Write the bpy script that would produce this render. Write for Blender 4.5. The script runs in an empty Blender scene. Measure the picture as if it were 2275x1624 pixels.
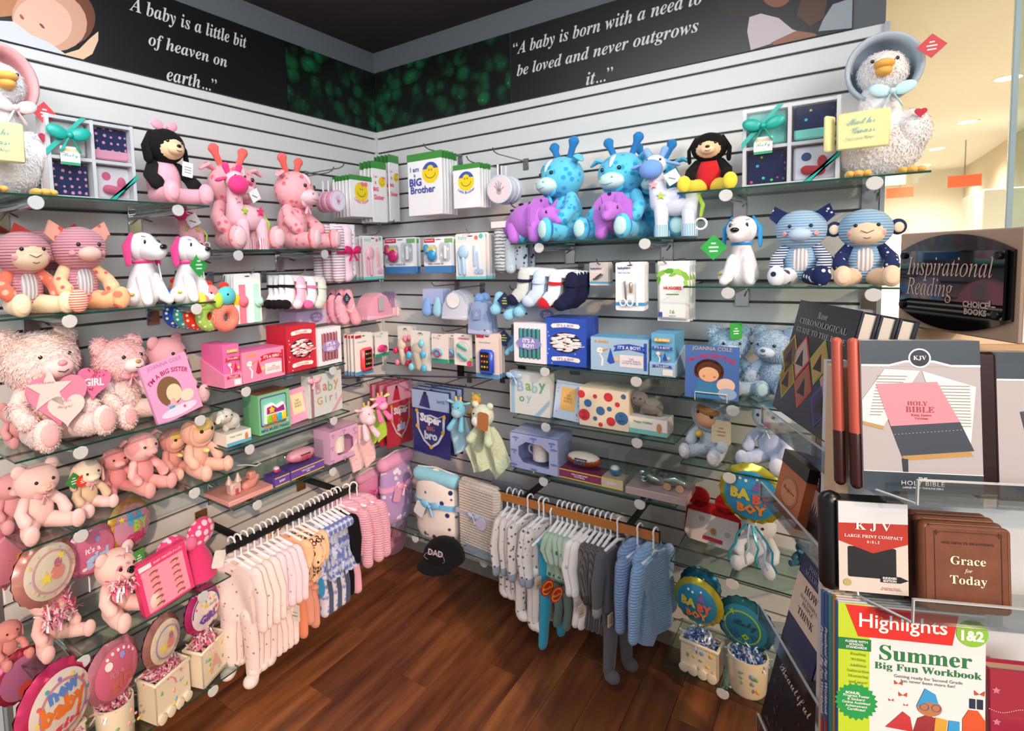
import bpy, bmesh, math, random
from math import sin, cos, pi, radians
from mathutils import Vector, Matrix, Euler
random.seed(7)
S = bpy.context.scene
COL = S.collection
# ------------------------------------------------ camera
F_PX, CX, CY, WPX, HPX = 1222.6, 973.3, 666.6, 2275.0, 1624.0
CAM = Vector((2.0497, -2.2534, 1.5972))
AR = Vector((0.80500, 0.59257, -0.02904)); AF = Vector((-0.59290, 0.80177, -0.07498)); AU = Vector((-0.02115, 0.07757, 0.99676))
cd = bpy.data.cameras.new('camera'); cam = bpy.data.objects.new('camera', cd); COL.objects.link(cam)
cam.matrix_world = Matrix(((AR.x, AU.x, -AF.x, CAM.x), (AR.y, AU.y, -AF.y, CAM.y), (AR.z, AU.z, -AF.z, CAM.z), (0, 0, 0, 1)))
cd.sensor_fit = 'HORIZONTAL'; cd.sensor_width = 36; cd.lens = F_PX / WPX * 36
cd.shift_x = (WPX / 2 - CX) / WPX; cd.shift_y = (CY - HPX / 2) / WPX
cd.clip_start = .02; cd.clip_end = 100
cd.dof.use_dof = True; cd.dof.focus_distance = .95; cd.dof.aperture_fstop = 8.0
S.camera = cam
# ------------------------------------------------ light
S.cycles.transparent_max_bounces = 40
S.view_settings.view_transform = 'Standard'; S.view_settings.look = 'None'
S.view_settings.gamma = 1; S.view_settings.exposure = 0.0; S.view_settings.use_curve_mapping = False
w = bpy.data.worlds.new('daylight'); S.world = w; w.use_nodes = True
bg = w.node_tree.nodes['Background']; bg.inputs[0].default_value = (1.0, .96, .93, 1); bg.inputs[1].default_value = .42
def area(name, loc, target, sx, sy, power, col):
    l = bpy.data.lights.new(name, 'AREA'); l.shape = 'RECTANGLE'; l.size = sx; l.size_y = sy; l.energy = power; l.color = col
    o = bpy.data.objects.new(name, l); COL.objects.link(o); o.location = loc
    o.rotation_euler = (Vector(target) - Vector(loc)).to_track_quat('-Z', 'Y').to_euler(); return o
area('ceiling_light_panel', (1.15, -1.45, 2.68), (.35, -.25, 1.75), 1.7, 1.0, 41, (.95, .98, 1.0))
area('shop_front_daylight', (5.6, -5.2, 3.0), (.2, -.9, 1.25), 3.2, 2.2, 190, (.96, .98, 1.0))
sl = bpy.data.lights.new('low_sun', 'SUN'); sl.energy = 1.9; sl.angle = radians(1.5); sl.color = (1.0, .66, .42)
so = bpy.data.objects.new('low_sun', sl); COL.objects.link(so)
so.rotation_euler = Vector((-.80, .52, -.50)).to_track_quat('-Z', 'Y').to_euler()

# ------------------------------------------------ pixel rays of the photograph -> real positions on real planes
def ray(px, py): return AR * ((px - CX) / F_PX) + AF - AU * ((py - CY) / F_PX)
def hit(px, py, ax, v):
    d = ray(px, py); return CAM + d * ((v - CAM[ax]) / d[ax])
def hplane(px, py, p, n):
    d = ray(px, py); return CAM + d * ((Vector(p) - CAM).dot(n) / d.dot(n))
def UZ(wl, px, py, d):
    if wl == 'L':
        P = hit(px, py, 0, d); return P.y, P.z
    P = hit(px, py, 1, -d); return P.x, P.z
def WP(wl, u, d, z): return Vector((d, u, z)) if wl == 'L' else Vector((u, -d, z))
def RZ(wl): return pi / 2 if wl == 'L' else 0.0
def FR(wl, d, xl, yb, xr, yt, z=None):
    """rectangle on the plane at distance d from a wall: centre u, width, base z, height"""
    u0, z0 = UZ(wl, xl, yb, d); u1, _ = UZ(wl, xr, yb, d)
    um = (xl + xr) / 2
    _, zt = UZ(wl, um, yt, d)
    if z is not None: z0 = z
    else: _, z0 = UZ(wl, um, yb, d)
    return (u0 + u1) / 2, abs(u1 - u0), z0, zt - z0

# ------------------------------------------------ materials
def lin(c): return c / 12.92 if c <= .04045 else ((c + .055) / 1.055) ** 2.4
def hx(h):
    if not isinstance(h, str): return h
    h = h.lstrip('#'); return (lin(int(h[0:2], 16) / 255), lin(int(h[2:4], 16) / 255), lin(int(h[4:6], 16) / 255), 1)
MC = {}
def mk(name):
    m = bpy.data.materials.new(name); m.use_nodes = True
    return m, m.node_tree, m.node_tree.nodes['Principled BSDF']
def plain(h, r=.5, metal=0, coat=0, emit=0, sheen=0):
    k = ('p', h, r, metal, coat, emit, sheen)
    if k in MC: return MC[k]
    m, nt, b = mk('surface_' + str(h).strip('#')); b.inputs['Base Color'].default_value = hx(h); b.inputs['Roughness'].default_value = r
    b.inputs['Metallic'].default_value = metal; b.inputs['Coat Weight'].default_value = coat
    if emit: b.inputs['Emission Color'].default_value = hx(h); b.inputs['Emission Strength'].default_value = emit
    if sheen: b.inputs['Sheen Weight'].default_value = sheen
    MC[k] = m; return m
def tc(nt, sc=None):
    t = nt.nodes.new('ShaderNodeTexCoord'); return t.outputs['Object']
def mixc(nt, fac, a, b):
    n = nt.nodes.new('ShaderNodeMix'); n.data_type = 'RGBA'
    nt.links.new(fac, n.inputs[0])
    for i, v in ((6, a), (7, b)):
        if isinstance(v, (tuple, list)): n.inputs[i].default_value = v
        else: nt.links.new(v, n.inputs[i])
    return n.outputs[2]
def ramp(nt, fac, lo, hi):
    n = nt.nodes.new('ShaderNodeMapRange'); nt.links.new(fac, n.inputs[0]); n.inputs[1].default_value = lo; n.inputs[2].default_value = hi; return n.outputs[0]
def noise(nt, vec, sc, det=2):
    n = nt.nodes.new('ShaderNodeTexNoise'); n.inputs['Scale'].default_value = sc; n.inputs['Detail'].default_value = det
    nt.links.new(vec, n.inputs['Vector']); return n.outputs[0]
def bump(nt, b, h, st, dist=.002):
    n = nt.nodes.new('ShaderNodeBump'); n.inputs['Strength'].default_value = st; n.inputs['Distance'].default_value = dist
    nt.links.new(h, n.inputs['Height']); nt.links.new(n.outputs[0], b.inputs['Normal'])
def vor(nt, vec, sc, rnd=1.0):
    n = nt.nodes.new('ShaderNodeTexVoronoi'); n.inputs['Scale'].default_value = sc; n.inputs['Randomness'].default_value = rnd
    nt.links.new(vec, n.inputs['Vector']); return n
def fab(h, kind='plush', h2=None, sc=60, th=.28):
    """cloth and plush: plain pile, or dots / spots / stripes / plaid / print in a second colour"""
    k = ('f', h, kind, h2, sc, th)
    if k in MC: return MC[k]
    m, nt, b = mk('cloth_' + kind); c = hx(h); v = tc(nt); b.inputs['Roughness'].default_value = .92
    b.inputs['Sheen Weight'].default_value = .25 if sum(c[:3]) > .3 else .03; b.inputs['Specular IOR Level'].default_value = .2
    base = c
    if kind in ('dots', 'spots', 'leopard'):
        vv = vor(nt, v, sc, .35 if kind == 'dots' else .9)
        vv.inputs['Scale'].default_value = sc
        if kind == 'leopard':
            a = ramp(nt, vv.outputs[0], th + .04, th); a2 = ramp(nt, vv.outputs[0], th * .55, th * .62)
            mu = nt.nodes.new('ShaderNodeMath'); mu.operation = 'MULTIPLY'; nt.links.new(a, mu.inputs[0]); nt.links.new(a2, mu.inputs[1]); f = mu.outputs[0]
        else: f = ramp(nt, vv.outputs[0], th + .03, th - .03)
        base = mixc(nt, f, c, hx(h2))
    elif kind in ('confetti',):
        vv = vor(nt, v, sc, .8); f = ramp(nt, vv.outputs[0], th + .03, th - .03)
        hs = nt.nodes.new('ShaderNodeHueSaturation'); hs.inputs['Color'].default_value = hx(h2); hs.inputs['Saturation'].default_value = 1.0
        sep = nt.nodes.new('ShaderNodeSeparateColor'); nt.links.new(vv.outputs['Color'], sep.inputs[0]); nt.links.new(sep.outputs[0], hs.inputs['Hue'])
        base = mixc(nt, f, c, hs.outputs[0])
    elif kind in ('hstripe', 'vstripe', 'plaid', 'chevron'):
        wv = nt.nodes.new('ShaderNodeTexWave'); wv.inputs['Scale'].default_value = sc; wv.bands_direction = 'Z' if kind != 'vstripe' else 'X'
        if kind == 'chevron': wv.inputs['Distortion'].default_value = 2.5; wv.inputs['Detail Scale'].default_value = 3
        nt.links.new(v, wv.inputs[0]); f = ramp(nt, wv.outputs[1], .5 + th - .06, .5 + th + .06); base = mixc(nt, f, c, hx(h2))
        if kind == 'plaid':
            w2 = nt.nodes.new('ShaderNodeTexWave'); w2.inputs['Scale'].default_value = sc; w2.bands_direction = 'X'; nt.links.new(v, w2.inputs[0])
            f2 = ramp(nt, w2.outputs[1], .5 + th - .06, .5 + th + .06)
            mm = nt.nodes.new('ShaderNodeMath'); mm.operation = 'MULTIPLY'; nt.links.new(f2, mm.inputs[0]); mm.inputs[1].default_value = .6
            base = mixc(nt, mm.outputs[0], base, hx(h2))
    elif kind == 'cord':
        wv = nt.nodes.new('ShaderNodeTexWave'); wv.inputs['Scale'].default_value = sc; wv.bands_direction = 'Z' if th > 0 else 'X'; nt.links.new(v, wv.inputs[0])
        base = mixc(nt, ramp(nt, wv.outputs[1], 0, .55), hx(h2), c); bump(nt, b, wv.outputs[1], .7, .004)
    elif kind == 'knit':
        wv = nt.nodes.new('ShaderNodeTexWave'); wv.inputs['Scale'].default_value = sc; wv.bands_direction = 'Z'; wv.inputs['Distortion'].default_value = 3; wv.inputs['Detail Scale'].default_value = 4
        nt.links.new(v, wv.inputs[0]); base = mixc(nt, wv.outputs[1], hx(h2), c); bump(nt, b, wv.outputs[1], .7, .004)
    elif kind == 'floral':
        n1 = noise(nt, v, sc, 3); base = mixc(nt, ramp(nt, n1, .48, .56), c, hx(h2))
    elif kind == 'fur':
        n1 = noise(nt, v, 90, 4); base = mixc(nt, n1, tuple(x * .80 for x in c[:3]) + (1,), tuple(min(1, x * 1.12) for x in c[:3]) + (1,)); bump(nt, b, n1, .9, .006)
    if kind not in ('cord', 'knit', 'fur'): bump(nt, b, noise(nt, v, 420, 2), .35, .0015)
    if not isinstance(base, tuple): nt.links.new(base, b.inputs['Base Color'])
    else: b.inputs['Base Color'].default_value = base
    MC[k] = m; return m
def clear(h='eef6f4', rough=.05, gloss=.9, name='clear_plastic'):
    k = ('c', h, rough, gloss)
    if k in MC: return MC[k]
    m = bpy.data.materials.new(name); m.use_nodes = True; nt = m.node_tree; nt.nodes.clear()
    o = nt.nodes.new('ShaderNodeOutputMaterial'); t = nt.nodes.new('ShaderNodeBsdfTransparent'); t.inputs[0].default_value = hx(h)
    g = nt.nodes.new('ShaderNodeBsdfGlossy'); g.inputs['Roughness'].default_value = rough
    f = nt.nodes.new('ShaderNodeLayerWeight'); f.inputs[0].default_value = .5
    pw = nt.nodes.new('ShaderNodeMath'); pw.operation = 'POWER'; nt.links.new(f.outputs['Facing'], pw.inputs[0]); pw.inputs[1].default_value = 4
    mu = nt.nodes.new('ShaderNodeMath'); mu.operation = 'MULTIPLY_ADD'; nt.links.new(pw.outputs[0], mu.inputs[0]); mu.inputs[1].default_value = gloss * .8; mu.inputs[2].default_value = .035
    mx = nt.nodes.new('ShaderNodeMixShader'); nt.links.new(mu.outputs[0], mx.inputs[0]); nt.links.new(t.outputs[0], mx.inputs[1]); nt.links.new(g.outputs[0], mx.inputs[2])
    nt.links.new(mx.outputs[0], o.inputs[0]); MC[k] = m; return m
CHROME = plain('c9cdd0', .12, 1); STEEL = plain('8d9295', .3, 1); BLACK = plain('0c0c0e', .45); WHITE = plain('f4f3f0', .5)
GLASS = clear('eaf5f1', .02, .8, 'shelf_glass'); GEDGE = plain('0e4238', .12, 0, .5); BAG = clear('f2f5f6', .12, .55)
ACRYL = clear('e6eaec', .04, 1.0, 'acrylic')
EYE = plain('07070a', .12, 0, .6)

# ------------------------------------------------ mesh building
class MB:
    def __init__(s): s.v = []; s.f = []; s.mi = []; s.ms = []
    def m(s, mat):
        if mat not in s.ms: s.ms.append(mat)
        s.c = s.ms.index(mat); return s
    def add(s, vs, fs):
        n = len(s.v); s.v += [tuple(x) for x in vs]; c = getattr(s, 'c', 0)
        for f in fs: s.f.append([i + n for i in f]); s.mi.append(c)
        return s
    def box(s, c, d, rot=None, bv=0):
        x, y, z = d[0] / 2, d[1] / 2, d[2] / 2
        if bv:
            b = min(bv, x * .9, y * .9, z * .9); vs = []
            for sx in (-1, 1):
                for sy in (-1, 1):
                    for sz in (-1, 1): vs += [(sx * (x - b), sy * (y - b), sz * z), (sx * (x - b), sy * y, sz * (z - b)), (sx * x, sy * (y - b), sz * (z - b))]
            bm = bmesh.new(); bvts = [bm.verts.new(q) for q in vs]; bmesh.ops.convex_hull(bm, input=bvts)
            bmesh.ops.dissolve_limit(bm, angle_limit=.02, verts=bm.verts[:], edges=bm.edges[:])
            bm.verts.index_update(); vs = [v.co.copy() for v in bm.verts]; fs = [[v.index for v in f.verts] for f in bm.faces]; bm.free()
        else:
            vs = [Vector((a * x, b_ * y, e * z)) for a in (-1, 1) for b_ in (-1, 1) for e in (-1, 1)]
            fs = [[0, 1, 3, 2], [4, 6, 7, 5], [0, 4, 5, 1], [2, 3, 7, 6], [0, 2, 6, 4], [1, 5, 7, 3]]
        M = Euler(rot).to_matrix() if rot else None
        return s.add([(M @ Vector(q) if M else Vector(q)) + Vector(c) for q in vs], fs)
    def ell(s, c, r, rot=None, n=20, k=12, jit=0):
        if not hasattr(r, '__len__'): r = (r, r, r)
        vs = [Vector((0, 0, r[2]))]
        for i in range(1, k):
            a = pi * i / k
            for j in range(n):
                t = 2 * pi * j / n; q = 1 + (random.uniform(-jit, jit) if jit else 0); vs.append(Vector((r[0] * sin(a) * cos(t) * q, r[1] * sin(a) * sin(t) * q, r[2] * cos(a) * q)))
        vs.append(Vector((0, 0, -r[2]))); fs = [[0, 1 + j, 1 + (j + 1) % n] for j in range(n)]
        for i in range(k - 2):
            for j in range(n): a = 1 + i * n; fs.append([a + j, a + n + j, a + n + (j + 1) % n, a + (j + 1) % n])
        a = 1 + (k - 2) * n; e = len(vs) - 1; fs += [[a + (j + 1) % n, a + j, e] for j in range(n)]
        M = Euler(rot).to_matrix() if rot else None
        return s.add([(M @ q if M else q) + Vector(c) for q in vs], fs)
    def limb(s, pts, rs, n=12, flat=1.0):
        """tapered tube through pts with rounded ends"""
        pts = [Vector(p) for p in pts]; 
        if not hasattr(rs, '__len__'): rs = [rs] * len(pts)
        P = []; 
        d0 = (pts[1] - pts[0]).normalized(); d1 = (pts[-1] - pts[-2]).normalized()
        for a in (.05, .45, .8): P.append((pts[0] - d0 * rs[0] * cos(a * pi / 2), rs[0] * sin(a * pi / 2)))
        for p, r in zip(pts, rs): P.append((p, r))
        for a in (.8, .45, .05): P.append((pts[-1] + d1 * rs[-1] * cos(a * pi / 2), rs[-1] * sin(a * pi / 2)))
        return s.rings(P, n, flat)
    def tube(s, pts, r, n=8):
        P = [(Vector(p), r if not hasattr(r, '__len__') else r[i]) for i, p in enumerate(pts)]; return s.rings(P, n)
    def rings(s, P, n, flat=1.0):
        vs = []; fs = []; up = None
        for i, (p, r) in enumerate(P):
            a = P[max(0, i - 1)][0]; b = P[min(len(P) - 1, i + 1)][0]; d = (b - a)
            d = d.normalized() if d.length > 1e-9 else Vector((0, 0, 1))
            if up is None: up = Vector((0, 0, 1)) if abs(d.z) < .9 else Vector((0, 1, 0))
            x = up.cross(d); x = x.normalized() if x.length > 1e-6 else Vector((1, 0, 0)); y = d.cross(x); up = y
            for j in range(n): t = 2 * pi * j / n; vs.append(p + x * (r * cos(t)) + y * (r * sin(t) * flat))
        for i in range(len(P) - 1):
            for j in range(n): a = i * n; fs.append([a + j, a + (j + 1) % n, a + n + (j + 1) % n, a + n + j])
        fs.append(list(range(n))[::-1]); fs.append([len(vs) - n + j for j in range(n)])
        return s.add(vs, fs)
    def lathe(s, prof, c=(0, 0, 0), n=28, ax='z', rot=None):
        vs = []; fs = []
        for r, h in prof:
            for j in range(n):
                t = 2 * pi * j / n; q = (r * cos(t), r * sin(t), h) if ax == 'z' else (r * cos(t), h, r * sin(t)); vs.append(Vector(q))
        for i in range(len(prof) - 1):
            for j in range(n): a = i * n; fs.append([a + j, a + (j + 1) % n, a + n + (j + 1) % n, a + n + j])
        fs.append(list(range(n))[::-1]); fs.append([len(vs) - n + j for j in range(n)])
        M = Euler(rot).to_matrix() if rot else None
        return s.add([(M @ q if M else q) + Vector(c) for q in vs], fs)
    def prism(s, out, y0, y1, c=(0, 0, 0), cuts=0, wav=None):
        """outline in x,z extruded from y0 to y1"""
        n = len(out); vs = [(x, y0, z) for x, z in out] + [(x, y1, z) for x, z in out]
        fs = [list(range(n)), list(range(2 * n - 1, n - 1, -1))] + [[i, n + i, n + (i + 1) % n, (i + 1) % n] for i in range(n)]
        if cuts or wav:
            bm = bmesh.new(); bv = [bm.verts.new(q) for q in vs]
            for f in fs: bm.faces.new([bv[i] for i in f])
            bmesh.ops.triangulate(bm, faces=[f for f in bm.faces if len(f.verts) > 4])
            zs = [q[1] for q in out]; xs = [q[0] for q in out]
            for i in range(1, cuts):
                z = min(zs) + (max(zs) - min(zs)) * i / cuts
                bmesh.ops.bisect_plane(bm, geom=bm.verts[:] + bm.edges[:] + bm.faces[:], plane_co=(0, 0, z), plane_no=(0, 0, 1))
            for i in range(1, cuts):
                x = min(xs) + (max(xs) - min(xs)) * i / cuts
                bmesh.ops.bisect_plane(bm, geom=bm.verts[:] + bm.edges[:] + bm.faces[:], plane_co=(x, 0, 0), plane_no=(1, 0, 0))
            if wav:
                for v in bm.verts: v.co = wav(v.co)
            bm.verts.index_update(); vs = [v.co.copy() for v in bm.verts]; fs = [[v.index for v in f.verts] for f in bm.faces]; bm.free()
        return s.add([Vector(q) + Vector(c) for q in vs], fs)
    def fuzz(s, c, r, n, L, rot=None):
        """pile standing off an ellipsoid: small curved hairs"""
        if not hasattr(r, '__len__'): r = (r, r, r)
        vs = []; fs = []; M = Euler(rot).to_matrix() if rot else None
        for i in range(n):
            z = random.uniform(-1, 1); t = random.uniform(0, 2 * pi); q = math.sqrt(1 - z * z)
            nn = Vector((q * cos(t), q * sin(t), z)); p = Vector((nn.x * r[0], nn.y * r[1], nn.z * r[2]))
            nd = Vector((nn.x / r[0], nn.y / r[1], nn.z / r[2])).normalized()
            sd = nd.cross(Vector((random.uniform(-1, 1), random.uniform(-1, 1), random.uniform(-1, 1)))).normalized()
            l = L * random.uniform(.6, 1.3); wd = l * .22; dn = Vector((0, 0, -1)); td = (dn - nd * dn.dot(nd)) + sd * .8; td.normalize()
            tip = p + nd * l * .45 + td * l * .9; s2 = nd.cross(td) * wd; p = p + nd * .0008
            a = [p - s2, p + s2, tip]
            if M: a = [M @ x for x in a]
            k = len(vs); vs += [x + Vector(c) for x in a]; fs.append([k, k + 1, k + 2])
        return s.add(vs, fs)
    def mesh(s, name, smooth=True):
        me = bpy.data.meshes.new(name); me.from_pydata([tuple(v) for v in s.v], [], s.f)
        for m in s.ms: me.materials.append(m)
        if s.ms: me.polygons.foreach_set('material_index', s.mi)
        if smooth:
            me.polygons.foreach_set('use_smooth', [True] * len(s.f))
            try: me.set_sharp_from_angle(angle=radians(38))
            except Exception: pass
        me.update(); return me

# ------------------------------------------------ things and parts
def T(name, label, cat, loc=(0, 0, 0), rot=(0, 0, 0), group=None, scale=1):
    o = bpy.data.objects.new(name, None); COL.objects.link(o); o.empty_display_size = .02; o.location = loc
    o.rotation_euler = rot if hasattr(rot, '__len__') else (0, 0, rot); o.scale = (scale,) * 3
    o['label'] = label; o['category'] = cat
    if group: o['group'] = group
    return o
def P(name, mb, mat, parent, loc=None, rot=None, label=None, smooth=True, kind=None):
    if isinstance(mb, MB):
        if mat is not None: mb.ms = [mat]; mb.mi = [0] * len(mb.f)
        me = mb.mesh(name, smooth)
    else: me = mb
    o = bpy.data.objects.new(name, me); COL.objects.link(o); o.parent = parent
    if loc is not None: o.location = loc
    if rot is not None: o.rotation_euler = rot
    if label: o['label'] = label
    if kind: o['kind'] = kind
    return o
def TH(name, mb, mat, label, cat, loc=(0, 0, 0), rot=(0, 0, 0), group=None, smooth=True, kind=None):
    o = P(name, mb, mat, None, loc, rot if hasattr(rot, '__len__') else (0, 0, rot), smooth=smooth)
    if kind: o['kind'] = kind
    else: o['label'] = label; o['category'] = cat
    if group: o['group'] = group
    return o
def ST(name, mb, mat, smooth=False):
    o = P(name, mb, mat, None, smooth=smooth); o['kind'] = 'structure'; return o
def dup(o, loc, rot=None, label=None, group=None):
    def cp(a, par):
        c = a.copy(); COL.objects.link(c); c.parent = par
        for ch in a.children: cp(ch, c)
        return c
    r = cp(o, None); r.location = loc
    if rot is not None: r.rotation_euler = rot if hasattr(rot, '__len__') else (0, 0, rot)
    if label: r['label'] = label
    if group: r['group'] = group
    return r
# lettering: flat print standing a hair proud of its surface
def uni(t, st):
    if not st: return t
    up, lo, dg = {'b': (0x1D400, 0x1D41A, 0x1D7CE), 'i': (0x1D434, 0x1D44E, None), 'bi': (0x1D468, 0x1D482, 0x1D7CE), 's': (0x1D4D0, 0x1D4EA, 0x1D7CE)}[st]
    r = ''
    for ch in t:
        if 'A' <= ch <= 'Z': r += chr(up + ord(ch) - 65)
        elif 'a' <= ch <= 'z': r += '\u210e' if (st == 'i' and ch == 'h') else chr(lo + ord(ch) - 97)
        elif ch.isdigit() and dg: r += chr(dg + int(ch))
        else: r += ch
    return r
TCACHE = {}
def txt_mesh(s, size, st='', bold=0.0, shear=0, sp=1.0, res=2):
    k = (s, st, bold, shear, sp, res)
    if k not in TCACHE:
        c = bpy.data.curves.new('t', 'FONT'); c.body = uni(s, st); c.size = 1; c.align_x = 'CENTER'; c.align_y = 'CENTER'; c.offset = bold; c.shear = shear
        c.space_character = sp; c.resolution_u = res; c.space_line = .95
        o = bpy.data.objects.new('t', c); me = bpy.data.meshes.new_from_object(o); bpy.data.objects.remove(o); bpy.data.curves.remove(c)
        TCACHE[k] = ([tuple(v.co) for v in me.vertices], [tuple(p.vertices) for p in me.polygons]); bpy.data.meshes.remove(me)
    return TCACHE[k]
def tx(mb, s, x, z, y, size=None, w=None, h=None, st='', bold=0.0, shear=0, sp=1.0, arc=0, mat=None, rot=0, res=2):
    """append lettering to a mesh, facing -y, centred on x,z"""
    if mat is not None: mb.m(mat)
    vs, fs = txt_mesh(s, 1, st, bold, shear, sp, res)
    if not vs: return mb
    xs = [v[0] for v in vs]; ys = [v[1] for v in vs]; W0 = max(xs) - min(xs); mx = (max(xs) + min(xs)) / 2; my = (max(ys) + min(ys)) / 2
    if w: sc = w / W0
    else: sc = size
    sz = sc if not h else h / (max(ys) - min(ys)); out = []
    for v in vs:
        a = (v[0] - mx) * sc; b = (v[1] - my) * sz
        if arc:
            th = a / arc; a, b = (arc + b) * sin(th), (arc + b) * cos(th) - arc
        if rot: a, b = a * cos(rot) - b * sin(rot), a * sin(rot) + b * cos(rot)
        out.append((x + a, y, z + b))
    return mb.add(out, fs)
def disc(mb, x, z, y, r, mat, n=20, rz=None):
    rz = rz or r; mb.m(mat); return mb.add([(x + r * cos(2 * pi * i / n), y, z + rz * sin(2 * pi * i / n)) for i in range(n)], [list(range(n))])
def rect(mb, x0, z0, x1, z1, y, mat): mb.m(mat); return mb.add([(x0, y, z0), (x1, y, z0), (x1, y, z1), (x0, y, z1)], [[0, 1, 2, 3]])
def poly(mb, pts, y, mat): mb.m(mat); return mb.add([(a, y, b) for a, b in pts], [list(range(len(pts)))])
def star(x, z, r, n=5, q=.42, a0=pi / 2): return [(x + (r if i % 2 == 0 else r * q) * cos(a0 + pi * i / n), z + (r if i % 2 == 0 else r * q) * sin(a0 + pi * i / n)) for i in range(2 * n)]
def rrect(w, h, r, n=5, x=0, z=0):
    o = []
    for cx, cz, a in ((w / 2 - r, h / 2 - r, 0), (-w / 2 + r, h / 2 - r, pi / 2), (-w / 2 + r, -h / 2 + r, pi), (w / 2 - r, -h / 2 + r, 3 * pi / 2)):
        for i in range(n): t = a + pi / 2 * i / (n - 1); o.append((x + cx + r * cos(t), z + cz + r * sin(t)))
    return o
def oval(w, h, n=24, x=0, z=0): return [(x + w / 2 * cos(2 * pi * i / n), z + h / 2 * sin(2 * pi * i / n)) for i in range(n)]
def heart(w, x=0, z=0, n=28):
    o = []
    for i in range(n): t = 2 * pi * i / n; o.append((x + w * .5 * sin(t) ** 3, z + w * .031 * (13 * cos(t) - 5 * cos(2 * t) - 2 * cos(3 * t) - cos(4 * t))))
    return o[::-1]

# ------------------------------------------------ the setting
SP = .0762; G0 = 29.5 * SP; LY, RX, CH = -1.775, 2.137, 2.699
slatm, nt, b = mk('slat_laminate'); b.inputs['Base Color'].default_value = hx('d2d3d2'); b.inputs['Roughness'].default_value = .38
bump(nt, b, noise(nt, tc(nt), 30, 2), .05)
groove = plain('5d6062', .35, .85); grey = plain('565b60', .7)
for nm, wl, L in (('wall_left', 'L', -LY), ('wall_right', 'R', RX)):
    mb = MB()
    if wl == 'L': mb.box((-.04, -L / 2, CH / 2), (.05, L, CH))
    else: mb.box((L / 2, .04, CH / 2), (L, .05, CH))
    wo = ST(nm, mb, groove)
    mb = MB()   # painted wall above the slats
    if wl == 'L': mb.box((-.007, -L / 2, (2.285 + CH) / 2), (.014, L, CH - 2.285))
    else: mb.box((L / 2, .007, (2.285 + CH) / 2), (L, .014, CH - 2.285))
    P('upper_wall', mb, grey, wo, smooth=False)
    me = None
    for k in range(0, 31):
        top = G0 - (k - 1) * SP - .0045; bot = G0 - k * SP + .0045
        if k == 0: top = 2.285
        if k == 30: bot = .0
        if k == 29: pass
        if k == 30: top = G0 - 29 * SP - .0045
        h = top - bot
        if k in (0, 30) or me is None:
            mb = MB().box((0, 0, 0), (.0145, L, h), bv=.0015) if wl == 'L' else MB().box((0, 0, 0), (L, .0145, h), bv=.0015)
            mm = mb; o = P('slat', mb, slatm, wo, smooth=False)
            if k not in (0, 30): me = o.data
        else: o = P('slat', me, None, wo)
        o.location = (-.0072, -L / 2, (top + bot) / 2) if wl == 'L' else (L / 2, .0072, (top + bot) / 2)
mb = MB().box((-.012, LY + .002, 1.143), (.032, .014, 2.285)); ST('trim_left', mb, plain('aab0b4', .3, .8))
mb = MB().box((RX + .004, .008, 1.143), (.012, .045, 2.285)); ST('trim_right', mb, plain('b9c0c4', .3, .7))
mb = MB().box((.004, -.004, 1.14), (.008, .008, 2.285)); ST('trim_corner', mb, plain('c5c8c9', .4))
mb = MB().box((.003, LY / 2, .03), (.007, -LY, .06)); ST('baseboard_left', mb, plain('7b8087', .4))
mb = MB().box((RX / 2, -.003, .03), (RX, .007, .06)); ST('baseboard_right', mb, plain('8b8680', .4))
# ceiling over the shop, and the corridor beyond the end of the right wall
ST('ceiling', MB().box((RX / 2 - .05, -1.5, CH + .03), (RX + .1, 3.1, .06)), plain('2a2522', .8))
cream = plain('e6e2d6', .85)
ST('ceiling_corridor', MB().box((3.2, 5.5, 3.03), (2.5, 13, .06)), cream)
cw = ST('wall_corridor_right', MB().box((3.86, 5.5, 1.5), (.1, 13, 3.0)), plain('c9bea8', .8))
ST('wall_corridor_left', MB().box((2.085, 6.1, 1.5), (.1, 12, 3.0)), cream)
ST('wall_corridor_end', MB().box((3.0, 12, 1.5), (1.9, .1, 3.0)), cream)
ST('floor_corridor', MB().box((3.9, 4.0, -.03), (3.5, 16, .05)), plain('c8bda8', .5))
# floor: laminate planks
pm, nt, b = mk('floor_laminate'); v = tc(nt); mp = nt.nodes.new('ShaderNodeMapping'); nt.links.new(v, mp.inputs[0]); mp.inputs['Scale'].default_value = (9, .9, 1)
oi = nt.nodes.new('ShaderNodeObjectInfo'); av = nt.nodes.new('ShaderNodeVectorMath'); av.operation = 'ADD'; nt.links.new(mp.outputs[0], av.inputs[0]); 
cb = nt.nodes.new('ShaderNodeCombineXYZ'); mu = nt.nodes.new('ShaderNodeMath'); mu.operation = 'MULTIPLY'; mu.inputs[1].default_value = 60; nt.links.new(oi.outputs['Random'], mu.inputs[0])
nt.links.new(mu.outputs[0], cb.inputs[0]); nt.links.new(mu.outputs[0], cb.inputs[1]); nt.links.new(cb.outputs[0], av.inputs[1])
n1 = noise(nt, av.outputs[0], 2.2, 6); c1 = mixc(nt, ramp(nt, n1, .32, .66), hx('4c2614'), hx('a86536'))
c2 = mixc(nt, ramp(nt, oi.outputs['Random'], -.4, 1.6), c1, hx('4b2412')); nt.links.new(c2, b.inputs['Base Color']); b.inputs['Roughness'].default_value = .42; bump(nt, b, n1, .15)
fl = ST('floor', MB().box((1.6, -2.0, -.02), (3.6, 4.4, .03)), plain('1d100a', .8))
pme = None; PWD, PLN = .128, .92
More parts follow.
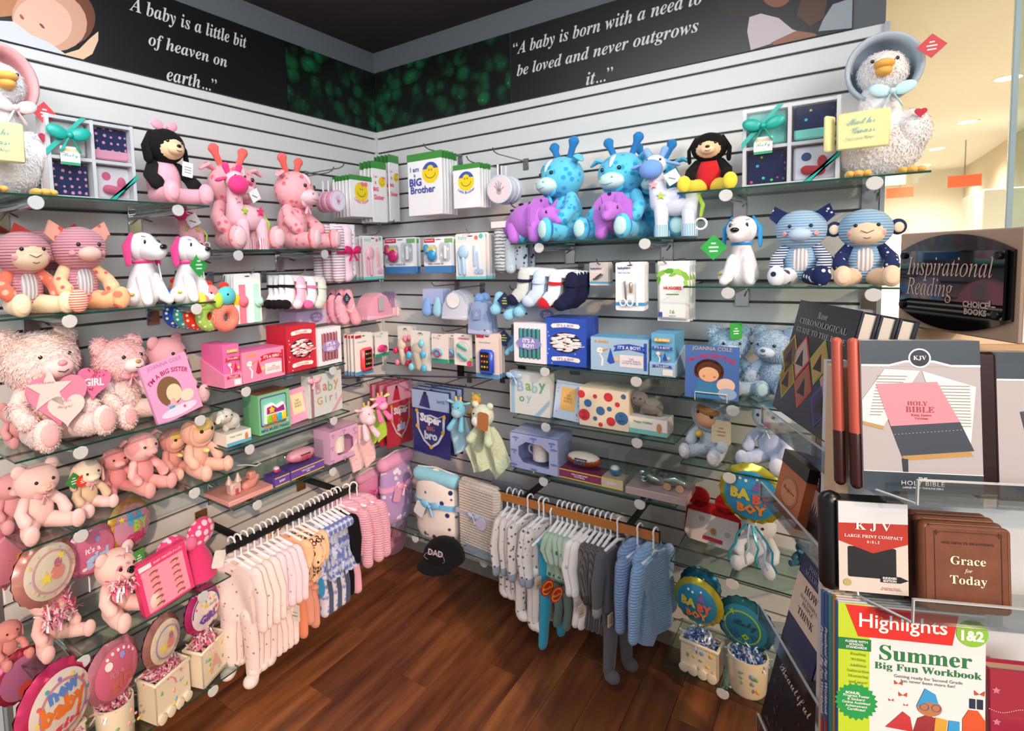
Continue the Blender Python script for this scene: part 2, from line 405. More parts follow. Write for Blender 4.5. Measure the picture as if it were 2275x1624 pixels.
for i in range(-1, 26):
    off = (i * .37) % 1 * PLN
    for j in range(0, 7):
        y = 1.3 - off - j * PLN - PLN / 2
        if y - PLN / 2 > .3 or y < -4.4: continue
        if pme is None: pme = MB().box((0, 0, 0), (PWD - .0014, PLN - .0014, .008), bv=.0008).mesh('plank', False); pme.materials.append(pm)
        P('plank', pme, None, fl, (i * PWD, y, -.004))
# ------------------------------------------------ fittings
def shelf(wl, u0, u1, z, knobs, label, D=.305):
    t = T('glass_shelf', label, 'shelf', WP(wl, (u0 + u1) / 2, 0, z), RZ(wl), 'glass shelves on chrome brackets'); w = abs(u1 - u0)
    P('glass_pane', MB().box((0, -D / 2, -.003), (w, D, .006)), GLASS, t, smooth=False)
    P('glass_edge', MB().box((0, -D - .0006, -.003), (w, .0012, .0055)).box((-w / 2 - .0006, -D / 2, -.003), (.0012, D, .0055)).box((w / 2 + .0006, -D / 2, -.003), (.0012, D, .0055)), GEDGE, t, smooth=False)
    for kx, ky in knobs:
        u, _ = UZ(wl, kx, ky, D); x = u - (u0 + u1) / 2
        if wl == 'L': x = u - (u0 + u1) / 2
        b_ = P('bracket', MB().tube([(x, 0, -.021), (x, -D + .006, -.021)], .0135, 16).box((x, -.004, -.045), (.046, .01, .09), bv=.002), CHROME, t)
        P('end_cap', MB().lathe([(.0185, 0), (.0195, -.002), (.0195, -.006), (.018, -.0075)], (x, -D + .006, -.0215), 20, 'y'), plain('c9cac9', .5), b_)
        P('lock_lever', MB().tube([(x + .018, -.03, -.03), (x + .02, -.09, -.045)], .003, 6), STEEL, b_)
    return t
for a in (('L', -1.80, -1.188, 1.800, [(80, 445), (396, 462)], 'glass shelf at top left under the goose and the mouse-grey gift box'),
    ('L', -1.182, -.566, 1.651, [(530, 567), (722, 566)], 'glass shelf under the pink spotted giraffes'),
    ('L', -1.80, -1.186, 1.474, [(155, 710), (437, 682)], 'glass shelf under the pink monkey, pig and two white dogs'),
    ('L', -1.785, -1.18, 1.096, [(180, 1008), (445, 928)], 'glass shelf under the big pale pink bears'),
    ('L', -1.785, -1.18, .856, [(180, 1187), (432, 1085)], 'glass shelf under the pink bear, cream lamb and hooded doll'),
    ('L', -1.785, -1.19, .489, [(185, 1470), (452, 1330)], 'glass shelf under the pink balloons and the hair clip box'),
    ('L', -1.785, -1.18, .135, [(475, 1548)], 'lowest glass shelf on the left, under the ceramic planters'),
    ('L', -1.174, -.588, 1.156, [(547, 867), (740, 822)], 'glass shelf under the pink sweet boxes'),
    ('L', -1.174, -.575, .940, [(555, 992), (742, 932)], 'glass shelf under the toy piano and baby girl album'),
    ('L', -1.165, -.60, .722, [(573, 1138), (740, 1048)], 'glass shelf under the pink football bank and mug box'),
    ('R', 1.603, 2.227, 1.791, [(1612, 427), (1943, 398)], 'glass shelf at top right under the goose in the blue bonnet'),
    ('R', .978, 1.600, 1.649, [(1197, 547), (1432, 538)], 'glass shelf under the blue giraffes and purple dinosaurs'),
    ('R', 1.622, 2.20, 1.483, [(1617, 648), (1940, 655)], 'glass shelf under the white dog, blue pig and blue monkey'),
    ('R', .985, 1.600, 1.166, [(1210, 825), (1413, 845)], 'glass shelf under the blue sweet boxes'),
    ('R', 1.608, 2.15, 1.105, [(1628, 910)], 'glass shelf under the big brother book'),
    ('R', .972, 1.597, .945, [(1212, 947), (1415, 981)], 'glass shelf under the baby boy album and polka dot box'),
    ('R', 1.615, 2.15, .882, [(1620, 1057)], 'glass shelf under the doll in the pale blue knitted hood'),
    ('R', .968, 1.600, .722, [(1207, 1073), (1421, 1123)], 'glass shelf under the blue mug box and the football bank'),
    ('R', 1.584, 2.15, .526, [(1626, 1307)], 'glass shelf under the bear holding the baby boy balloon'),
    ('R', 1.56, 2.15, .133, [(1605, 1545)], 'lowest glass shelf on the right, under two cream planters')):
    shelf(*a)
def peg(wl, u, z, L=.2, label='metal peg hook on the slat wall', group='peg hooks'):
    t = T('peg_hook', label, 'hook', WP(wl, u, 0, z), RZ(wl), group)
    P('rod', MB().tube([(0, -.004, 0), (0, -L * .9, 0), (0, -L, .006), (0, -L - .012, .02)], .0026, 8), STEEL, t)
    P('wall_plate', MB().box((0, -.004, -.012), (.026, .006, .05), bv=.001), STEEL, t); return t

# ------------------------------------------------ plush toys
PILE = {}
def tagcard(t, loc, s, col='2fae4a', shape='diamond', rot=0, text='mind\nfuzz', lab='green diamond swing tag', ink='e8fff0'):
    mb = MB().m(plain(col, .5))
    o = [(0, s), (-s, 0), (0, -s), (s, 0)] if shape == 'diamond' else (oval(2 * s, 2 * s, 20) if shape == 'round' else rrect(1.5 * s, 2 * s, .2 * s))
    mb.prism(o[::-1], -.0008, .0008)
    for i, ww in enumerate((.35, .7, .6)): rect(mb, -s * ww / 2, s * (.25 - i * .3), s * ww / 2, s * (.37 - i * .3), -.0012, plain(ink, .6))
    return P('swing_tag', mb, None, t, loc, (0, 0, rot) if not hasattr(rot, '__len__') else rot, label=lab, smooth=False)
def bow(t, c, s, mat, name='bow', tails=True, rot=None):
    mb = MB()
    for sg in (-1, 1):
        mb.ell((sg * s * .55, 0, s * .12), (s * .52, s * .16, s * .34), (0, sg * -.35, 0), 14, 8)
        if tails: mb.limb([(sg * .05 * s, -.02 * s, -.1 * s), (sg * .4 * s, -.06 * s, -.75 * s)], [s * .09, s * .16], 8, .35)
    mb.ell((0, -.08 * s, 0), s * .17, None, 10, 6)
    return P(name, mb, mat, t, c, rot)
def sit(name, label, cat, loc, rz, H, fur, head=None, ears='round', ear=None, muz=None, nose='d98aa0', arm=None, leg=None, pad=None, belly=None,
        bowm=None, fz=0, hs=1.0, eyes=True, horns=None, face=None, spread=.22, cheeks=None, hair=None, lean=0, tall=1.0, group=None, es=.022, headrot=0, armup=0, collar=None, mouth=True):
    hs *= 1.07; t = T(name, label, cat, loc, (lean, 0, rz) if lean else rz, group); head = head or fur; ear = ear or head; arm = arm or fur; leg = leg or fur
    def q(x, y, z): return (x * H, y * H, z * H)
    hz = .70 * tall; n1 = int(900 * fz / .01) if fz else 0
    mb = MB().ell(q(0, .02, .30 * tall), q(.20, .17, .27 * tall), None, 22, 14)
    if fz: mb.fuzz(q(0, .02, .30 * tall), q(.20, .17, .27 * tall), 2600, fz)
    P('body', mb, fur, t)
    if belly: P('belly', MB().ell(q(0, -.035, .31 * tall), q(.145, .125, .21 * tall), None, 18, 10), belly, t)
    ht = P('head', MB().ell((0, 0, 0), q(.245 * hs, .215 * hs, .215 * hs), None, 26, 16) if not fz else MB().ell((0, 0, 0), q(.245 * hs, .215 * hs, .215 * hs), None, 26, 16).fuzz((0, 0, 0), q(.245 * hs, .215 * hs, .215 * hs), 2600, fz), head, t, q(0, -.03, hz), (0, headrot, 0) if not hasattr(headrot, '__len__') else headrot)
    h = hs * H
    def e(nm, mb_, m_, **k): return P(nm, mb_, m_, ht, **k)
    for sg in (-1, 1):
        if ears == 'round':
            c = (sg * .185 * h, .0, .165 * h); mb = MB().ell(c, (.085 * h, .045 * h, .085 * h), None, 16, 10)
            if fz: mb.fuzz(c, (.085 * h, .045 * h, .085 * h), 500, fz)
            e('ear', mb, ear)
        elif ears == 'side':
            e('ear', MB().ell((sg * .27 * h, -.02 * h, .01 * h), (.075 * h, .04 * h, .085 * h), None, 16, 10), ear)
            e('inner_ear', MB().ell((sg * .275 * h, -.05 * h, .005 * h), (.045 * h, .02 * h, .055 * h), None, 14, 8), pad or ear)
        elif ears == 'pig':
            e('ear', MB().prism([(sg * .10 * h, .17 * h), (sg * .25 * h, .27 * h), (sg * .30 * h, .14 * h), (sg * .22 * h, .06 * h)][::sg], -.03 * h, .0, c=(0, 0, 0)), ear)
        elif ears == 'floppy':
            e('ear', MB().limb([(sg * .19 * h, .0, .14 * h), (sg * .27 * h, -.02 * h, -.02 * h), (sg * .26 * h, -.05 * h, -.17 * h)], [.035 * h, .055 * h, .06 * h], 10, .45), ear)
        elif ears == 'horse':
            e('ear', MB().limb([(sg * .17 * h, .02 * h, .13 * h), (sg * .28 * h, .0, .17 * h), (sg * .34 * h, -.01 * h, .13 * h)], [.03 * h, .055 * h, .03 * h], 10, .5), ear)
        if horns: e('horn', MB().limb([(sg * .09 * h, .03 * h, .17 * h), (sg * .15 * h, .03 * h, .29 * h), (sg * .17 * h, .03 * h, .34 * h)], [.03 * h, .035 * h, .055 * h], 10), horns)
        if eyes: e('eye', MB().ell((sg * .095 * h, -.195 * h, .035 * h), es * h, None, 10, 7), EYE)
        if cheeks: e('cheek', MB().ell((sg * .145 * h, -.172 * h, -.045 * h), (.03 * h, .01 * h, .026 * h), (0, 0, sg * .65), 10, 6), cheeks)
        sh = q(sg * .16, -.02, .47 * tall)
        if armup: e_ = [sh, q(sg * .30, -.06, .50 * tall), q(sg * .40, -.10, .50 * tall)]
        else: e_ = [sh, q(sg * .255, -.10, .34 * tall), q(sg * .25, -.20, .25 * tall)]
        mb = MB().limb(e_, [.065 * H, .072 * H, .082 * H], 14)
        if fz: mb.fuzz(e_[1], .075 * H, 500, fz).fuzz(e_[2], .075 * H, 400, fz)
        P('arm', mb, arm, t)
        l_ = [q(sg * .11, -.02, .12), q(sg * (spread * .85), -.25, .105), q(sg * spread, -.36, .11)]
        mb = MB().limb(l_, [.115 * H, .10 * H, .09 * H], 14).ell(q(sg * (spread + .01), -.415, .13), q(.098, .065, .128), None, 16, 10)
        if fz: mb.fuzz(q(sg * (spread + .01), -.415, .125), q(.085, .055, .115), 800, fz).fuzz(l_[1], .09 * H, 500, fz)
        lo = P('leg', mb, leg, t)
        if pad: P('foot_pad', MB().ell(q(sg * (spread + .01), -.460, .13), q(.072, .026, .095), None, 16, 8), pad, lo)
    if face: e('face', MB().ell((0, -.062 * h, -.02 * h), (.20 * h, .165 * h, .165 * h), None, 22, 12), face)
    if muz: e('muzzle', MB().ell((0, -.20 * h, -.055 * h), (.105 * h, .075 * h, .07 * h), None, 18, 10), muz)
    if nose: e('nose', MB().ell((0, (-.268 if muz else -.222) * h, -.025 * h), (.032 * h, .018 * h, .022 * h), None, 12, 7), plain(nose, .4) if isinstance(nose, str) else nose)
    if mouth and muz: e('mouth', MB().tube([(-.035 * h, -.268 * h, -.075 * h), (0, -.279 * h, -.088 * h), (.035 * h, -.268 * h, -.075 * h)], .004 * h, 5), plain('4a2a30', .8))
    if hair: e('hair', MB().ell((0, -.10 * h, .085 * h), (.175 * h, .13 * h, .085 * h), (.25, 0, 0), 18, 10), hair)
    if hair: e('hood_trim', MB().rings([(Vector((.205 * h * cos(a), -.10 * h, -.01 * h + .19 * h * sin(a))), .032 * h) for a in [k * pi / 12 for k in range(25)]], 10), head)
    if bowm: bow(t, q(0, -.20, .52 * tall), .12 * H, bowm)
    if collar: P('collar', MB().lathe([(.145 * H, -.02 * H), (.155 * H, 0), (.145 * H, .02 * H)], q(0, 0, .515 * tall), 24), collar, t)
    return t
def at(wl, d, px, z): 
    # base point: on the plane at distance d from the wall, at height z, under image column px
    n = Vector((1, 0, 0)) if wl == 'L' else Vector((0, -1, 0))
    y0, y1 = 0, 1624
    for _ in range(40):
        ym = (y0 + y1) / 2; P_ = hplane(px, ym, n * d, n)
        if P_.z > z: y0 = ym
        else: y1 = ym
    P_.z = z; return P_
def hgt(wl, d, px, yt, z): return UZ(wl, px, yt, d)[1] - z
PINK = fab('f2c2c8', 'fur'); PPINK = fab('f9dcd8', 'fur'); ROSE = fab('eba3ac', 'plush'); LP = fab('f6cdcb', 'plush'); CRM = fab('ead9c4', 'plush'); SK = fab('f0cfb0', 'plush')
WHT = fab('f2eff0', 'plush'); WFUR = fab('efeff2', 'fur'); BLU = fab('a9c9e6', 'fur'); LBL = fab('b9d2e8', 'plush'); TURQ = fab('5cc0e2', 'spots', '2a9ed0', 36, .34); DBL = fab('2176b8', 'plush')
SPK = fab('f5b0b8', 'spots', 'ef6f80', 34, .30); CORAL = fab('f0685f', 'plush'); MINT = fab('bfe6e4', 'plush'); HOT = fab('ee3d83', 'plush')

# -- top left shelf
def goose(label, loc, rz, H, bon, ribbon, tagred=True):
    t = T('goose_plush', label, 'soft toy', loc, rz); q = lambda x, y, z: (x * H, y * H, z * H)
    P('body', MB().ell(q(0, .05, .24), q(.27, .22, .235), None, 26, 16).ell(q(.17, .0, .33), q(.13, .16, .16)).limb([q(0, 0, .4), q(-.02, -.04, .6)], [.15 * H, .11 * H], 16).fuzz(q(0, .05, .24), q(.27, .22, .235), 2600, .008).fuzz(q(.17, .0, .33), q(.13, .16, .16), 900, .008), WFUR, t)
    hd = P('head', MB().ell(q(0, -.06, .76), q(.15, .15, .15), None, 22, 14).fuzz(q(0, -.06, .76), q(.15, .15, .15), 1400, .007), WFUR, t)
    P('beak', MB().ell(q(-.02, -.235, .78), q(.062, .07, .036)).ell(q(-.02, -.225, .735), q(.05, .06, .036)), fab('f0b45a'), hd)
    for s in (-1, 1): P('eye', MB().ell(q(s * .07 - .01, -.19, .82), .013 * H, None, 8, 6), EYE, hd)
    mb = MB(); n = 28; vs = []; fs = []
    for i in range(10):
        a = .05 + 1.95 * i / 9; r = .20 + (.035 if i == 9 else 0) + .02 * i / 9
        for j in range(n): tt = 2 * pi * j / n; vs.append(Vector(q(r * sin(a) * cos(tt), .0 + r * cos(a), .79 + r * sin(a) * sin(tt) * 1.08)))
    for i in range(9):
        for j in range(n): fs.append([i * n + j, i * n + (j + 1) % n, i * n + n + (j + 1) % n, i * n + n + j])
    mb.add(vs, fs); b_ = P('bonnet', mb, bon, t)
    md = b_.modifiers.new('thickness', 'SOLIDIFY'); md.thickness = .012 * H * 2
    bow(t, q(.04, -.17, .60), .13 * H, ribbon)
    bk = P('cloth_book', MB().box(q(-.14, -.31, .33), q(.30, .035, .26), (0, 0, -.1), bv=.004).box(q(-.33, -.26, .33), q(.10, .03, .26), (0, 0, .9), bv=.004), fab('e9e2a6'), t)
    mb = MB(); tx(mb, 'Mother\nGoose', -.14 * H, .36 * H, -.334 * H, w=.2 * H, st='s', mat=plain('7ab0b8')); tx(mb, 'Nursery Rhymes', -.14 * H, .27 * H, -.334 * H, w=.2 * H, mat=plain('7ab0b8'))
    P('book_title', mb, None, bk)
    for s in (-1, 1):
        P('foot', MB().ell(q(s * .15, -.22, .03), q(.035, .08, .03)).ell(q(s * .15 - .05, -.22, .03), q(.03, .07, .028)).ell(q(s * .15 + .05, -.22, .03), q(.03, .07, .028)), fab('f0bc62'), t)
    tagcard(t, q(.24, -.2, .86) if tagred else q(.22, -.17, .60), .032, 'c23a44', text='', lab='red swing tag', ink='f3dede')
    mb = MB().m(fab('c23a50')).prism(heart(.07 * H), -.003, .003); P('heart_patch', mb, None, t, q(.20, -.17, .43), (.2, 0, .25))
    return t
p = at('L', .17, 10, 1.80); goose('white goose plush in a pink bonnet at the left end of the top shelf', p, RZ('L') + .1, hgt('L', .17, 10, 120, 1.80), fab('e5a6a8'), fab('f0d8dc'), False)
p = at('R', .16, 1950, 1.791); goose('white goose plush in a pale blue bonnet with a yellow cloth book', p, .12, hgt('R', .16, 1950, 95, 1.791), fab('a9b9c6'), fab('bfe3ee'))
def giftbox(wl, d, xl, yb, xr, yt, z, mats, label, ribflip):
    u, w_, z0, h = FR(wl, d, xl, yb, xr, yt, z); t = T('gift_box', label, 'gift set', WP(wl, u, d - .03, z0), RZ(wl)); D = .06
    wh = plain('e9e4e6', .45); mb = MB(); f = .012
    mb.box((0, D / 2, h / 2), (w_, .004, h)); 
    for x in (-w_ / 2 + f / 2, 0, w_ / 2 - f / 2): mb.box((x, 0, h / 2), (f * .8, D, h))
    for zz in (f / 2, h / 2, h - f / 2): mb.box((0, 0.0005, zz), (w_ - .001, D - .002, f * .8))
    P('tray', mb, wh, t, smooth=False)
    cells = [(-w_ / 4, h * .75), (w_ / 4, h * .75), (-w_ / 4, h * .25), (w_ / 4, h * .25)]
    for i, ((x, zz), mt) in enumerate(zip(cells, mats)):
        o = P('folded_garment', MB().box((0, 0, 0), (w_ / 2 - .02, D * .6, h / 2 - .02), bv=.006), mt, t, (x, .01, zz))
        if i == 1: P('pink_band' if wl == 'L' else 'mint_band', MB().box((0, -.002, -(h / 2 - .02) * .33), (w_ / 2 - .02, D * .6, (h / 2 - .02) * .32), bv=.005), fab('f0a2bb' if wl == 'L' else '7fd8cc'), o)
        if i == 3:
            P('bootie', MB().limb([(-.02, -.024, -.02), (.015, -.026, -.025)], .014).ell((.02, -.026, 0), (.012, .01, .02)), fab('c8373f' if wl == 'R' else 'e06a88'), o)
            mb = MB(); disc(mb, -.02, .02, -D * .3 - .0006, .013, plain('d8607c' if wl == 'L' else '26467c')); P('round_motif', mb, None, o)
    rb = plain('1fa89c', .35); s = -1 if ribflip else 1
    mb = MB().m(rb)
    mb.prism([(-w_ * .51, h * .50), (-w_ * .51, h * .58), (-w_ * .12, h * 1.005), (-w_ * .06, h * 1.005)][::-1], -D / 2 - .003, -D / 2 - .0015)
    mb.prism([(w_ * .12, -.0), (w_ * .20, -.0), (w_ * .51, h * .38), (w_ * .51, h * .31)], -D / 2 - .003, -D / 2 - .0015)
    P('ribbon', mb, None, t, smooth=False)
    bow(t, (-w_ * .27, -D / 2 - .012, h * .76), .055, rb, 'ribbon_bow')
    mb = MB().m(plain('f6f2e8', .5)).prism(rrect(.05, .052, .003), -.001, .001); rect(mb, -.025, -.026, .025, -.018, -.0014, plain('2e9a6a')); rect(mb, -.018, .012, .018, .02, -.0014, plain('f0c8a0')); tx(mb, 'Baby', 0, .0, -.0014, size=.017, st='s', mat=plain('2e9a8a'))
    P('gift_tag', mb, None, t, (-w_ * .27, -D / 2 - .008, h * .52), smooth=False, label='white and green gift tag')
    P('clear_lid', MB().box((0, -D / 2 - .0005, h / 2), (w_, .001, h)), BAG, t, smooth=False)
    return t
NV = fab('27305c', 'dots', 'e79ab4', 48, .22); NVC = fab('1c2350', 'confetti', 'e05050', 42, .18)
giftbox('L', .24, 112, 436, 306, 268, 1.80, [fab('d9d2cc'), NV, NV, fab('ece4ea')], 'baby girl gift box with pink dotted navy cloths and a teal ribbon', 0)
giftbox('R', .24, 1648, 408, 1865, 228, 1.791, [fab('86dccf'), NVC, NVC, fab('ece8f0')], 'baby boy gift box with speckled navy cloths and a teal ribbon', 0)
p = at('L', .18, 370, 1.80)
t = sit('puppy_plush', 'plush puppy in a pink dress with a pink bow on its black head', 'soft toy', p, RZ('L') + .15, hgt('L', .18, 370, 275, 1.80) * 1.02, fab('f0aebf'), head=fab('151314'), ear=fab('151314'), face=fab('ecc79c'), muz=fab('f0cda4'), nose='0d0c0d', arm=fab('1b191a'), leg=fab('f0a6b4'), pad=fab('f2b3bf'), hs=.9, ears='floppy')
H = hgt('L', .18, 370, 275, 1.80); bow(t, (-.02 * H, -.08 * H, .93 * H), .17 * H, fab('f2a3b8'), 'hair_bow', False)
mb = MB().m(plain('f5f3f2')).prism(rrect(.04, .05, .003), -.001, .001); [rect(mb, -.014, -.012 + i * .009, .014, -.009 + i * .009, -.0014, plain('8aa0a8')) for i in range(3)]
P('price_tag', mb, None, t, (.07 * H + .02, -.24 * H, .44 * H), (0, .1, 0), smooth=False)
p = at('R', .18, 1575, 1.791); H = hgt('R', .18, 1575, 285, 1.791)
sit('puppy_plush', 'plush puppy with black head, red shorts and big yellow feet', 'soft toy', p, .1, H, fab('c4222a'), head=fab('131213'), ear=fab('131213'), face=fab('e6bf98'), muz=fab('ecc8a0'), nose='0d0c0d', arm=fab('161516'), leg=fab('f2d646'), spread=.30, hs=.98, ears='floppy')
# -- pink giraffes
def big_giraffe(label, wl, d, px, yt, z, rz, col, horn, muzm, footm, padm, bm, **k):
    p = at(wl, d, px, z); H = hgt(wl, d, px, yt, z)
    t = sit('giraffe_plush', label, 'soft toy', p, RZ(wl) + rz, H * .93, col, ears='horse', horns=horn, muz=None, nose=None, leg=col, pad=padm, bowm=bm, spread=.24, tall=1.02, **k)
    ht = [c for c in t.children if c.name.startswith('head')][0]; h = H * .93 * k.get('hs', 1)
    P('muzzle', MB().ell((0, -.19 * h, -.09 * h), (.145 * h, .12 * h, .095 * h), None, 20, 12), muzm, ht)
    P('blaze', MB().ell((0, -.10 * h, .07 * h), (.055 * h, .125 * h, .13 * h), None, 16, 10), muzm, ht)
    for s in (-1, 1): P('nostril', MB().ell((s * .07 * h, -.292 * h, -.06 * h), (.015 * h, .008 * h, .011 * h), None, 8, 6), plain('8cc06a' if wl == 'R' else '9a58a8'), ht)
    P('smile', MB().tube([(-.07 * h, -.285 * h, -.12 * h), (0, -.307 * h, -.135 * h), (.07 * h, -.285 * h, -.12 * h)], .003 * h, 5), plain('6a4a70'), ht)
    for s in (-1, 1): P('hoof', MB().ell((s * .25 * .93 * H, -.40 * .93 * H, .13 * .93 * H), (.092 * H, .05 * H, .115 * H), None, 16, 10), footm, t)
    return t
big_giraffe('big pink spotted giraffe plush behind the small pink giraffe', 'L', .12, 520, 338, 1.651, .05, SPK, CORAL, fab('f4ccd2'), CORAL, fab('f3c8cc'), fab('f4a6ba'))
big_giraffe('pink spotted giraffe plush leaning back at the right of its shelf', 'L', .17, 655, 358, 1.651, .35, SPK, CORAL, fab('f4ccd2'), CORAL, fab('f3c8cc'), fab('f6b8c6'))
big_giraffe('bright blue spotted giraffe plush with a green tag on its ear', 'R', .15, 1255, 322, 1.649, -.55, TURQ, DBL, MINT, DBL, MINT, fab('3fb4e0'))
big_giraffe('bright blue spotted giraffe plush behind the front-on purple dinosaur', 'R', .15, 1385, 312, 1.649, -.25, TURQ, DBL, MINT, DBL, MINT, fab('3fb4e0'))
big_giraffe('blue spotted giraffe plush half hidden behind the small blue giraffe', 'R', .08, 1455, 325, 1.649, .2, TURQ, DBL, MINT, DBL, MINT, fab('3fb4e0'))
def small_giraffe(label, wl, d, px, yt, z, rz, col, snout, horn, cuff, starm, tagc):
    p = at(wl, d, px, z); H = hgt(wl, d, px - 20, yt, z); t = T('toy_giraffe', label, 'soft toy', p, RZ(wl) + rz); q = lambda x, y, z_: (x * H, y * H, z_ * H)
    P('body', MB().ell(q(.10, 0, .40), q(.24, .14, .165), None, 22, 12).limb([q(-.06, 0, .40), q(-.10, -.02, .55), q(-.12, -.04, .72)], [.13 * H, .095 * H, .085 * H], 16), col, t)
    hd = P('head', MB().ell(q(-.12, -.06, .83), q(.12, .12, .115), None, 20, 12), col, t)
    P('snout', MB().ell(q(-.15, -.16, .77), q(.13, .10, .115), None, 20, 12), snout, hd)
    for s in (-1, 1):
        P('eye', MB().ell(q(-.12 + s * .07, -.165, .875), .014 * H, None, 8, 6), EYE, hd)
        P('horn', MB().limb([q(-.12 + s * .06, -.03, .91), q(-.12 + s * .10, -.03, 1.0)], [.03 * H, .042 * H], 10), horn, hd)
        P('ear', MB().limb([q(-.12 + s * .10, -.04, .86), q(-.12 + s * .22, -.06, .82)], [.03 * H, .05 * H], 10, .5), horn, hd)
    for x in (-.05, .24):
        for y in (-.09, .08):
            l = P('leg', MB().limb([q(x, y * .7, .33), q(x, y, .18), q(x, y, .13)], [.085 * H, .07 * H, .068 * H], 14), col, t)
            P('striped_cuff', MB().lathe([(.074 * H, 0), (.078 * H, .04 * H), (.074 * H, .14 * H)], q(x, y, .0), 18), cuff, l)
    for x, z_, c, r in ((-.05, .47, 'b6cf52', .05), (.18, .47, starm, .065), (-.13, .60, 'e8a4ae', .05)):
        P('star_patch', MB().m(plain(c, .8)).prism(star(0, 0, r * H), -.003, .003), None, t, q(x, -.145 if x > 0 else -.13, z_), (.1, 0, 0))
    P('tail_ring', MB().limb([q(.33, 0, .45), q(.38, -.05, .34), q(.36, -.06, .22)], [.02 * H, .025 * H, .018 * H], 8), fab('b5d94e'), t)
    P('teething_ring', MB().tube([q(.36 + .06 * cos(a), -.08, .13 + .06 * sin(a)) for a in [i * pi / 8 for i in range(17)]], .012 * H, 8), plain('f1efe9', .3), t)
    mb = MB().m(plain('f4f4f0')).prism([(0, .03), (-.03, 0), (0, -.03), (.03, 0)][::-1], -.001, .001); rect(mb, -.012, -.006, .012, -.002, -.0014, plain('6a7a80')); P('swing_tag', mb, None, t, q(.08, -.17, .66), (0, .3, 0), label='white square swing tag', smooth=False)
    return t
small_giraffe('small pale pink giraffe toy with bright pink snout and star patches', 'L', .22, 540, 372, 1.651, .1, fab('f4c0cc'), HOT, HOT, fab('f6e8ea', 'vstripe', 'd86a7c', 60, 0), 'e83a78', 'f')
small_giraffe('small white giraffe toy with blue snout, star patches and striped feet', 'R', .22, 1482, 335, 1.649, .1, fab('dfe2f2'), fab('6f9ce0'), fab('7fa6e6'), fab('eef4f8', 'vstripe', '3aa0d0', 60, 0), '4a8ad8', 'f')
small_giraffe('small pink giraffe toy at the far back of the pink giraffe shelf', 'L', .09, 420, 455, 1.651, -.3, fab('f2b4c0'), HOT, HOT, fab('f6e8ea', 'vstripe', 'd86a7c', 60, 0), 'c0d050', 'f')
# -- dinosaurs
def dino(label, px, yt, rz, d=.24):
    c = fab('b56fd0'); p = at('R', d, px, 1.649); H = hgt('R', d, px, yt, 1.649); t = T('dinosaur_plush', label, 'soft toy', p, rz); q = lambda x, y, z: (x * H, y * H, z * H)
    P('body', MB().ell(q(0, .22, .52), q(.36, .62, .42), None, 24, 14).limb([q(0, .7, .45), q(0, 1.0, .32), q(0, 1.25, .26)], [.26 * H, .16 * H, .06 * H], 14), c, t)
    for x in (-.22, .22):
        for y in (-.15, .52): P('leg', MB().limb([q(x, y, .35), q(x * 1.15, y - .05, .13)], [.17 * H, .14 * H], 14), c, t)
    hd = P('head', MB().ell(q(0, -.36, .60), q(.23, .26, .22), None, 20, 12).limb([q(0, -.5, .55), q(0, -.68, .46)], [.16 * H, .09 * H], 12), c, t)
    fo = [(q_[0] * H, q_[1] * H) for q_ in ((-.30, .15), (-.42, .45), (-.40, .8), (-.2, 1.0), (0, 1.02), (.2, 1.0), (.40, .8), (.42, .45), (.30, .15), (0, .32))]
    P('frill', MB().prism(fo[::-1], -.22 * H, -.13 * H), fab('b56fd0', 'spots', '3a1546', 22, .2), hd)
    for s in (-1, 1):
        P('eye', MB().ell(q(s * .19, -.50, .66), (.02 * H, .03 * H, .04 * H), None, 8, 6), EYE, hd)
        P('horn', MB().limb([q(s * .12, -.42, .78), q(s * .15, -.50, .93)], [.05 * H, .02 * H], 8), c, hd)
    P('nose_horn', MB().limb([q(0, -.62, .58), q(0, -.70, .70)], [.05 * H, .02 * H], 8), c, hd)
    for y, x, z in ((.0, .15, .91), (.3, .18, .90), (.55, .22, .78), (.0, -.15, .91), (.3, -.18, .90), (.15, .33, .66), (.55, -.22, .78), (.45, .33, .62)): P('dark_spot', MB().ell(q(x, y, z), q(.05, .08, .03), None, 10, 6), fab('3a1546'), t)
    return t
dino('purple horned dinosaur plush seen from its right side', 1192, 442, 1.25)
dino('purple horned dinosaur plush facing straight out', 1367, 430, .05)
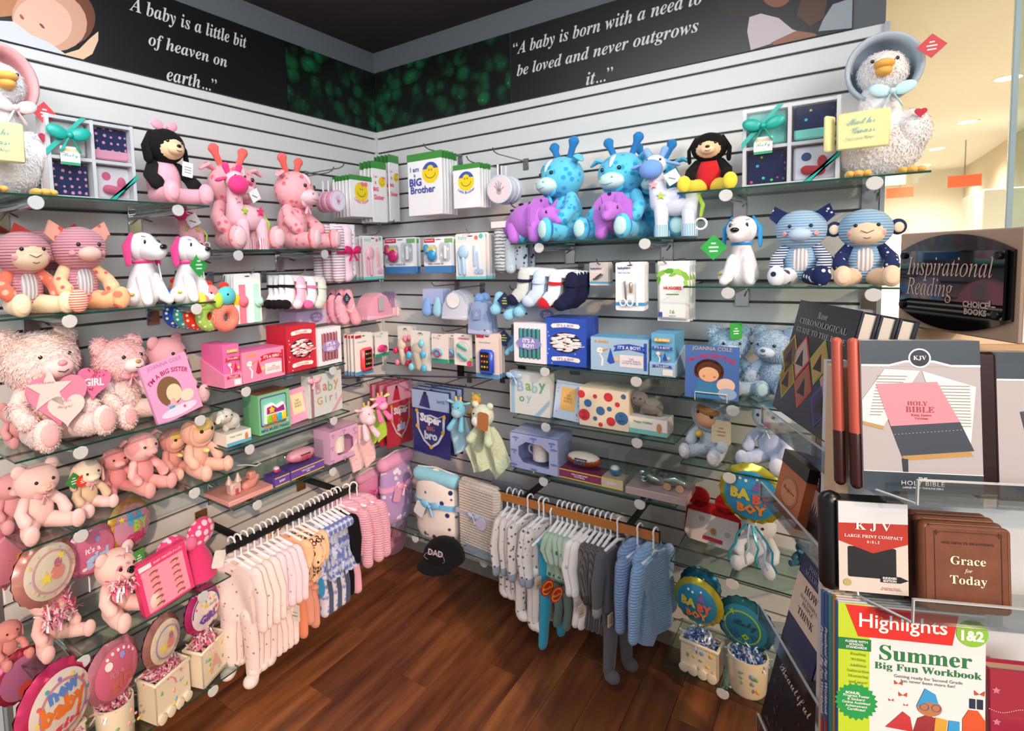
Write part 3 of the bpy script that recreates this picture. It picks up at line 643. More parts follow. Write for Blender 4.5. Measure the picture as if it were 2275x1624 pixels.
# -- third row
def cordtoy(kind, label, wl, d, px, yt, z, rz, col, col2, face, legs, pads, ear, arm, lean=0):
    p = at(wl, d, px, z); H = hgt(wl, d, px, yt, z); a = fab(col, 'cord', col2, 38, 1); be = fab('ece6e6', 'cord', 'b8b4b8', 30, -1)
    t = sit(kind + '_plush', label, 'soft toy', p, RZ(wl) + rz, H / .93, a, ears='side' if kind == 'monkey' else 'pig', ear=ear, belly=be, face=face if kind == 'monkey' else None,
            muz=None if kind == 'monkey' else face, nose=None, arm=arm, leg=legs[0], pad=pads, cheeks=fab('e8a0a4') , es=.02, hs=1.08, mouth=False, lean=lean)
    ht = [c for c in t.children if c.name.startswith('head')][0]; h = H / .93 * 1.08
    if kind == 'monkey':
        P('snout', MB().ell((0, -.13 * h, -.07 * h), (.17 * h, .135 * h, .115 * h), None, 22, 12), face, ht)
        P('nose_line', MB().tube([(-.06 * h, -.262 * h, -.02 * h), (0, -.27 * h, -.05 * h), (.06 * h, -.262 * h, -.02 * h)], .004 * h, 5), plain('3a2c2c'), ht)
        P('smile', MB().tube([(-.03 * h, -.258 * h, -.10 * h), (0, -.258 * h, -.112 * h), (.03 * h, -.258 * h, -.10 * h)], .004 * h, 5), plain('3a2c2c'), ht)
    else:
        for s in (-1, 1): P('nostril', MB().ell((s * .035 * h, -.272 * h, -.05 * h), (.010 * h, .008 * h, .014 * h), None, 8, 6), EYE, ht)
    if len(legs) > 1:
        ls = [c for c in t.children if c.name.startswith('leg')]; ls[1].data.materials[0] = legs[1]
    return t
cordtoy('monkey', 'pink corduroy monkey plush with cream face and feet', 'L', .2, 58, 518, 1.474, .15, 'e0a0aa', 'c07a88', SK, [fab('f3dcb8')], fab('f6e2c2'), fab('f0aca0', 'spots', 'd8483c', 40, .3), fab('ee7a62', 'spots', 'f4b8a0', 40, .3))
cordtoy('pig', 'pink corduroy pig plush with one striped and one dotted leg', 'L', .2, 182, 508, 1.474, .1, 'df9fac', 'c27c8c', fab('f3c4b8'), [fab('f7d8c0', 'hstripe', 'ee6a60', 45, .0), fab('f8bb8c', 'dots', 'ef7a60', 26, .36)], None, fab('f0a898', 'spots', 'd8584c', 40, .3), fab('f4cfa0', 'spots', 'e8685c', 36, .25))
cordtoy('pig', 'second pink corduroy pig plush hidden behind the pink monkey', 'L', .08, 115, 512, 1.474, -.2, 'd598a6', 'b87888', fab('f3c4b8'), [fab('f7d8c0', 'hstripe', 'ee6a60', 45, .0)], None, fab('e05048'), fab('f4cfa0', 'spots', 'e8685c', 36, .25))
cordtoy('pig', 'blue corduroy pig plush with navy and white spotted feet', 'R', .2, 1778, 470, 1.483, .0, 'a5c9e4', '7fa8cc', fab('b9d2ea'), [fab('e6edf6', 'dots', '1f2a54', 30, .34), fab('1d2b58', 'spots', 'eef2fa', 46, .30)], None, fab('24305c', 'spots', 'e8eef8', 60, .22), fab('dbe8f4', 'hstripe', '22305c', 40, .0))
cordtoy('monkey', 'blue corduroy monkey plush with tan face and feet', 'R', .2, 1918, 468, 1.483, .05, '9cc3e2', '76a2c8', fab('e6cdb0'), [fab('eccdae')], fab('f0d4b8'), fab('26325e', 'dots', 'e8eef8', 30, .3), fab('24305c', 'spots', 'dfe8f6', 60, .2))
def dog(label, wl, d, px, yt, z, rz, earc, tag=True, tagx=-.1):
    p = at(wl, d, px, z); H = hgt(wl, d, px, yt, z); t = T('dog_plush', label, 'soft toy', p, RZ(wl) + rz); q = lambda x, y, z_: (x * H, y * H, z_ * H); wm = fab('f3eff2')
    P('body', MB().limb([q(0, .02, .16), q(0, 0, .38), q(0, -.03, .55)], [.22 * H, .17 * H, .12 * H], 22).limb([q(.0, .1, .14), q(-.2, .0, .12)], [.14 * H, .12 * H], 14), wm, t)
    for s in (-1, 1): P('leg', MB().limb([q(s * .09, -.10, .36), q(s * .14, -.22, .10), q(s * .17, -.27, .06)], [.09 * H, .075 * H, .062 * H], 14), wm, t)
    hd = P('head', MB().ell(q(0, -.03, .79), q(.20, .19, .20), None, 24, 14).limb([q(0, -.12, .76), q(0, -.30, .72)], [.16 * H, .115 * H], 18), wm, t)
    P('nose', MB().ell(q(0, -.42, .78), q(.06, .035, .035), None, 12, 8), EYE, hd)
    for s in (-1, 1):
        P('eye', MB().ell(q(s * .105, -.205, .85), (.024 * H, .016 * H, .034 * H), (0, 0, -s * .5), 10, 6), EYE, hd)
        P('brow', MB().tube([q(s * .08, -.19, .92), q(s * .13, -.17, .93)], .005 * H, 5), EYE, hd)
        P('ear', MB().limb([q(s * .15, .0, .95), q(s * .23, -.0, .80), q(s * .235, -.03, .58)], [.04 * H, .075 * H, .055 * H], 12, .4), earc, hd)
    P('collar', MB().lathe([(.135 * H, -.02 * H), (.15 * H, 0), (.135 * H, .02 * H)], q(0, -.02, .59), 22), earc, t)
    P('pen', MB().tube([q(.1, -.19, .56), q(.10, -.23, .34)], .010 * H, 8), plain('f5f5f5', .3), t, label='white pen hanging from the collar')
    P('flower_patch', MB().ell((0, 0, 0), (.035 * H, .006, .02 * H)), plain('e8c23c', .8), t, q(-.27, -.1, .16), (0, 0, -.6))
    if tag: tagcard(t, q(tagx, -.30, .55), .042)
    return t
dog('white dog plush with hot pink ears and a pink collar', 'L', .2, 322, 515, 1.474, .25, fab('f0468c'), False)
dog('white dog plush with pink printed ears and a green diamond tag', 'L', .22, 420, 523, 1.474, .3, fab('f0468c', 'confetti', '60a0e0', 60, .16), True, -.08)
dog('white dog plush with bright blue ears and a green diamond tag', 'R', .2, 1648, 478, 1.483, -.1, fab('2f9ade'), True, -.30)
# ================================================= left wall, lower shelves
def L(px, z, d=.2): return at('L', d, px, z)
RL = RZ('L')
def S_(label, wl, px, yt, z, rz, d=.2, k=1.0, name='bear_plush', cat='soft toy', **kw):
    p = at(wl, d, px, z); H = hgt(wl, d, px, yt, z) * k
    return sit(name, label, cat, p, RZ(wl) + rz, H, **kw), H
def heads(t): return [c for c in t.children if c.name.startswith('head')][0]
# big pale bears
t, H = S_('huge pale pink long-haired bear holding pink heart and star signs', 'L', 112, 752, 1.096, .18, .20, 1.12, fur=PPINK, muz=fab('f6cfd0'), nose='ef9aa4', pad=fab('f2b4b4'), fz=.011, es=.014, hs=1.12, lean=-.12)
mb = MB().m(plain('e88aa6', .5)).prism(heart(.16), -.003, .003); mb.m(plain('e7d6d0', .5)).prism(star(-.022, .022, .062)[::-1], -.0055, -.004); tx(mb, 'Name', -.03, .045, -.0062, size=.016, st='s', mat=plain('c98a90'))
mb.m(plain('ecd9d2', .5)).prism(heart(.10, .02, -.035), -.0055, -.004); tx(mb, 'Date', .02, -.012, -.0062, size=.013, st='s', mat=plain('c98a90')); tx(mb, 'Weight', .015, -.03, -.0062, size=.013, st='s', mat=plain('c98a90'))
P('name_sign', mb, None, t, (-.02, -.26 * H - .02, .40 * H), (0, .1, 0), label='pink heart shaped board with a cream star')
mb = MB().m(plain('e27aa4', .5)).prism(heart(.105), -.003, .003); tx(mb, "It's a", .008, .020, -.0036, size=.019, st='s', mat=plain('c22c62'), rot=.2); tx(mb, 'GIRL', -.002, -.002, -.0036, size=.030, bold=.03, mat=plain('f9f3f4'), rot=.1)
for i in range(12): disc(mb, random.uniform(-.04, .04), random.uniform(.025, .035) if i % 2 else random.uniform(-.03, -.02), -.0035, .0028, plain('c9285c'), 8)
P('girl_sign', mb, None, t, (.095, -.24 * H - .01, .46 * H), (0, .25, .1), label='pink heart shaped board reading Its a GIRL')
t, H = S_('pale pink bear with a satin neck bow and tan nose', 'L', 280, 755, 1.096, .25, .17, 1.08, fur=PPINK, head=fab('f2c4c8', 'plush'), muz=fab('f5dcd8'), nose='b98a5a', pad=fab('eea9a9'), fz=.011, bowm=fab('f2a8b6'), hs=1.05, lean=-.1, spread=.27)
S_('dusty pink bear behind the big sister book', 'L', 372, 738, 1.096, .35, .09, 1.0, fur=PINK, head=fab('dfa4b0', 'plush'), muz=fab('f0e2e2'), nose='9a6a50', hs=1.05)
S_('pink long-haired bear with a bow on its ear behind the huge bear', 'L', 130, 748, 1.096, -.1, .06, 1.0, fur=fab('e3aebf', 'fur'), muz=fab('f0c8cc'), fz=.012, bowm=fab('d98ab4'), headrot=-.3)
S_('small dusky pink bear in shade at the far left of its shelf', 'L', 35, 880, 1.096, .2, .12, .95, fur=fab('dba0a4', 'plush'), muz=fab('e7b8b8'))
def book(label, wl, d, xl, yb, xr, yt, z, col, tilt, rz, th=.012, roty=0):
    u, w_, z0, h = FR(wl, d, xl, yb, xr, yt, z); t = T('picture_book', label, 'book', WP(wl, u, d, z0), (tilt, roty, RZ(wl) + rz))
    P('cover', MB().box((0, 0, h / 2), (w_, .002, h)).box((0, th, h / 2), (w_, .002, h)).box((-w_ / 2, th / 2, h / 2), (.002, th, h)), plain(col, .35), t, smooth=False)
    P('pages', MB().box((.001, th / 2, h / 2), (w_ - .006, th - .003, h - .006)), plain('efece4', .7), t, smooth=False); return t, w_, h
t, w_, h = book("pink I'm a big sister picture book leaning on the bears", 'L', .285, 348, 915, 455, 792, 1.10, 'dd9fcb', -.15, .1, roty=-.18)
mb = MB(); tx(mb, 'JOANNA COLE', 0, h * .93, -.002, w=w_ * .75, mat=plain('c06aa8')); tx(mb, "I'M A BIG SISTER", 0, h * .80, -.002, w=w_ * .92, bold=.02, arc=w_ * .75, mat=plain('b02a5c'))
P('title', mb, None, t); mb = MB(); poly(mb, oval(w_ * .52, h * .50, 22, -w_ * .08, h * .47), -.0016, plain('7c5a3c')); poly(mb, oval(w_ * .33, h * .30, 20, 0, h * .42), -.0019, plain('f2cfae')); poly(mb, oval(w_ * .30, h * .20, 20, w_ * .25, h * .30), -.0022, plain('f4d6c0')); poly(mb, oval(w_ * .8, h * .16, 20, 0, h * .12), -.0023, plain('ecd6ec')); poly(mb, [(-w_ * .28, h * .06), (w_ * .05, h * .06), (-w_ * .02, h * .27), (-w_ * .2, h * .27)], -.0018, plain('b7a6d8'))
rect(mb, -w_ * .19, h * .19, -w_ * .07, h * .23, -.0026, plain('3a9cc0')); disc(mb, w_ * .12, h * .14, -.0026, w_ * .03, plain('e04a80')); P('cover_picture', mb, None, t, label='girl with brown hair holding a baby')
# LE row
S_('pale pink bear sitting at the front left corner of its shelf', 'L', 88, 1045, .856, .15, .21, 1.22, fur=fab('f5ccc8', 'plush'), muz=fab('f3c4b4'), nose='f0c0a0', bowm=fab('f0b4bc'), ears='round', pad=fab('f1c4bc'), hs=1.02, spread=.28)
t, H = S_('cream lamb plush with a pink gingham neck ribbon', 'L', 195, 1028, .856, .2, .18, 1.15, fur=fab('d9bfa0', 'plush'), head=CRM, muz=fab('efe2cc'), leg=LP, nose=None, bowm=fab('f2b6c0'), ears='floppy', ear=fab('f0c4bc'), name='lamb_plush')
tagcard(t, (-.30 * H, -.16 * H, .68 * H), .026, '3f8f45'); tagcard(t, (-.18 * H, -.2 * H, .64 * H), .018, 'e4472c', 'round', lab='round orange swing tag')
S_('rose pink floppy horse plush with a long cord tie', 'L', 318, 972, .856, .25, .18, 1.15, fur=fab('e39a9c', 'floral', 'f2c4c0', 14), ears='horse', muz=fab('eeb0ac'), nose=None, leg=fab('eda7a2'), collar=fab('e86a72'), name='horse_plush', tall=1.05, spread=.2)
S_('rose pink lamb plush beside the cream lamb', 'L', 262, 985, .856, -.1, .12, 1.0, fur=fab('de9496', 'plush'), muz=fab('f0b4b0'), nose=None, ears='floppy', name='lamb_plush')
for px, d, yt, lab, c in ((440, .20, 935, 'doll in a pink hooded suit at the right end of its shelf', 'ecb7a4'), (385, .13, 958, 'doll in a dusky pink hood leaning beside the other doll', 'd99a94')):
    t, H = S_(lab, 'L', px, yt, .856, .25, d, 1.18, fur=fab(c, 'plush'), head=fab(c), ears='none', face=fab('efc0a2'), hair=fab('d8b866'), nose=None, es=.03, name='hooded_doll', pad=fab('f0c4b0'), hs=1.0, cat='doll')
    P('gold_button', MB().ell((0, -.2 * H, .40 * H), (.04 * H, .015, .04 * H)), plain('e8d890', .5), t)
tagcard(t, (.2 * H, -.25 * H, .5 * H), .03, '2f6b3c')
S_('pink bunny plush lying behind the pink bear on the left', 'L', 30, 1040, .856, .1, .1, 1.0, fur=fab('dda0a6', 'plush'), ears='floppy', muz=fab('efc0bc'))
# foil balloons
def foil(t, c, R, cols, texts, rot=(0, 0, 0), seg=40, oval_=1.0, label=None, extra=None):
    """round foil balloon: crimped rim, bulging faces, printed front"""
    rim, face, ring = cols; n = seg; K = 9
    def yb(r): return -.30 * R * math.sqrt(max(0, 1 - (r / (R * .93)) ** 2)) ** 1.0
    mb = MB().m(plain(rim, .18, .55)); vs = []; fs = []
    for sgn in (1, -1):
        b0 = len(vs)
        for i in range(K + 1):
            r = R * (i / K) if i < K else R
            for j in range(n):
                t_ = 2 * pi * j / n; cr = 1 + (.018 * cos(j * pi) if i >= K - 1 else 0)
                y = sgn * (yb(min(r, R * .93)) - (.012 * R * cos(j * pi) * (1 if i > K - 4 else 0)) - .002)
                vs.append((r * cr * cos(t_), y, r * cr * sin(t_) * oval_))
        for i in range(K):
            for j in range(n): a = b0 + i * n; q = [a + j, a + (j + 1) % n, a + n + (j + 1) % n, a + n + j]; fs.append(q if sgn > 0 else q[::-1])
    mb.add(vs, fs); o = P('foil_skin', mb, None, t, c, rot, label=label)
    pr = MB()
    def cap(r0, r1, mat, off):
        pr.m(mat); vv = []; ff = []
        for i in range(5):
            r = r0 + (r1 - r0) * i / 4
            for j in range(n): t_ = 2 * pi * j / n; vv.append((r * cos(t_), yb(r) - off - .004, r * sin(t_) * oval_))
        for i in range(4):
            for j in range(n): a = i * n; ff.append([a + j, a + (j + 1) % n, a + n + (j + 1) % n, a + n + j])
        pr.add(vv, ff)
    cap(.001, R * .80, plain(face, .2, .25), .002)
    if ring: cap(R * .56, R * .62, plain(ring, .25, .2), .0034)
    k0 = len(pr.v)
    for a in texts: tx(pr, a[0], a[1] * R, a[2] * R, 0, w=a[3] * R, bold=a[5] if len(a) > 5 else .03, mat=plain(a[4], .4), res=1, rot=a[6] if len(a) > 6 else 0, st=a[7] if len(a) > 7 else '')
    if extra:
        for kind, x, z, s, m_ in extra:
            if kind == 'star': poly(pr, star(x * R, z * R, s * R), 0, plain(m_, .4))
            elif kind == 'disc': disc(pr, x * R, z * R, 0, s * R, plain(m_, .4), 12)
            elif kind == 'heart': poly(pr, heart(s * R, x * R, z * R), 0, plain(m_, .4))
            elif kind == 'tri': poly(pr, [(x * R - s * R, z * R), (x * R + s * R, z * R), (x * R, z * R + 2 * s * R)], 0, plain(m_, .4))
            elif kind == 'cap': poly(pr, [(R * .8 * cos(a_ * pi / 12 + x), R * .8 * sin(a_ * pi / 12 + x)) for a_ in range(int(z * 12) + 1)], 0, plain(m_, .4))
    for i in range(k0, len(pr.v)):
        v = pr.v[i]; pr.v[i] = (v[0], yb(min(math.hypot(v[0], v[2]), R * .9)) - .0085, v[2] * oval_)
    P('print', pr, None, o)
    return o
def stick(t, a, b_, col='e6e6e6'): P('balloon_stick', MB().tube([a, b_], .0025, 6), plain(col, .4), t)
def shred(t, c, r, n, cols, h=.05):
    mb = MB()
    for i in range(n):
        mb.m(plain(random.choice(cols), .25, .2)); a = random.uniform(0, 2 * pi); q = math.sqrt(random.random()); x, y, z = c[0] + r[0] * q * cos(a), c[1] + r[1] * q * sin(a), c[2] + random.uniform(0, h) * (1.15 - q)
        l = random.uniform(.015, .035); dx, dy, dz = [random.uniform(-1, 1) for _ in range(3)]; d = Vector((dx, dy, dz)).normalized() * l; s = Vector((dy, -dx, .3)).normalized() * .003
        m_ = Vector((x, y, z)); k = m_ + d * .5 + Vector((0, 0, .006)); mb.add([m_ - s, m_ + s, k + s, k - s, m_ + d + s, m_ + d - s], [[0, 1, 2, 3], [3, 2, 4, 5]])
    return P('paper_shred', mb, None, t, smooth=False, kind='stuff')
PK = ['f28aa8', 'f7d6e0', 'e04f78', 'f4b0c4', 'fbeef2']; BK = ['8fb4e4', 'e4ecf8', '3a62b0', 'c4d6f0']
def balloon_bear(label, wl, px, yt, z, rz, d, bc, bow_, balloon, bR, bpos, blab, shr, k=1.0, fur=None, nosec='2a1a1c', **kw):
    t, H = S_(label, wl, px, yt, z, rz, d, k, fur=fur or LP, muz=kw.pop('muz', fab('f1c2c2')), nose=nosec, pad=kw.pop('pad', None), bowm=bow_, **kw)
    if balloon: foil(t, bpos, bR, *balloon); stick(t, (bpos[0], bpos[1] + .02, bpos[2]), (.02, -.12, .1))
    if shr:
        P('bag', MB().limb([(0, -.2 * H, .28 * H), (0, -.24 * H, .5 * H)], [.11 * H, .13 * H], 16), BAG, t); shred(t, (0, -.22 * H, .34 * H), (.15 * H, .09 * H), 150, shr, .14)
    return t, H
SUN = (('d79a8e', 'ece4d4', 'd9a0ac'), [], )
stars = [('star', -.25, -.1, .22, 'e6cf52'), ('star', .3, .35, .16, 'e8d860'), ('disc', .1, -.05, .22, 'd98a7c'), ('disc', .15, .2, .13, 'b06a80'), ('star', -.6, .4, .06, 'd8c050'), ('star', -.5, -.45, .06, '9ab870'), ('star', .65, -.1, .06, 'd8c050')] + [('disc', .68 * cos(a), .68 * sin(a), .03, c) for a, c in zip([i * .52 for i in range(12)], ['b4c870', 'd8a0b0', '9ab0d0', 'e0c850'] * 3)]
def B(wl, d, px, py): u, z = UZ(wl, px, py, d); return u, z
def foil_thing(label, wl, d, px, py, R, rz, cols, texts, extra=None, base=None, stickto=None, tilt=0, ov=1.0):
    u, zc = B(wl, d, px, py); t = T('foil_balloon', label, 'balloon', WP(wl, u, d, zc), (tilt, 0, RZ(wl) + rz)); foil(t, (0, 0, 0), R, cols, texts, extra=extra, oval_=ov)
    P('neck', MB().limb([(0, 0, -R * ov * .97), (0, .005, -R * ov * 1.1)], [.008, .004], 8, .5), plain(cols[0], .25, .5), t)
    if stickto: P('stick', MB().tube([(0, .012, -R * .9), (0, .012, -R * ov - stickto)], .0025, 6), plain('ececec', .4), t)
    return t
foil_thing('round pink foil balloon printed with a bear, yellow stars and a border', 'L', .25, 100, 1268, .094, .35, ('d9988f', 'eadfca', 'd7a2ae'), [], stars, stickto=.05, tilt=-.1)
foil_thing('pink foil balloon printed with a baby suit reading girl', 'L', .17, 200, 1222, .082, .15, ('e291a8', 'df7ba0', None), [("it's a", -.1, .2, .55, 'f3dde8'), ('girl', .05, -.25, .9, 'a8c6e8', .05)], [('disc', .1, .5, .1, 'a9a0dc'), ('disc', -.4, -.5, .08, 'ede3ec')], stickto=.06, tilt=.05)
foil_thing('pink foil balloon reading BABY GIRL under the shelf edge', 'L', .14, 285, 1165, .082, .25, ('e2b04c', 'd99ab6', None), [('BA', .1, .32, .75, '4fa6d4', .05), ('BY', .3, .0, .7, 'a4cc46', .05), ('GIRL', .05, -.42, 1.0, 'cf3a6a', .05)], [('star', -.5, .4, .14, 'e6d44e')], stickto=.06, ov=1.1)
foil_thing('rose foil balloon cut off at the left end of the balloon shelf', 'L', .15, 8, 1240, .085, .2, ('d98a98', 'dd8d9e', None), [], [('disc', .3, 0, .12, 'e0a040'), ('disc', .2, -.4, .1, '6a90c0')], stickto=.05)
S_('pink bear with pink shred bag sitting under the round star balloon', 'L', 105, 1335, .489, .25, .19, 1.0, fur=fab('e7a9a4', 'plush'), muz=fab('efc0b4'), nose=None, es=.01, spread=.3, k=1.05) if 0 else None
t, H = S_('pink bear with a shred-filled bag under the round star balloon', 'L', 115, 1318, .489, .25, .17, 1.32, fur=fab('f0c0b8', 'plush'), muz=fab('efc0b4'), nose=None, es=.01, spread=.3)
shred(t, (.0, -.25 * H, .42 * H), (.22 * H, .11 * H), 260, PK, .16); P('cone_bag', MB().lathe([(.13 * H, .5 * H), (.10 * H, .3 * H), (.05 * H, .05 * H)], (0, -.28 * H, 0), 18), BAG, t)
t, H = S_('pink bear with a big black nose and a shredded paper scarf', 'L', 262, 1222, .489, .3, .20, 1.12, fur=fab('f2c8c0', 'plush'), muz=fab('e9b8ae'), nose='0c0c0d', spread=.24)
P('big_nose', MB().ell((0, -.30 * H, .70 * H), (.06 * H, .03 * H, .045 * H)), EYE, t); shred(t, (0, -.2 * H, .42 * H), (.2 * H, .1 * H), 260, PK, .12); tagcard(t, (.22 * H, -.2 * H, .72 * H), .028, '4a9a44', 'rect')
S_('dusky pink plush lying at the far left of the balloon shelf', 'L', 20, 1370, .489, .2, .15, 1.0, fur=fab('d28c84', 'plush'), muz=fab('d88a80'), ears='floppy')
# hair clip box and polka bow
u, w_, z0, h = FR('L', .285, 322, 1352, 438, 1225, .492); t = T('clip_box', 'hot pink boxed set of gold ring clips leaning by the polka dot bow', 'gift box', WP('L', u, .285, z0), (-.12, -.10, RL + .05))
P('box', MB().box((0, .015, h / 2), (w_, .03, h)), plain('e63f74', .4), t, smooth=False); mb = MB(); rect(mb, -w_ * .42, h * .04, w_ * .42, h * .84, -.0008, plain('f09ab2', .4)); rect(mb, -w_ * .44, h * .86, -w_ * .2, h * .95, -.0009, plain('f3e7e7')); tx(mb, 'BABY FIRST', 0, h * .91, -.0012, w=w_ * .3, mat=plain('fbe3ea')); tx(mb, 'Details', w_ * .28, h * .92, -.0012, w=w_ * .28, st='s', mat=plain('f7c7d6')); P('front_print', mb, None, t)
for i in range(12):
    x = -w_ * .2 if i % 2 else w_ * .22; zz = h * (.12 + .125 * (i // 2)); P('gold_ring', MB().tube([(x + .013 * cos(a), -.004 - .006 * sin(a), zz + .006 * sin(a)) for a in [k * pi / 6 for k in range(13)]], .0019, 5), plain('d9b455', .25, 1), t)
u, zc = B('L', .2, 415, 1205); t = T('bow_headband', 'big hot pink bow headband with white polka dots and a white price tag', 'hair bow', WP('L', u, .2, .489), RL + .2); pd = fab('e2457f', 'dots', 'f6d2e0', 34, .38); hz = zc - .489
P('bow_loop', MB().ell((-.06, 0, hz), (.062, .03, .052), (0, .3, 0)), pd, t); P('bow_loop', MB().ell((.06, 0, hz + .01), (.06, .03, .05), (0, -.3, 0)), pd, t); P('bow_knot', MB().ell((0, -.02, hz), (.022, .02, .024)), fab('ef6a9a'), t)
P('skirt', MB().lathe([(.03, hz - .02), (.055, hz - .07), (.072, 0.0)], (.03, 0, 0), 22), fab('d83a72'), t); P('swing_tag', MB().prism(rrect(.055, .06, .008), -.001, .001), plain('f1ece6', .5), t, (.06, -.085, .06), (0, .4, 0), label='white square price tag')
# planters on the lowest shelf
CER = plain('e9dcc0', .3, 0, .4)
def relief(mb, w_, h, y, seed, cols):
    random.seed(seed)
    for i in range(9): mb.m(plain(random.choice(cols), .5)); mb.ell((random.uniform(-w_ * .4, w_ * .4), y, random.uniform(h * .15, h * .8)), (random.uniform(.004, .009), .003, random.uniform(.004, .009)), None, 8, 5)
def planter(label, wl, d, xl, yb, xr, yt, z, kind, rz, cols, letter=None):
    u, w_, z0, h = FR(wl, d, xl, yb, xr, yt, z); t = T('ceramic_planter', label, 'planter', WP(wl, u, d - .03, z0), RZ(wl) + rz); D = w_ * .62; wt = .005
    mb = MB().box((0, 0, .004), (w_ - .004, D, .008))
    if kind == 'tub':
        mb = MB().lathe([(w_ * .40, 0), (w_ * .46, h * .1), (w_ * .5, h * .95), (w_ * .5, h), (w_ * .46, h), (w_ * .45, h * .75), (.001, h * .72)], (0, 0, 0), 30)
    else:
        for sx, sy, bx, by in ((0, -1, w_, wt), (0, 1, w_, wt), (-1, 0, wt, D), (1, 0, wt, D)): mb.box((sx * (w_ / 2 - wt / 2), sy * (D / 2 - wt / 2), h / 2), (bx, by, h), bv=.0015)
        mb.box((0, -D / 2, h - .006), (w_ + .006, .008, .012), bv=.003); mb.box((0, D / 2, h - .006), (w_ + .006, .008, .012), bv=.003); mb.box((-w_ / 2, 0, h - .006), (.008, D, .012), bv=.003); mb.box((w_ / 2, 0, h - .006), (.008, D, .012), bv=.003)
    P('pot', mb, CER, t)
    if kind == 'train':
        for i in range(4): P('wheel', MB().lathe([(.0, 0), (.016, 0), (.016, -.008), (.006, -.010)], (-w_ * .38 + i * w_ * .25, -D / 2, .012), 18, 'y'), CER, t)
    mb = MB(); relief(mb, w_, h, -D / 2 if kind != 'tub' else -w_ * .47, int(xl), ['e6b84a', '7fae7a', 'e7a79c', '8fb0c8']); P('flower_relief', mb, None, t, kind='stuff')
    if letter: mb = MB(); tx(mb, letter, 0, h * .45, -D / 2 - .003, size=h * .6, bold=.03, mat=plain('e3a79c')); P('letter', mb, None, t)
    random.seed(int(xl)); shred(t, (0, 0, h * .82), (w_ * .42, D * .42), 260, cols, .075); return t
planter('cream ceramic wagon planter in the middle of the lowest left shelf', 'L', .29, 330, 1585, 425, 1488, .135, 'train', .25, PK)
planter('cream ceramic block planter with a letter at the right of the lowest left shelf', 'L', .27, 432, 1522, 508, 1425, .135, 'block', .35, PK, 'A')
planter('cream ceramic tub planter cut by the bottom edge of the photo', 'L', .31, 225, 1655, 312, 1560, .135, 'tub', .2, PK)
planter('cream ceramic block planter under the new baby girl balloon', 'L', .31, 120, 1720, 200, 1620, .135, 'block', .2, PK)
planter('dim cream planter standing behind the tub planter', 'L', .15, 180, 1560, 240, 1500, .135, 'block', .1, PK)
foil_thing('big foil balloon reading new baby girl with a hot pink rim', 'L', .33, 122, 1565, .112, .35, ('d2386c', 'ece0d4', 'c98a9c'), [('new', .05, .38, .8, '5a7fc0', .05), ('baby', 0, 0, 1.15, 'e0732e', .05), ('girl', 0, -.42, .8, 'd24a5a', .03, 0, 's')], [('disc', .66 * cos(a), .66 * sin(a), .05, c) for a, c in zip([i * .52 for i in range(12)], ['4aa0a0', 'd85a60', 'e8c850', '8a70b8'] * 3)], stickto=.03, tilt=-.1)
foil_thing('pink foil balloon with a baby suit and white dots above the tub planter', 'L', .30, 250, 1488, .088, .25, ('c98090', 'e0738e', None), [("it's a", -.1, .1, .5, 'c48a8a'), ('girl', .05, -.3, .85, 'c96a62', .05)], [('disc', -.35, .4, .13, 'efe0dc'), ('disc', .15, .5, .1, '9a98dc')] + [('disc', .7 * cos(a), .7 * sin(a), .05, 'f0e4e4') for a in [.6 + i * .3 for i in range(6)]], stickto=.05, ov=1.1)
foil_thing('round foil balloon with yellow stars above the wagon planter', 'L', .27, 358, 1422, .080, .35, ('b88078', 'e6d8c0', 'a890b8'), [], stars, stickto=.06, ov=1.05)
foil_thing('purple and orange foil balloon reading girl above the block planter', 'L', .25, 448, 1352, .082, .3, ('c83a7c', 'efe4e0', None), [('GiRL', .0, -.25, 1.05, '6a3ea0', .05), ('baby', .3, .18, .5, '6a6a6a', .0, 0, 's')], [('cap', 0, 1.0, 0, '5b2d8c'), ('star', -.1, .25, .16, 'e8c23a'), ('heart', .5, -.1, .2, 'e0386c')] + [('tri', x, .42 - abs(x) * .2, .06, c) for x, c in zip((-.6, -.35, -.1, .15, .4, .6), ('e8457c', 'e8c23a', '4ab0a0', 'e8457c', 'e8c23a', '4ab0a0'))], stickto=.06)
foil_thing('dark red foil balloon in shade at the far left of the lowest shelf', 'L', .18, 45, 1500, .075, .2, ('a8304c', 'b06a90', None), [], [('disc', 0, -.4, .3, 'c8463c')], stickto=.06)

# ================================================= packaged goods on shelves
def carton(label, wl, d, xl, yb, xr, yt, z, D, col, top=None, side=None, rz=0, name='carton', cat='box', group=None, rough=.4):
    u, w_, z0, h = FR(wl, d, xl, yb, xr, yt, z); t = T(name, label, cat, WP(wl, u, d, z0), RZ(wl) + rz, group)
    P('carton_body', MB().m(plain(col, rough)).box((0, D / 2, h / 2), (w_, D, h)), None, t, smooth=False)
    if top: P('lid', MB().box((0, D / 2, h + .0008), (w_, D, .0016)), plain(top, rough), t, smooth=False)
    return t, w_, h
def ribbon(mb, x, z, w_, h_, col, y): poly(mb, [(x - w_ / 2, z + h_ * .2), (x - w_ * .42, z), (x - w_ / 2, z - h_ * .5), (x - w_ * .36, z - h_ * .4), (x, z - h_ * .15), (x + w_ * .36, z - h_ * .4), (x + w_ / 2, z - h_ * .5), (x + w_ * .42, z), (x + w_ / 2, z + h_ * .2), (x + w_ * .34, z + h_ * .38), (x, z + h_ * .55), (x - w_ * .34, z + h_ * .38)], y, plain(col, .5))
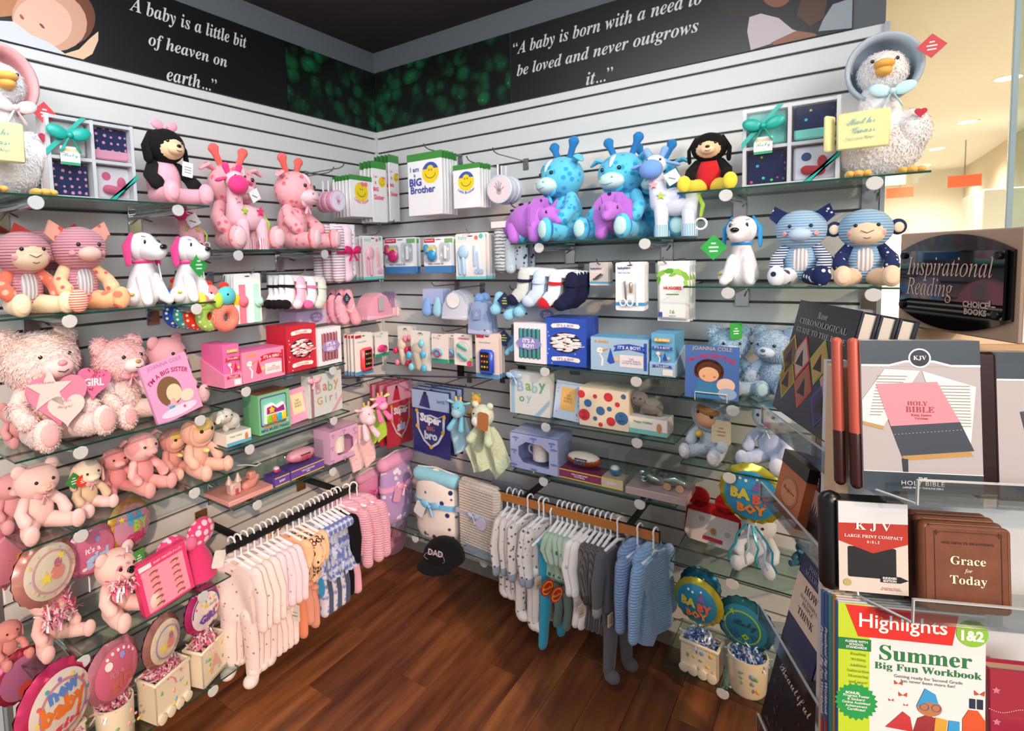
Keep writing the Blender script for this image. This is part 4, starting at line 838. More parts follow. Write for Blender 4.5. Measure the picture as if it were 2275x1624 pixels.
def stork(mb, x, z, s, y, cloth):
    poly(mb, oval(s * .34, s * .30, 14, x - s * .3, z + s * .25), y, plain('f5f2ee')); poly(mb, [(x - s * .18, z + s * .30), (x - s * .18, z + s * .18), (x + s * .22, z + s * .40)], y - .0002, plain('e8892e'))
    poly(mb, [(x - s * .40, z + s * .15), (x - s * .30, z + s * .12), (x - s * .12, z - s * .15), (x - s * .16, z - s * .5), (x - s * .26, z - s * .5), (x - s * .22, z - s * .15)], y, plain('f5f2ee'))
    poly(mb, [(x + s * .22, z + s * .42), (x + s * .05, z - s * .25), (x + s * .2, z - s * .38), (x + s * .42, z - s * .3)], y - .0003, plain(cloth)); poly(mb, oval(s * .24, s * .24, 12, x + s * .5, z - s * .1), y - .0004, plain('f0c090'))
    disc(mb, x - s * .28, z + s * .27, y - .0004, s * .025, plain('2a2020'), 6)
def gum(wl, c1, c2, word, pos, who):
    pink = wl == 'L'
    # display of upright gum packs
    (xl, yb, xr, yt), (xl2, yb2, xr2, yt2), (xl3, yb3, xr3, yt3), (xl4, yb4, xr4, yt4), (xl5, yb5, xr5, yt5) = pos; z = 1.159 if pink else 1.169
    d = .29; u, w_, z0, h = FR(wl, d, xl, yb, xr, yt, z); t = T('gum_display', who[0], 'sweets display', WP(wl, u, d, z0), RZ(wl)); D = .15
    P('tray', MB().m(plain(c1, .45)).prism([(0, 0), (D, 0), (D, h * .62), (0, h * .30)], -w_ / 2, w_ / 2), None, t, rot=(0, 0, pi / 2), smooth=False)
    for i in range(12):
        o = P('gum_pack', MB().box((0, D * .08 + i * D * .078, h * .5), (w_ * .9, D * .06, h)), plain(c2, .4), t, smooth=False)
    mb = MB(); rect(mb, -w_ * .3, h * .82, w_ * .3, h * .90, -.0025, plain('e9a832')); tx(mb, 'EL BUBBLE', 0, h * .86, -.003, w=w_ * .56, bold=.03, mat=plain('fff0d0')); ribbon(mb, 0, h * .67, w_ * .86, h * .10, who[3], -.0025); tx(mb, word, 0, h * .68, -.003, w=w_ * .6, bold=.02, mat=plain('f6ecec'))
    stork(mb, 0, h * .47, h * .28, -.0025, who[3]); ribbon(mb, 0, h * .24, w_ * .8, h * .08, who[3], -.0025); tx(mb, word, 0, h * .245, -.003, w=w_ * .5, bold=.02, mat=plain('f6ecec')); rect(mb, w_ * .02, h * .03, w_ * .42, h * .17, -.0025, plain('f3f0ec')); P('front_print', mb, None, t)
    # announcement carton
    t, w_, h = carton(who[1], wl, .285, xl2, yb2, xr2, yt2, z, .11, c1, c2); mb = MB(); ribbon(mb, w_ * .18, h * .72, w_ * .55, h * .24, who[3], -.001); tx(mb, word, w_ * .18, h * .74, -.0015, w=w_ * .38, bold=.02, mat=plain('f7eeee')); stork(mb, -w_ * .22, h * .45, h * .62, -.001, who[3]); rect(mb, w_ * .02, h * .16, w_ * .42, h * .52, -.001, plain('efe6e6')); tx(mb, 'THE\nCLASSIC BIRTH\nANNOUNCEMENT', w_ * .22, h * .34, -.0015, w=w_ * .34, st='b', mat=plain('b04a60' if pink else '5a7fb0')); tx(mb, 'EL BUBBLE', -w_ * .3, h * .88, -.0015, w=w_ * .25, bold=.04, mat=plain('efa52e')); rect(mb, w_ * .43, h * .1, w_ * .48, h * .9, -.001, plain(who[3])); P('front_print', mb, None, t)
    # candy box with oval window
    t, w_, h = carton(who[2], wl, .27, xl3, yb3, xr3, yt3, z, .03, who[3], who[3]); cc = who[3]; mb = MB()
    for zz in (.84, .13): poly(mb, [(x * w_, zz * h + yy * h) for x, yy in ((-.32, -.045), (-.36, .0), (-.32, .045), (0, .07), (.32, .045), (.36, 0), (.32, -.045), (0, -.02))], -.001, plain('f6efe8')); tx(mb, word.replace('!', ''), 0, zz * h + .012 * h, -.0015, w=w_ * .42, st='b', mat=plain(cc))
    poly(mb, oval(w_ * .76, h * .44, 30, 0, h * .49), -.0008, plain('2a2028')); rnd = random.Random(3)
    for i in range(90):
        x, zz = rnd.uniform(-.32, .32) * w_, rnd.uniform(-.18, .18) * h
        if (x / (w_ * .34)) ** 2 + (zz / (h * .19)) ** 2 < 1: mb.m(plain(rnd.choice(['f4ece6', 'efdcd8', who[4]]), .4)); mb.ell((x, -.002, h * .49 + zz), (w_ * .09, .004, h * .02), (0, 0, 0), 10, 6)
    for i in range(26):
        x, zz = rnd.uniform(-.46, .46) * w_, rnd.uniform(.03, .97) * h
        if not ((x / (w_ * .42)) ** 2 + ((zz - .49 * h) / (h * .27)) ** 2 < 1 or .05 < zz / h < .21 or .77 < zz / h < .92): disc(mb, x, zz, -.0012, .003, plain('f3cfd6' if pink else 'a8bcec'), 7)
    P('front_print', mb, None, t)
    for i in range(3):
        c = dup(t, WP(wl, t.location.y if wl == 'L' else t.location.x, .27 - .033 * (i + 1), z), RZ(wl), ('pink' if pink else 'blue') + " window sweet box, " + ('second', 'third', 'fourth')[i] + " of its row from the front", ('pink' if pink else 'blue') + ' window sweet boxes behind the front one')
    # chocolate cigars
    for (a, zz, lab, D) in (((xl4, yb4, xr4, yt4), z, who[5], .05), ):
        t, w_, h = carton(lab, wl, .28, *a, zz, D, 'efeaf0'); mb = MB(); rect(mb, -w_ * .34, h * .12, w_ * .34, h * .86, -.001, plain('4a4858'))
        for i in range(5): mb.m(plain(who[6], .2, .5)); mb.limb([(-w_ * .27 + i * w_ * .135, -.0015, h * .14), (-w_ * .27 + i * w_ * .135, -.0015, h * .84)], w_ * .045, 8, .5)
        poly(mb, [(x * w_, h * .50 + zz_ * h) for x, zz_ in ((-.40, 0), (-.30, .11), (0, .17), (.30, .11), (.40, 0), (.30, -.11), (0, -.17), (-.30, -.11))][::-1], -.008, plain(who[7])); tx(mb, word.replace("S A ", "S A\n"), 0, h * .50, -.0085, w=w_ * .38, bold=.03, mat=plain('f6f2fa')); P('front_print', mb, None, t)
    u, w_, z0, h = FR(wl, .16, xl5, yb5, xr5, yt5); t = T('carton', who[8], 'box', WP(wl, u, .16, z + .215 * (0.0) + z0 - z * 1.0), RZ(wl)); t.location.z = z0
    P('carton_body', MB().box((0, .06, h / 2), (w_, .12, h)), plain('cbbfe0' if pink else 'c6d4e6', .45), t, smooth=False); mb = MB(); poly(mb, [(x * w_ * .6 + w_ * .15, h * .5 + q_ * h) for x, q_ in ((-.40, 0), (-.30, .25), (0, .38), (.30, .25), (.40, 0), (.30, -.25), (0, -.38), (-.30, -.25))][::-1], -.001, plain(who[7])); tx(mb, word.replace("S A ", "S A\n"), w_ * .15, h * .5, -.0015, w=w_ * .22, bold=.03, mat=plain('f6f2fa')); P('front_print', mb, None, t)
gum('L', 'ef8fb4', 'e86fae', "IT'S A GIRL!", ((500, 868, 540, 765), (540, 850, 634, 776), (640, 832, 706, 722), (708, 812, 760, 727), (660, 722, 726, 690)),
    ('pink stork gum display of upright packs', "long pink It's a girl gum carton with a stork", 'red and pink window sweet box, front one of its row', 'c8283c', 'e66a7c', "pale lilac It's a girl box with pink foil cigars", 'e08a90', 'a58ac8', 'pale lilac carton resting on the red sweet boxes'))
gum('R', 'a5c6e0', '6cb4dc', "IT'S A BOY!", ((1443, 838, 1500, 742), (1313, 830, 1440, 752), (1213, 820, 1303, 708), (1143, 812, 1213, 718), (1172, 715, 1240, 683)),
    ('light blue stork gum display of upright packs', "long light blue It's a boy gum carton with a stork", 'royal blue window sweet box, front one of its row', '2c52b8', 'dfe6f0', "white It's a boy box with teal foil cigars", '58b4b8', '8c8cc8', 'pale blue carton resting behind the cigar box'))
def cardart(mb, w_, h, words, cols, y=-.0012):
    n = len(words)
    for i, (wd, x, z, ww, c, st, bd) in enumerate(words): tx(mb, wd, x * w_, z * h, y, w=ww * w_, st=st, bold=bd, mat=plain(c, .5))
def album(label, wl, box_, z, word2, cols, rib):
    t, w_, h = carton(label, wl, .26, *box_, z, .045, 'ecebe8', name='photo_album', cat='album'); mb = MB()
    for ch, x, zz, c in zip('Baby', (-.22, -.02, .14, .32), (.66,) * 4, cols): tx(mb, ch, x * w_, zz * h, -.0012, size=h * .34, bold=.02, mat=plain(c, .5))
    for ch, x, c in zip(word2, (-.24, -.06, .10, .26), cols[::-1]): tx(mb, ch, (x + .05) * w_, .36 * h, -.0012, size=h * .26, bold=.02, mat=plain(c, .5))
    P('lettering', mb, None, t); mb = MB().m(plain(rib, .35)); mb.prism([(-w_ * .45, 0), (-w_ * .37, 0), (-w_ * .37, h), (-w_ * .45, h)], -.003, -.002); mb.prism([(w_ * .12, 0), (w_ * .24, 0), (w_ * .5, h * .32), (w_ * .5, h * .42)], -.0028, -.002); P('ribbon', mb, None, t); bow(t, (-w_ * .36, -.012, h * .88), .035, plain(rib, .35), 'ribbon_bow')
    P('clear_wrap', MB().box((0, .022, h / 2), (w_ + .004, .05, h + .004)), BAG, t, smooth=False)
album('white baby girl album with pastel letters and a pink ribbon', 'L', (688, 928, 762, 828), .943, 'Girl', ['e7a6b8', 'd88a7c', '9cc08a', 'e0b06a'], 'efb0c4')
album('white baby boy album with pastel letters and a blue ribbon', 'R', (1134, 924, 1222, 828), .948, 'oy', ['a6cbe8', '94bf6a', 'a8cfd8', '6fb58a'], 'a4c8e4')
for wl, bx, z, c, lab, pl in (('L', (645, 948, 694, 862), .943, 'e8a3c4', 'pink scripture plaque book standing beside the toy piano', 'ecdcae'), ('R', (1228, 945, 1288, 850), .948, 'b6c8de', 'pale blue wrapped plaque book leaning beside the polka dot box', 'dcb066')):
    u, w_, z0, h = FR(wl, .25, *bx, z); t = T('picture_book', lab, 'book', WP(wl, u, .25, z0), (-.16, 0.06 if wl == 'R' else -.06, RZ(wl))); P('cover', MB().box((0, .008, h / 2), (w_, .016, h), bv=.001), plain(c, .3), t, smooth=False); mb = MB(); rect(mb, -w_ * .27, h * .25, w_ * .27, h * .85, -.0008, plain(pl, .5)); tx(mb, 'MY\nFIRST\nBIBLE', 0, h * .56, -.0012, w=w_ * .32, st='b', mat=plain('8a6a3a')); rnd = random.Random(5)
    for i in range(12): disc(mb, rnd.choice([-.38, .38, -.4, .36]) * w_, rnd.uniform(.06, .94) * h, -.0012, .0025, plain('a87a6a'), 6)
    P('cover_print', mb, None, t)
# toy piano box
t, w_, h = carton('green boxed toy piano with four coloured keys', 'L', .27, 578, 982, 648, 870, .943, .10, '79c48c', '8a5a44', name='toy_piano_box', cat='toy'); mb = MB(); poly(mb, rrect(w_ * .84, h * .74, .008, 5, -w_ * .03, h * .56), -.001, plain('6b3a94')); poly(mb, rrect(w_ * .78, h * .68, .008, 5, -w_ * .03, h * .56), -.0014, plain('7cc8b4')); tx(mb, 'MINI MUSIC PIANO', 0, h * .09, -.0016, w=w_ * .9, bold=.04, mat=plain('5a4ab0')); tx(mb, 'BABY TOYS', -w_ * .1, h * .175, -.0016, w=w_ * .5, bold=.03, mat=plain('e8823a')); tx(mb, 'TRY\nME', w_ * .38, h * .22, -.0016, w=w_ * .12, bold=.03, mat=plain('f6f6f6')); P('front_print', mb, None, t)
P('piano_body', MB().prism([(-w_ * .36, h * .27), (w_ * .28, h * .27), (w_ * .30, h * .55), (w_ * .24, h * .72), (w_ * .02, h * .66), (-w_ * .10, h * .76), (-w_ * .34, h * .72)], -.012, -.002), plain('f3f1ee', .3), t)
P('piano_top', MB().prism([(-w_ * .31, h * .51), (w_ * .25, h * .51), (w_ * .22, h * .66), (w_ * .02, h * .60), (-w_ * .12, h * .70), (-w_ * .30, h * .67)], -.015, -.012), plain('a02c88', .3), t)
for i, c in enumerate(('8fd02c', 'f08a2a', '38b4d8', 'ecd83a')): P('key', MB().box((-w_ * .25 + i * w_ * .155, -.015, h * .38), (w_ * .135, .008, h * .19), bv=.002), plain(c, .3), t)
P('star_button', MB().prism(star(-w_ * .17, h * .60, w_ * .09, 5, .6), -.019, -.015), plain('f2cc34', .3), t)
for i in range(2): rect(mb := MB(), -w_ * .3, .02 + i * .035, w_ * .3, .035 + i * .035, 0, plain('5a3a30')); P('lid_slot', mb, None, t, (0, 0, h + .002), (-pi / 2, 0, 0))
def puppybox(label, wl, d, bx, z, toyc, side, D=.09):
    t, w_, h = carton(label, wl, d, *bx, z, D, 'ece7e0', name='walking_toy', cat='toy'); ch = h
    mb = MB(); rect(mb, -w_ * .5, ch * .0, w_ * .5, ch * .28, -.001, plain(side)); tx(mb, 'Puppy Walker', -w_ * .12, ch * .72, -.0014, w=w_ * .5, bold=.03, mat=plain('7cb060')); poly(mb, oval(w_ * .14, ch * .62, 14, w_ * .3, ch * .48), -.0014, plain('c88a5a')); P('front_print', mb, None, t)
    bd = fab(toyc, 'fur'); o = P('toy_puppy', MB().ell((0, D / 2, ch + .035), (w_ * .32, .032, .03)).ell((-w_ * .3, D / 2 - .01, ch + .06), (.03, .028, .028)).limb([(-w_ * .2, D / 2, ch + .03), (-w_ * .22, D / 2, ch + .01)], .012).limb([(w_ * .2, D / 2, ch + .03), (w_ * .22, D / 2, ch + .01)], .012), bd, t)
    for s in (-1, 1): P('ear', MB().limb([(-w_ * .3 + s * .02, D / 2 - .015, ch + .075), (-w_ * .3 + s * .034, D / 2 - .02, ch + .05)], [.008, .011], 8, .5), bd, o); P('eye', MB().ell((-w_ * .3 + s * .011, D / 2 - .037, ch + .066), .003, None, 6, 5), EYE, o)
    P('clear_hood', MB().box((0, D / 2, ch + .05), (w_ * .96, D * .94, .1)), BAG, t, smooth=False); return t
puppybox('white walking puppy toy under a clear hood beside the toy piano', 'L', .28, (505, 1003, 560, 958), .943, 'e6e0d4', '62b0cc')
puppybox('grey walking puppy toy under a clear hood beside the polka dot box', 'R', .27, (1398, 978, 1482, 930), .948, '8a8480', '7ac0b8')
t, w_, h = carton('cream keepsake box with red and blue polka dots', 'R', .275, 1288, 956, 1397, 866, .948, .12, 'ead9bd', name='keepsake_box', cat='box'); mb = MB()
for x, z, r, c in ((-.46, .82, .08, 'd0353e'), (-.17, .80, .045, 'd0353e'), (.1, .82, .09, 'd0353e'), (.4, .88, .05, '3b6a9c'), (-.32, .60, .08, '3b6a9c'), (.28, .66, .05, 'd0353e'), (-.06, .44, .09, '3b6a9c'), (.12, .52, .05, '3b6a9c'), (-.40, .28, .12, 'd0353e'), (-.17, .22, .045, '3b6a9c'), (.36, .32, .13, '3b6a9c'), (.15, .20, .09, 'd0353e'), (-.06, .08, .045, 'd0353e')): disc(mb, x * w_, z * h, -.001, r * w_, plain(c), 22)
tx(mb, "It's\na\nGIRL!", -.40 * w_, .28 * h, -.0016, w=.12 * w_, mat=plain('6a1018')); tx(mb, "It's\na\nBOY!", .36 * w_, .32 * h, -.0016, w=.12 * w_, mat=plain('16304c')); P('polka_dots', mb, None, t)
# mug boxes
def mugbox(label, wl, bx, z, c, cloud, D):
    u, w_, z0, h = FR(wl, .29, *bx, z); t = T('mug_box', label, 'gift box', WP(wl, u, .29, z0), RZ(wl)); m_ = plain(c, .45); o_ = [(-.5, 0), (.5, 0), (.5, 1), (-.5, 1)]
    ho = [(-.32, .38), (-.22, .2), (.32, .16), (.32, .60), (.16, .76), (-.16, .78), (-.32, .62)]
    P('box_back', MB().box((0, D - .001, h / 2), (w_, .002, h)).box((0, D / 2, .001), (w_, D, .002)).box((0, D / 2, h - .001), (w_, D, .002)).box((-w_ / 2, D / 2, h / 2), (.002, D, h)).box((w_ / 2, D / 2, h / 2), (.002, D, h)), m_, t, smooth=False)
    bm = bmesh.new(); A = [bm.verts.new((x * w_, 0, zz * h)) for x, zz in o_]; B_ = [bm.verts.new((x * w_, 0, zz * h)) for x, zz in ho]
    ed = [bm.edges.new((A[i], A[(i + 1) % 4])) for i in range(4)] + [bm.edges.new((B_[i], B_[(i + 1) % len(B_)])) for i in range(len(B_))]; bmesh.ops.triangle_fill(bm, edges=ed, use_beauty=True); me = bpy.data.meshes.new('window_front'); bm.to_mesh(me); bm.free(); me.materials.append(m_); P('window_front', me, None, t)
    mb = MB(); rnd = random.Random(9)
    for x, zz in ((-.38, .86), (0, .9), (.38, .86), (-.42, .1), (.42, .3), (.42, .7), (-.42, .5), (0, .06)): poly(mb, oval(w_ * .15, h * .06, 12, x * w_, zz * h), -.001, plain(cloud)); disc(mb, x * w_ * .98, (zz - .07) * h, -.0012, w_ * .02, plain(rnd.choice(['e0b050', '5a6ab0', '9a5aa0'])), 7)
    P('front_print', mb, None, t)
    P('mug', MB().lathe([(.03, 0), (.034, .004), (.036, .08), (.033, .08), (.031, .01)], (0.0, D / 2, h * .18), 24).tube([(-.034, D / 2, h * .18 + .065), (-.055, D / 2, h * .18 + .05), (-.055, D / 2, h * .18 + .03), (-.034, D / 2, h * .18 + .018)], .004, 6), fab('ece4dc', 'confetti', '6a7ab0', 160, .2), t)
mugbox('lilac and pink printed box with a mug in its window', 'L', (735, 1048, 798, 948), .725, 'dba9c8', 'b48acc', .10)
mugbox('lilac blue cloud box with a mug in its window', 'R', (1135, 1062, 1240, 968), .725, 'a7afd6', '5f7fc0', .14)
def bank(label, wl, bx, z, c, c2, strip, word, ball=False, D=.09):
    u, w_, z0, h = FR(wl, .28, *bx, z); t = T('money_bank', label, 'money bank', WP(wl, u, .28, z0), RZ(wl)); bh = .036
    P('base_box', MB().box((0, D / 2, bh / 2), (w_, D, bh)), plain(strip, .5), t, smooth=False); mb = MB(); rect(mb, -w_ / 2, bh - .004, w_ / 2, bh, -.001, plain('e2c23a')); rect(mb, -w_ / 2, 0, w_ / 2, .004, -.001, plain('e2c23a')); tx(mb, word, 0, bh / 2, -.0014, w=w_ * .4, bold=.02, mat=plain('f2e4ee')); P('base_print', mb, None, t)
    zc = bh + (h - bh) * .45; r = (h - bh) * .36
    if ball: P('ball', MB().ell((0, D / 2, zc), r * 1.0), plain(c, .3, 0, .4), t); P('ball_cap', MB().ell((0, D / 2, zc + r * .25), (r * .95, r * .95, r * .8)), plain(c2, .3, 0, .4), t)
    else:
        P('football', MB().ell((0, D / 2, zc), (w_ * .42, D * .4, r * .9), None, 26, 14), plain(c, .35, 0, .3), t); P('football_band', MB().ell((0, D / 2, zc + r * .12), (w_ * .40, D * .40, r * .84), None, 26, 14), plain(c2, .35), t); P('slot', MB().box((0, D / 2 - D * .37, zc + r * .3), (w_ * .3, .006, .006), bv=.002), plain('4a3030'), t)
    mb = MB(); tx(mb, 'GIRL' if wl == 'L' else 'BOY', 0, zc - r * .1, D / 2 - (r if ball else D * .4) - .002, w=w_ * .3, bold=.04, mat=plain('d23c5c' if wl == 'L' else '4a5a90')); P('lettering', mb, None, t)
    P('clear_hood', MB().box((0, D / 2, (h + bh) / 2), (w_, D, h - bh)), BAG, t, smooth=False)
bank('pink football money bank reading girl in a clear box', 'L', (648, 1072, 722, 990), .725, 'e8869c', 'eea8b6', '6a4aa4', 'WELCOME BABY\nGIRL')
bank('small pink ball money bank in a clear box', 'L', (612, 1092, 645, 1035), .725, 'e65a7c', 'f3dce0', '6a4aa4', 'BABY', True, .07)
bank('white and brown football money bank in a clear box', 'R', (1243, 1082, 1335, 1003), .725, 'a8461c', 'e6d8c8', '84305c', 'WELCOME BABY\nFOOTBALL')
bank('small blue and white ball money bank in a clear box', 'R', (1336, 1098, 1384, 1035), .725, '3a8cb4', 'e4dcd4', 'c9b8a4', 'BABY', True, .07)
# trinket boxes under clear hoods
u, w_, z0, h = FR('L', .28, 508, 1130, 608, 1040, .725); t = T('trinket_set', 'pink tray with castle and slipper trinkets under a clear hood', 'trinket set', WP('L', u, .28, z0), RL)
P('tray', MB().box((0, .08, .009), (w_, .17, .018), bv=.002), plain('e8a298', .4), t); P('castle', MB().box((-w_ * .2, .05, .04), (.045, .035, .045), bv=.006).lathe([(.014, 0), (.002, .03)], (-w_ * .3, .05, .062), 12).lathe([(.014, 0), (.002, .03)], (-w_ * .1, .05, .062), 12), plain('efc8bc', .3, 0, .4), t); P('door', MB().box((-w_ * .2, .031, .03), (.014, .004, .024), bv=.002), plain('d84a6c'), t)
P('slipper', MB().limb([(w_ * .05, .05, .03), (w_ * .2, .05, .034), (w_ * .32, .05, .05)], [.016, .018, .012], 12).box((w_ * .2, .05, .065), (.03, .03, .03), bv=.005), plain('e99c8c', .3, 0, .4), t)
P('string_tie', MB().tube([(-.02, .05, .12), (.01, .04, .115), (.05, .03, .10), (.07, .03, .105), (.055, .03, .112)], .002, 6), WHITE, t); P('clear_hood', MB().box((0, .08, .075), (w_, .165, .115)), BAG, t, smooth=False)
for i in range(4): dup(t, WP('L', u - .0, .28, z0), 0) if 0 else None
u, w_, z0, h = FR('R', .29, 1390, 1128, 1525, 1040, .725); t = T('trinket_set', 'silver aeroplane and car trinkets under a clear hood', 'trinket set', WP('R', u, .29, z0), 0)
P('tray', MB().box((0, .07, .014), (w_, .15, .028), bv=.002), plain('b09c9c', .4), t); sv = plain('9fb4b4', .22, .8)
P('aeroplane', MB().limb([(-w_ * .28, .05, .07), (-w_ * .1, .05, .055), (0, .05, .05)], [.014, .014, .006], 12).box((-w_ * .2, .05, .075), (.02, .11, .004), bv=.002).box((-w_ * .2, .05, .058), (.02, .10, .004), bv=.002), sv, t)
P('car_body', MB().limb([(w_ * .12, .05, .06), (w_ * .26, .05, .066), (w_ * .40, .05, .058)], [.012, .018, .012], 12), sv, t)
for x in (.16, .36):
    P('wheel', MB().lathe([(.013, 0), (.013, .006), (.004, .008)], (w_ * x, .028, .043), 16, 'y'), plain('d9b088', .35, .3), t)
P('clear_hood', MB().box((0, .07, .085), (w_, .145, .115)), BAG, t, smooth=False)
# ================================================= right wall, lower shelves
t, w_, h = book("blue I'm a big brother picture book on a wire stand", 'R', .29, 1522, 888, 1640, 770, 1.11, '4b72b8', -.08, .03)
mb = MB(); tx(mb, 'JOANNA COLE', 0, h * .94, -.002, w=w_ * .75, mat=plain('d8c48a')); tx(mb, "I'M A BIG BROTHER", 0, h * .82, -.002, w=w_ * .95, bold=.02, arc=w_ * .8, mat=plain('d0304a')); P('title', mb, None, t)
mb = MB(); rnd = random.Random(2)
for i in range(16): a = pi * 1.25 * i / 15 - .4; disc(mb, -w_ * .05 + w_ * .21 * cos(a), h * .52 + h * .17 * sin(a), -.0016, w_ * .075, plain('5a2c1c'), 12)
poly(mb, oval(w_ * .46, h * .34, 20, -w_ * .05, h * .53), -.0018, plain('5a2c1c')); poly(mb, oval(w_ * .38, h * .28, 20, -w_ * .05, h * .46), -.0021, plain('f0bc8e')); disc(mb, -w_ * .14, h * .42, -.0024, w_ * .025, plain('e07a6a')); disc(mb, w_ * .06, h * .42, -.0024, w_ * .025, plain('e07a6a')); poly(mb, oval(w_ * .34, h * .26, 20, w_ * .27, h * .28), -.0022, plain('f3d0bc')); poly(mb, [(-w_ * .35, .004), (w_ * .3, .004), (w_ * .1, h * .3), (-w_ * .25, h * .32)], -.0019, plain('3d86b4')); poly(mb, oval(w_ * .35, h * .22, 16, w_ * .3, h * .12), -.0023, plain('9cb8dc')); P('cover_picture', mb, None, t, label='curly haired boy holding a baby')
P('wire_stand', MB().tube([(-w_ * .3, -.004, -.01), (-w_ * .3, -.008, .02), (w_ * .3, -.008, .02), (w_ * .3, -.004, -.01)], .0015, 6), WHITE, t)
t, H = S_('pale blue bear leaning sideways behind the big brother book', 'R', 1618, 732, 1.105, .3, .12, 1.1, fur=fab('a9cbe2', 'fur'), muz=fab('c8dfee'), nose='5a6a7a', bowm=fab('bfe0ee'), pad=fab('b8dbe0'), fz=.008, spread=.34)
tagcard(t, (.05 * H, -.26 * H, .92 * H), .028, '35a845', 'rect', .4)
S_('pale blue bear partly hidden by the dark boxed book', 'R', 1722, 735, 1.105, -.4, .14, 1.1, fur=fab('b2cde6', 'fur'), muz=fab('ccdff0'), nose='5a6a7a', fz=.007, spread=.3)
t, H = S_('doll with a pale blue knitted hood and fuzzy feet', 'R', 1582, 905, .882, -.3, .19, 1.25, fur=fab('c3d0dc', 'fur'), head=fab('b9cfe0', 'knit', '9ab4cc', 60), ears='none', face=fab('e6b08c'), hair=fab('b07a4a'), nose=None, es=.026, name='hooded_doll', hs=1.05, cat='doll', pad=fab('e3e6ea', 'fur'), headrot=(0, .2, 0))
P('knit_cap', MB().ell((.02 * H, .03 * H, .86 * H), (.28 * H, .27 * H, .20 * H), (.3, 0, 0)).ell((.02 * H, .03 * H, 1.07 * H), .06 * H), fab('bcd4e4', 'knit', '9ab4cc', 60), t); P('yellow_button', MB().ell((-.1 * H, -.22 * H, .40 * H), (.05 * H, .015, .05 * H)), plain('e0b84a', .5), t); tagcard(t, (.24 * H, -.2 * H, .5 * H), .04, 'd9ccac', 'rect', .2, lab='cream swing tag', ink='b08a6a')
S_('pale blue giraffe plush with soft spots beside the hooded doll', 'R', 1715, 918, .882, -.3, .17, 1.3, fur=fab('b7c6e4', 'floral', 'dfe4f2', 12), muz=fab('c6d0e6'), nose=None, ears='horse', name='giraffe_plush', bowm=fab('b8e0e0'), tall=1.05)
# red bib bag
u, w_, z0, h = FR('R', .12, 1518, 1215, 1640, 1100, .53); t = T('bib_gift_bag', 'red and white bib set with round red handles on the lower right shelf', 'bib set', WP('R', u, .12, .53), (-.08, .08, 0)); 
P('red_backing', MB().prism([(-w_ * .5, h * .08), (w_ * .5, h * .08), (w_ * .5, h * .62), (w_ * .36, h * .70), (w_ * .36, h * .80), (-w_ * .36, h * .80), (-w_ * .36, h * .70), (-w_ * .5, h * .62)], .0, .012).lathe([(w_ * .20, 0), (w_ * .20, .012)], (-w_ * .30, 0, h * .86), 24, 'y').lathe([(w_ * .20, 0), (w_ * .20, .012)], (w_ * .20, 0, h * .86), 24, 'y'), fab('b01418'), t)
P('dotted_bib', MB().prism([(-w_ * .48, h * .12), (-w_ * .38, 0), (w_ * .38, 0), (w_ * .48, h * .12), (w_ * .46, h * .58), (-w_ * .46, h * .58)], -.008, .0), fab('d9cfcc', 'dots', 'b5aeb2', 24, .38), t)
mb = MB(); rect(mb, -w_ * .14, h * .07, w_ * .22, h * .15, -.009, plain('c03040')); poly(mb, oval(w_ * .11, h * .13, 16, w_ * .04, h * .28), -.009, plain('b8804a')); P('bib_motif', mb, None, t)
bdots = [('disc', -.3, .55, .05, 'dfeaf0'), ('disc', -.12, .5, .05, 'dfeaf0'), ('disc', .2, .6, .04, 'dfeaf0'), ('tri', .22, .22, .17, '7a5a9c')]
bbt = [('BA', -.28, .05, .6, 'd6c24a', .06), ('BY', .36, -.05, .55, 'd2604c', .06), ('BOY', .05, -.42, .85, 'e08a3c', .06)]
balloon_bear('white bear holding a baby boy balloon with teal ribbons', 'R', 1685, 1165, .526, -.1, .17, None, None, (('c9c244', '3a9ccc', None), bbt, (0, 0, 0), 40, 1.0, None, bdots), .098, (.0, -.10, .285), None, None, 1.45, fur=fab('ccd3da', 'plush'), muz=fab('d8dce0'))
t, H = heads and (S.objects[-1], .2)
t = [o for o in COL.objects if o.get('label') == 'white bear holding a baby boy balloon with teal ribbons'][0]
for i, (x0, c) in enumerate(((-.03, '1fa6b4'), (.0, 'b9d3e6'), (.02, '1fa6b4'), (.035, 'a8c8e4'), (.05, '2a8cae'))): P('curled_ribbon', MB().tube([(x0 * .3, -.13, .19), (x0, -.15, .16), (x0 * 1.3 + .005, -.155, .13), (x0 * 1.5 - .004, -.165, .10), (x0 * 1.7, -.165, .075)], .0035, 6), plain(c, .25, .4), t)
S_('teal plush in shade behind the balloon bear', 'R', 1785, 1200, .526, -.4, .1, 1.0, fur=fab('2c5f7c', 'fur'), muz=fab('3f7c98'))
foil_thing('blue foil balloon with a yellow scalloped edge reading baby boy, lower shelf', 'R', .26, 1552, 1335, .083, -.15, ('b8b03c', '2f86b0', None), bbt, bdots, stickto=.05)
foil_thing('green and blue foil balloon reading Baby Boy in a lime ring', 'R', .25, 1655, 1385, .090, -.15, ('256a72', '2c7f9c', '8ab83c'), [('Baby', .1, .15, .8, '22404c', .0, 0, 's'), ('B', -.2, -.3, .25, '2a5c8c', .05), ('O', .12, -.28, .28, '8ab83c', .08), ('Y', .42, -.25, .25, '2a5c8c', .05)], [('star', -.35, .5, .13, '8ab83c'), ('disc', -.7, .1, .14, 'b9cdbf')], stickto=.05)
foil_thing('dark blue dotted foil balloon behind the other baby boy balloons', 'R', .13, 1556, 1300, .07, 0, ('2a6a88', '2c6f98', None), [], [('disc', .6 * cos(a), .6 * sin(a), .04, 'c9d4d8') for a in [i * .6 for i in range(10)]], stickto=.06)
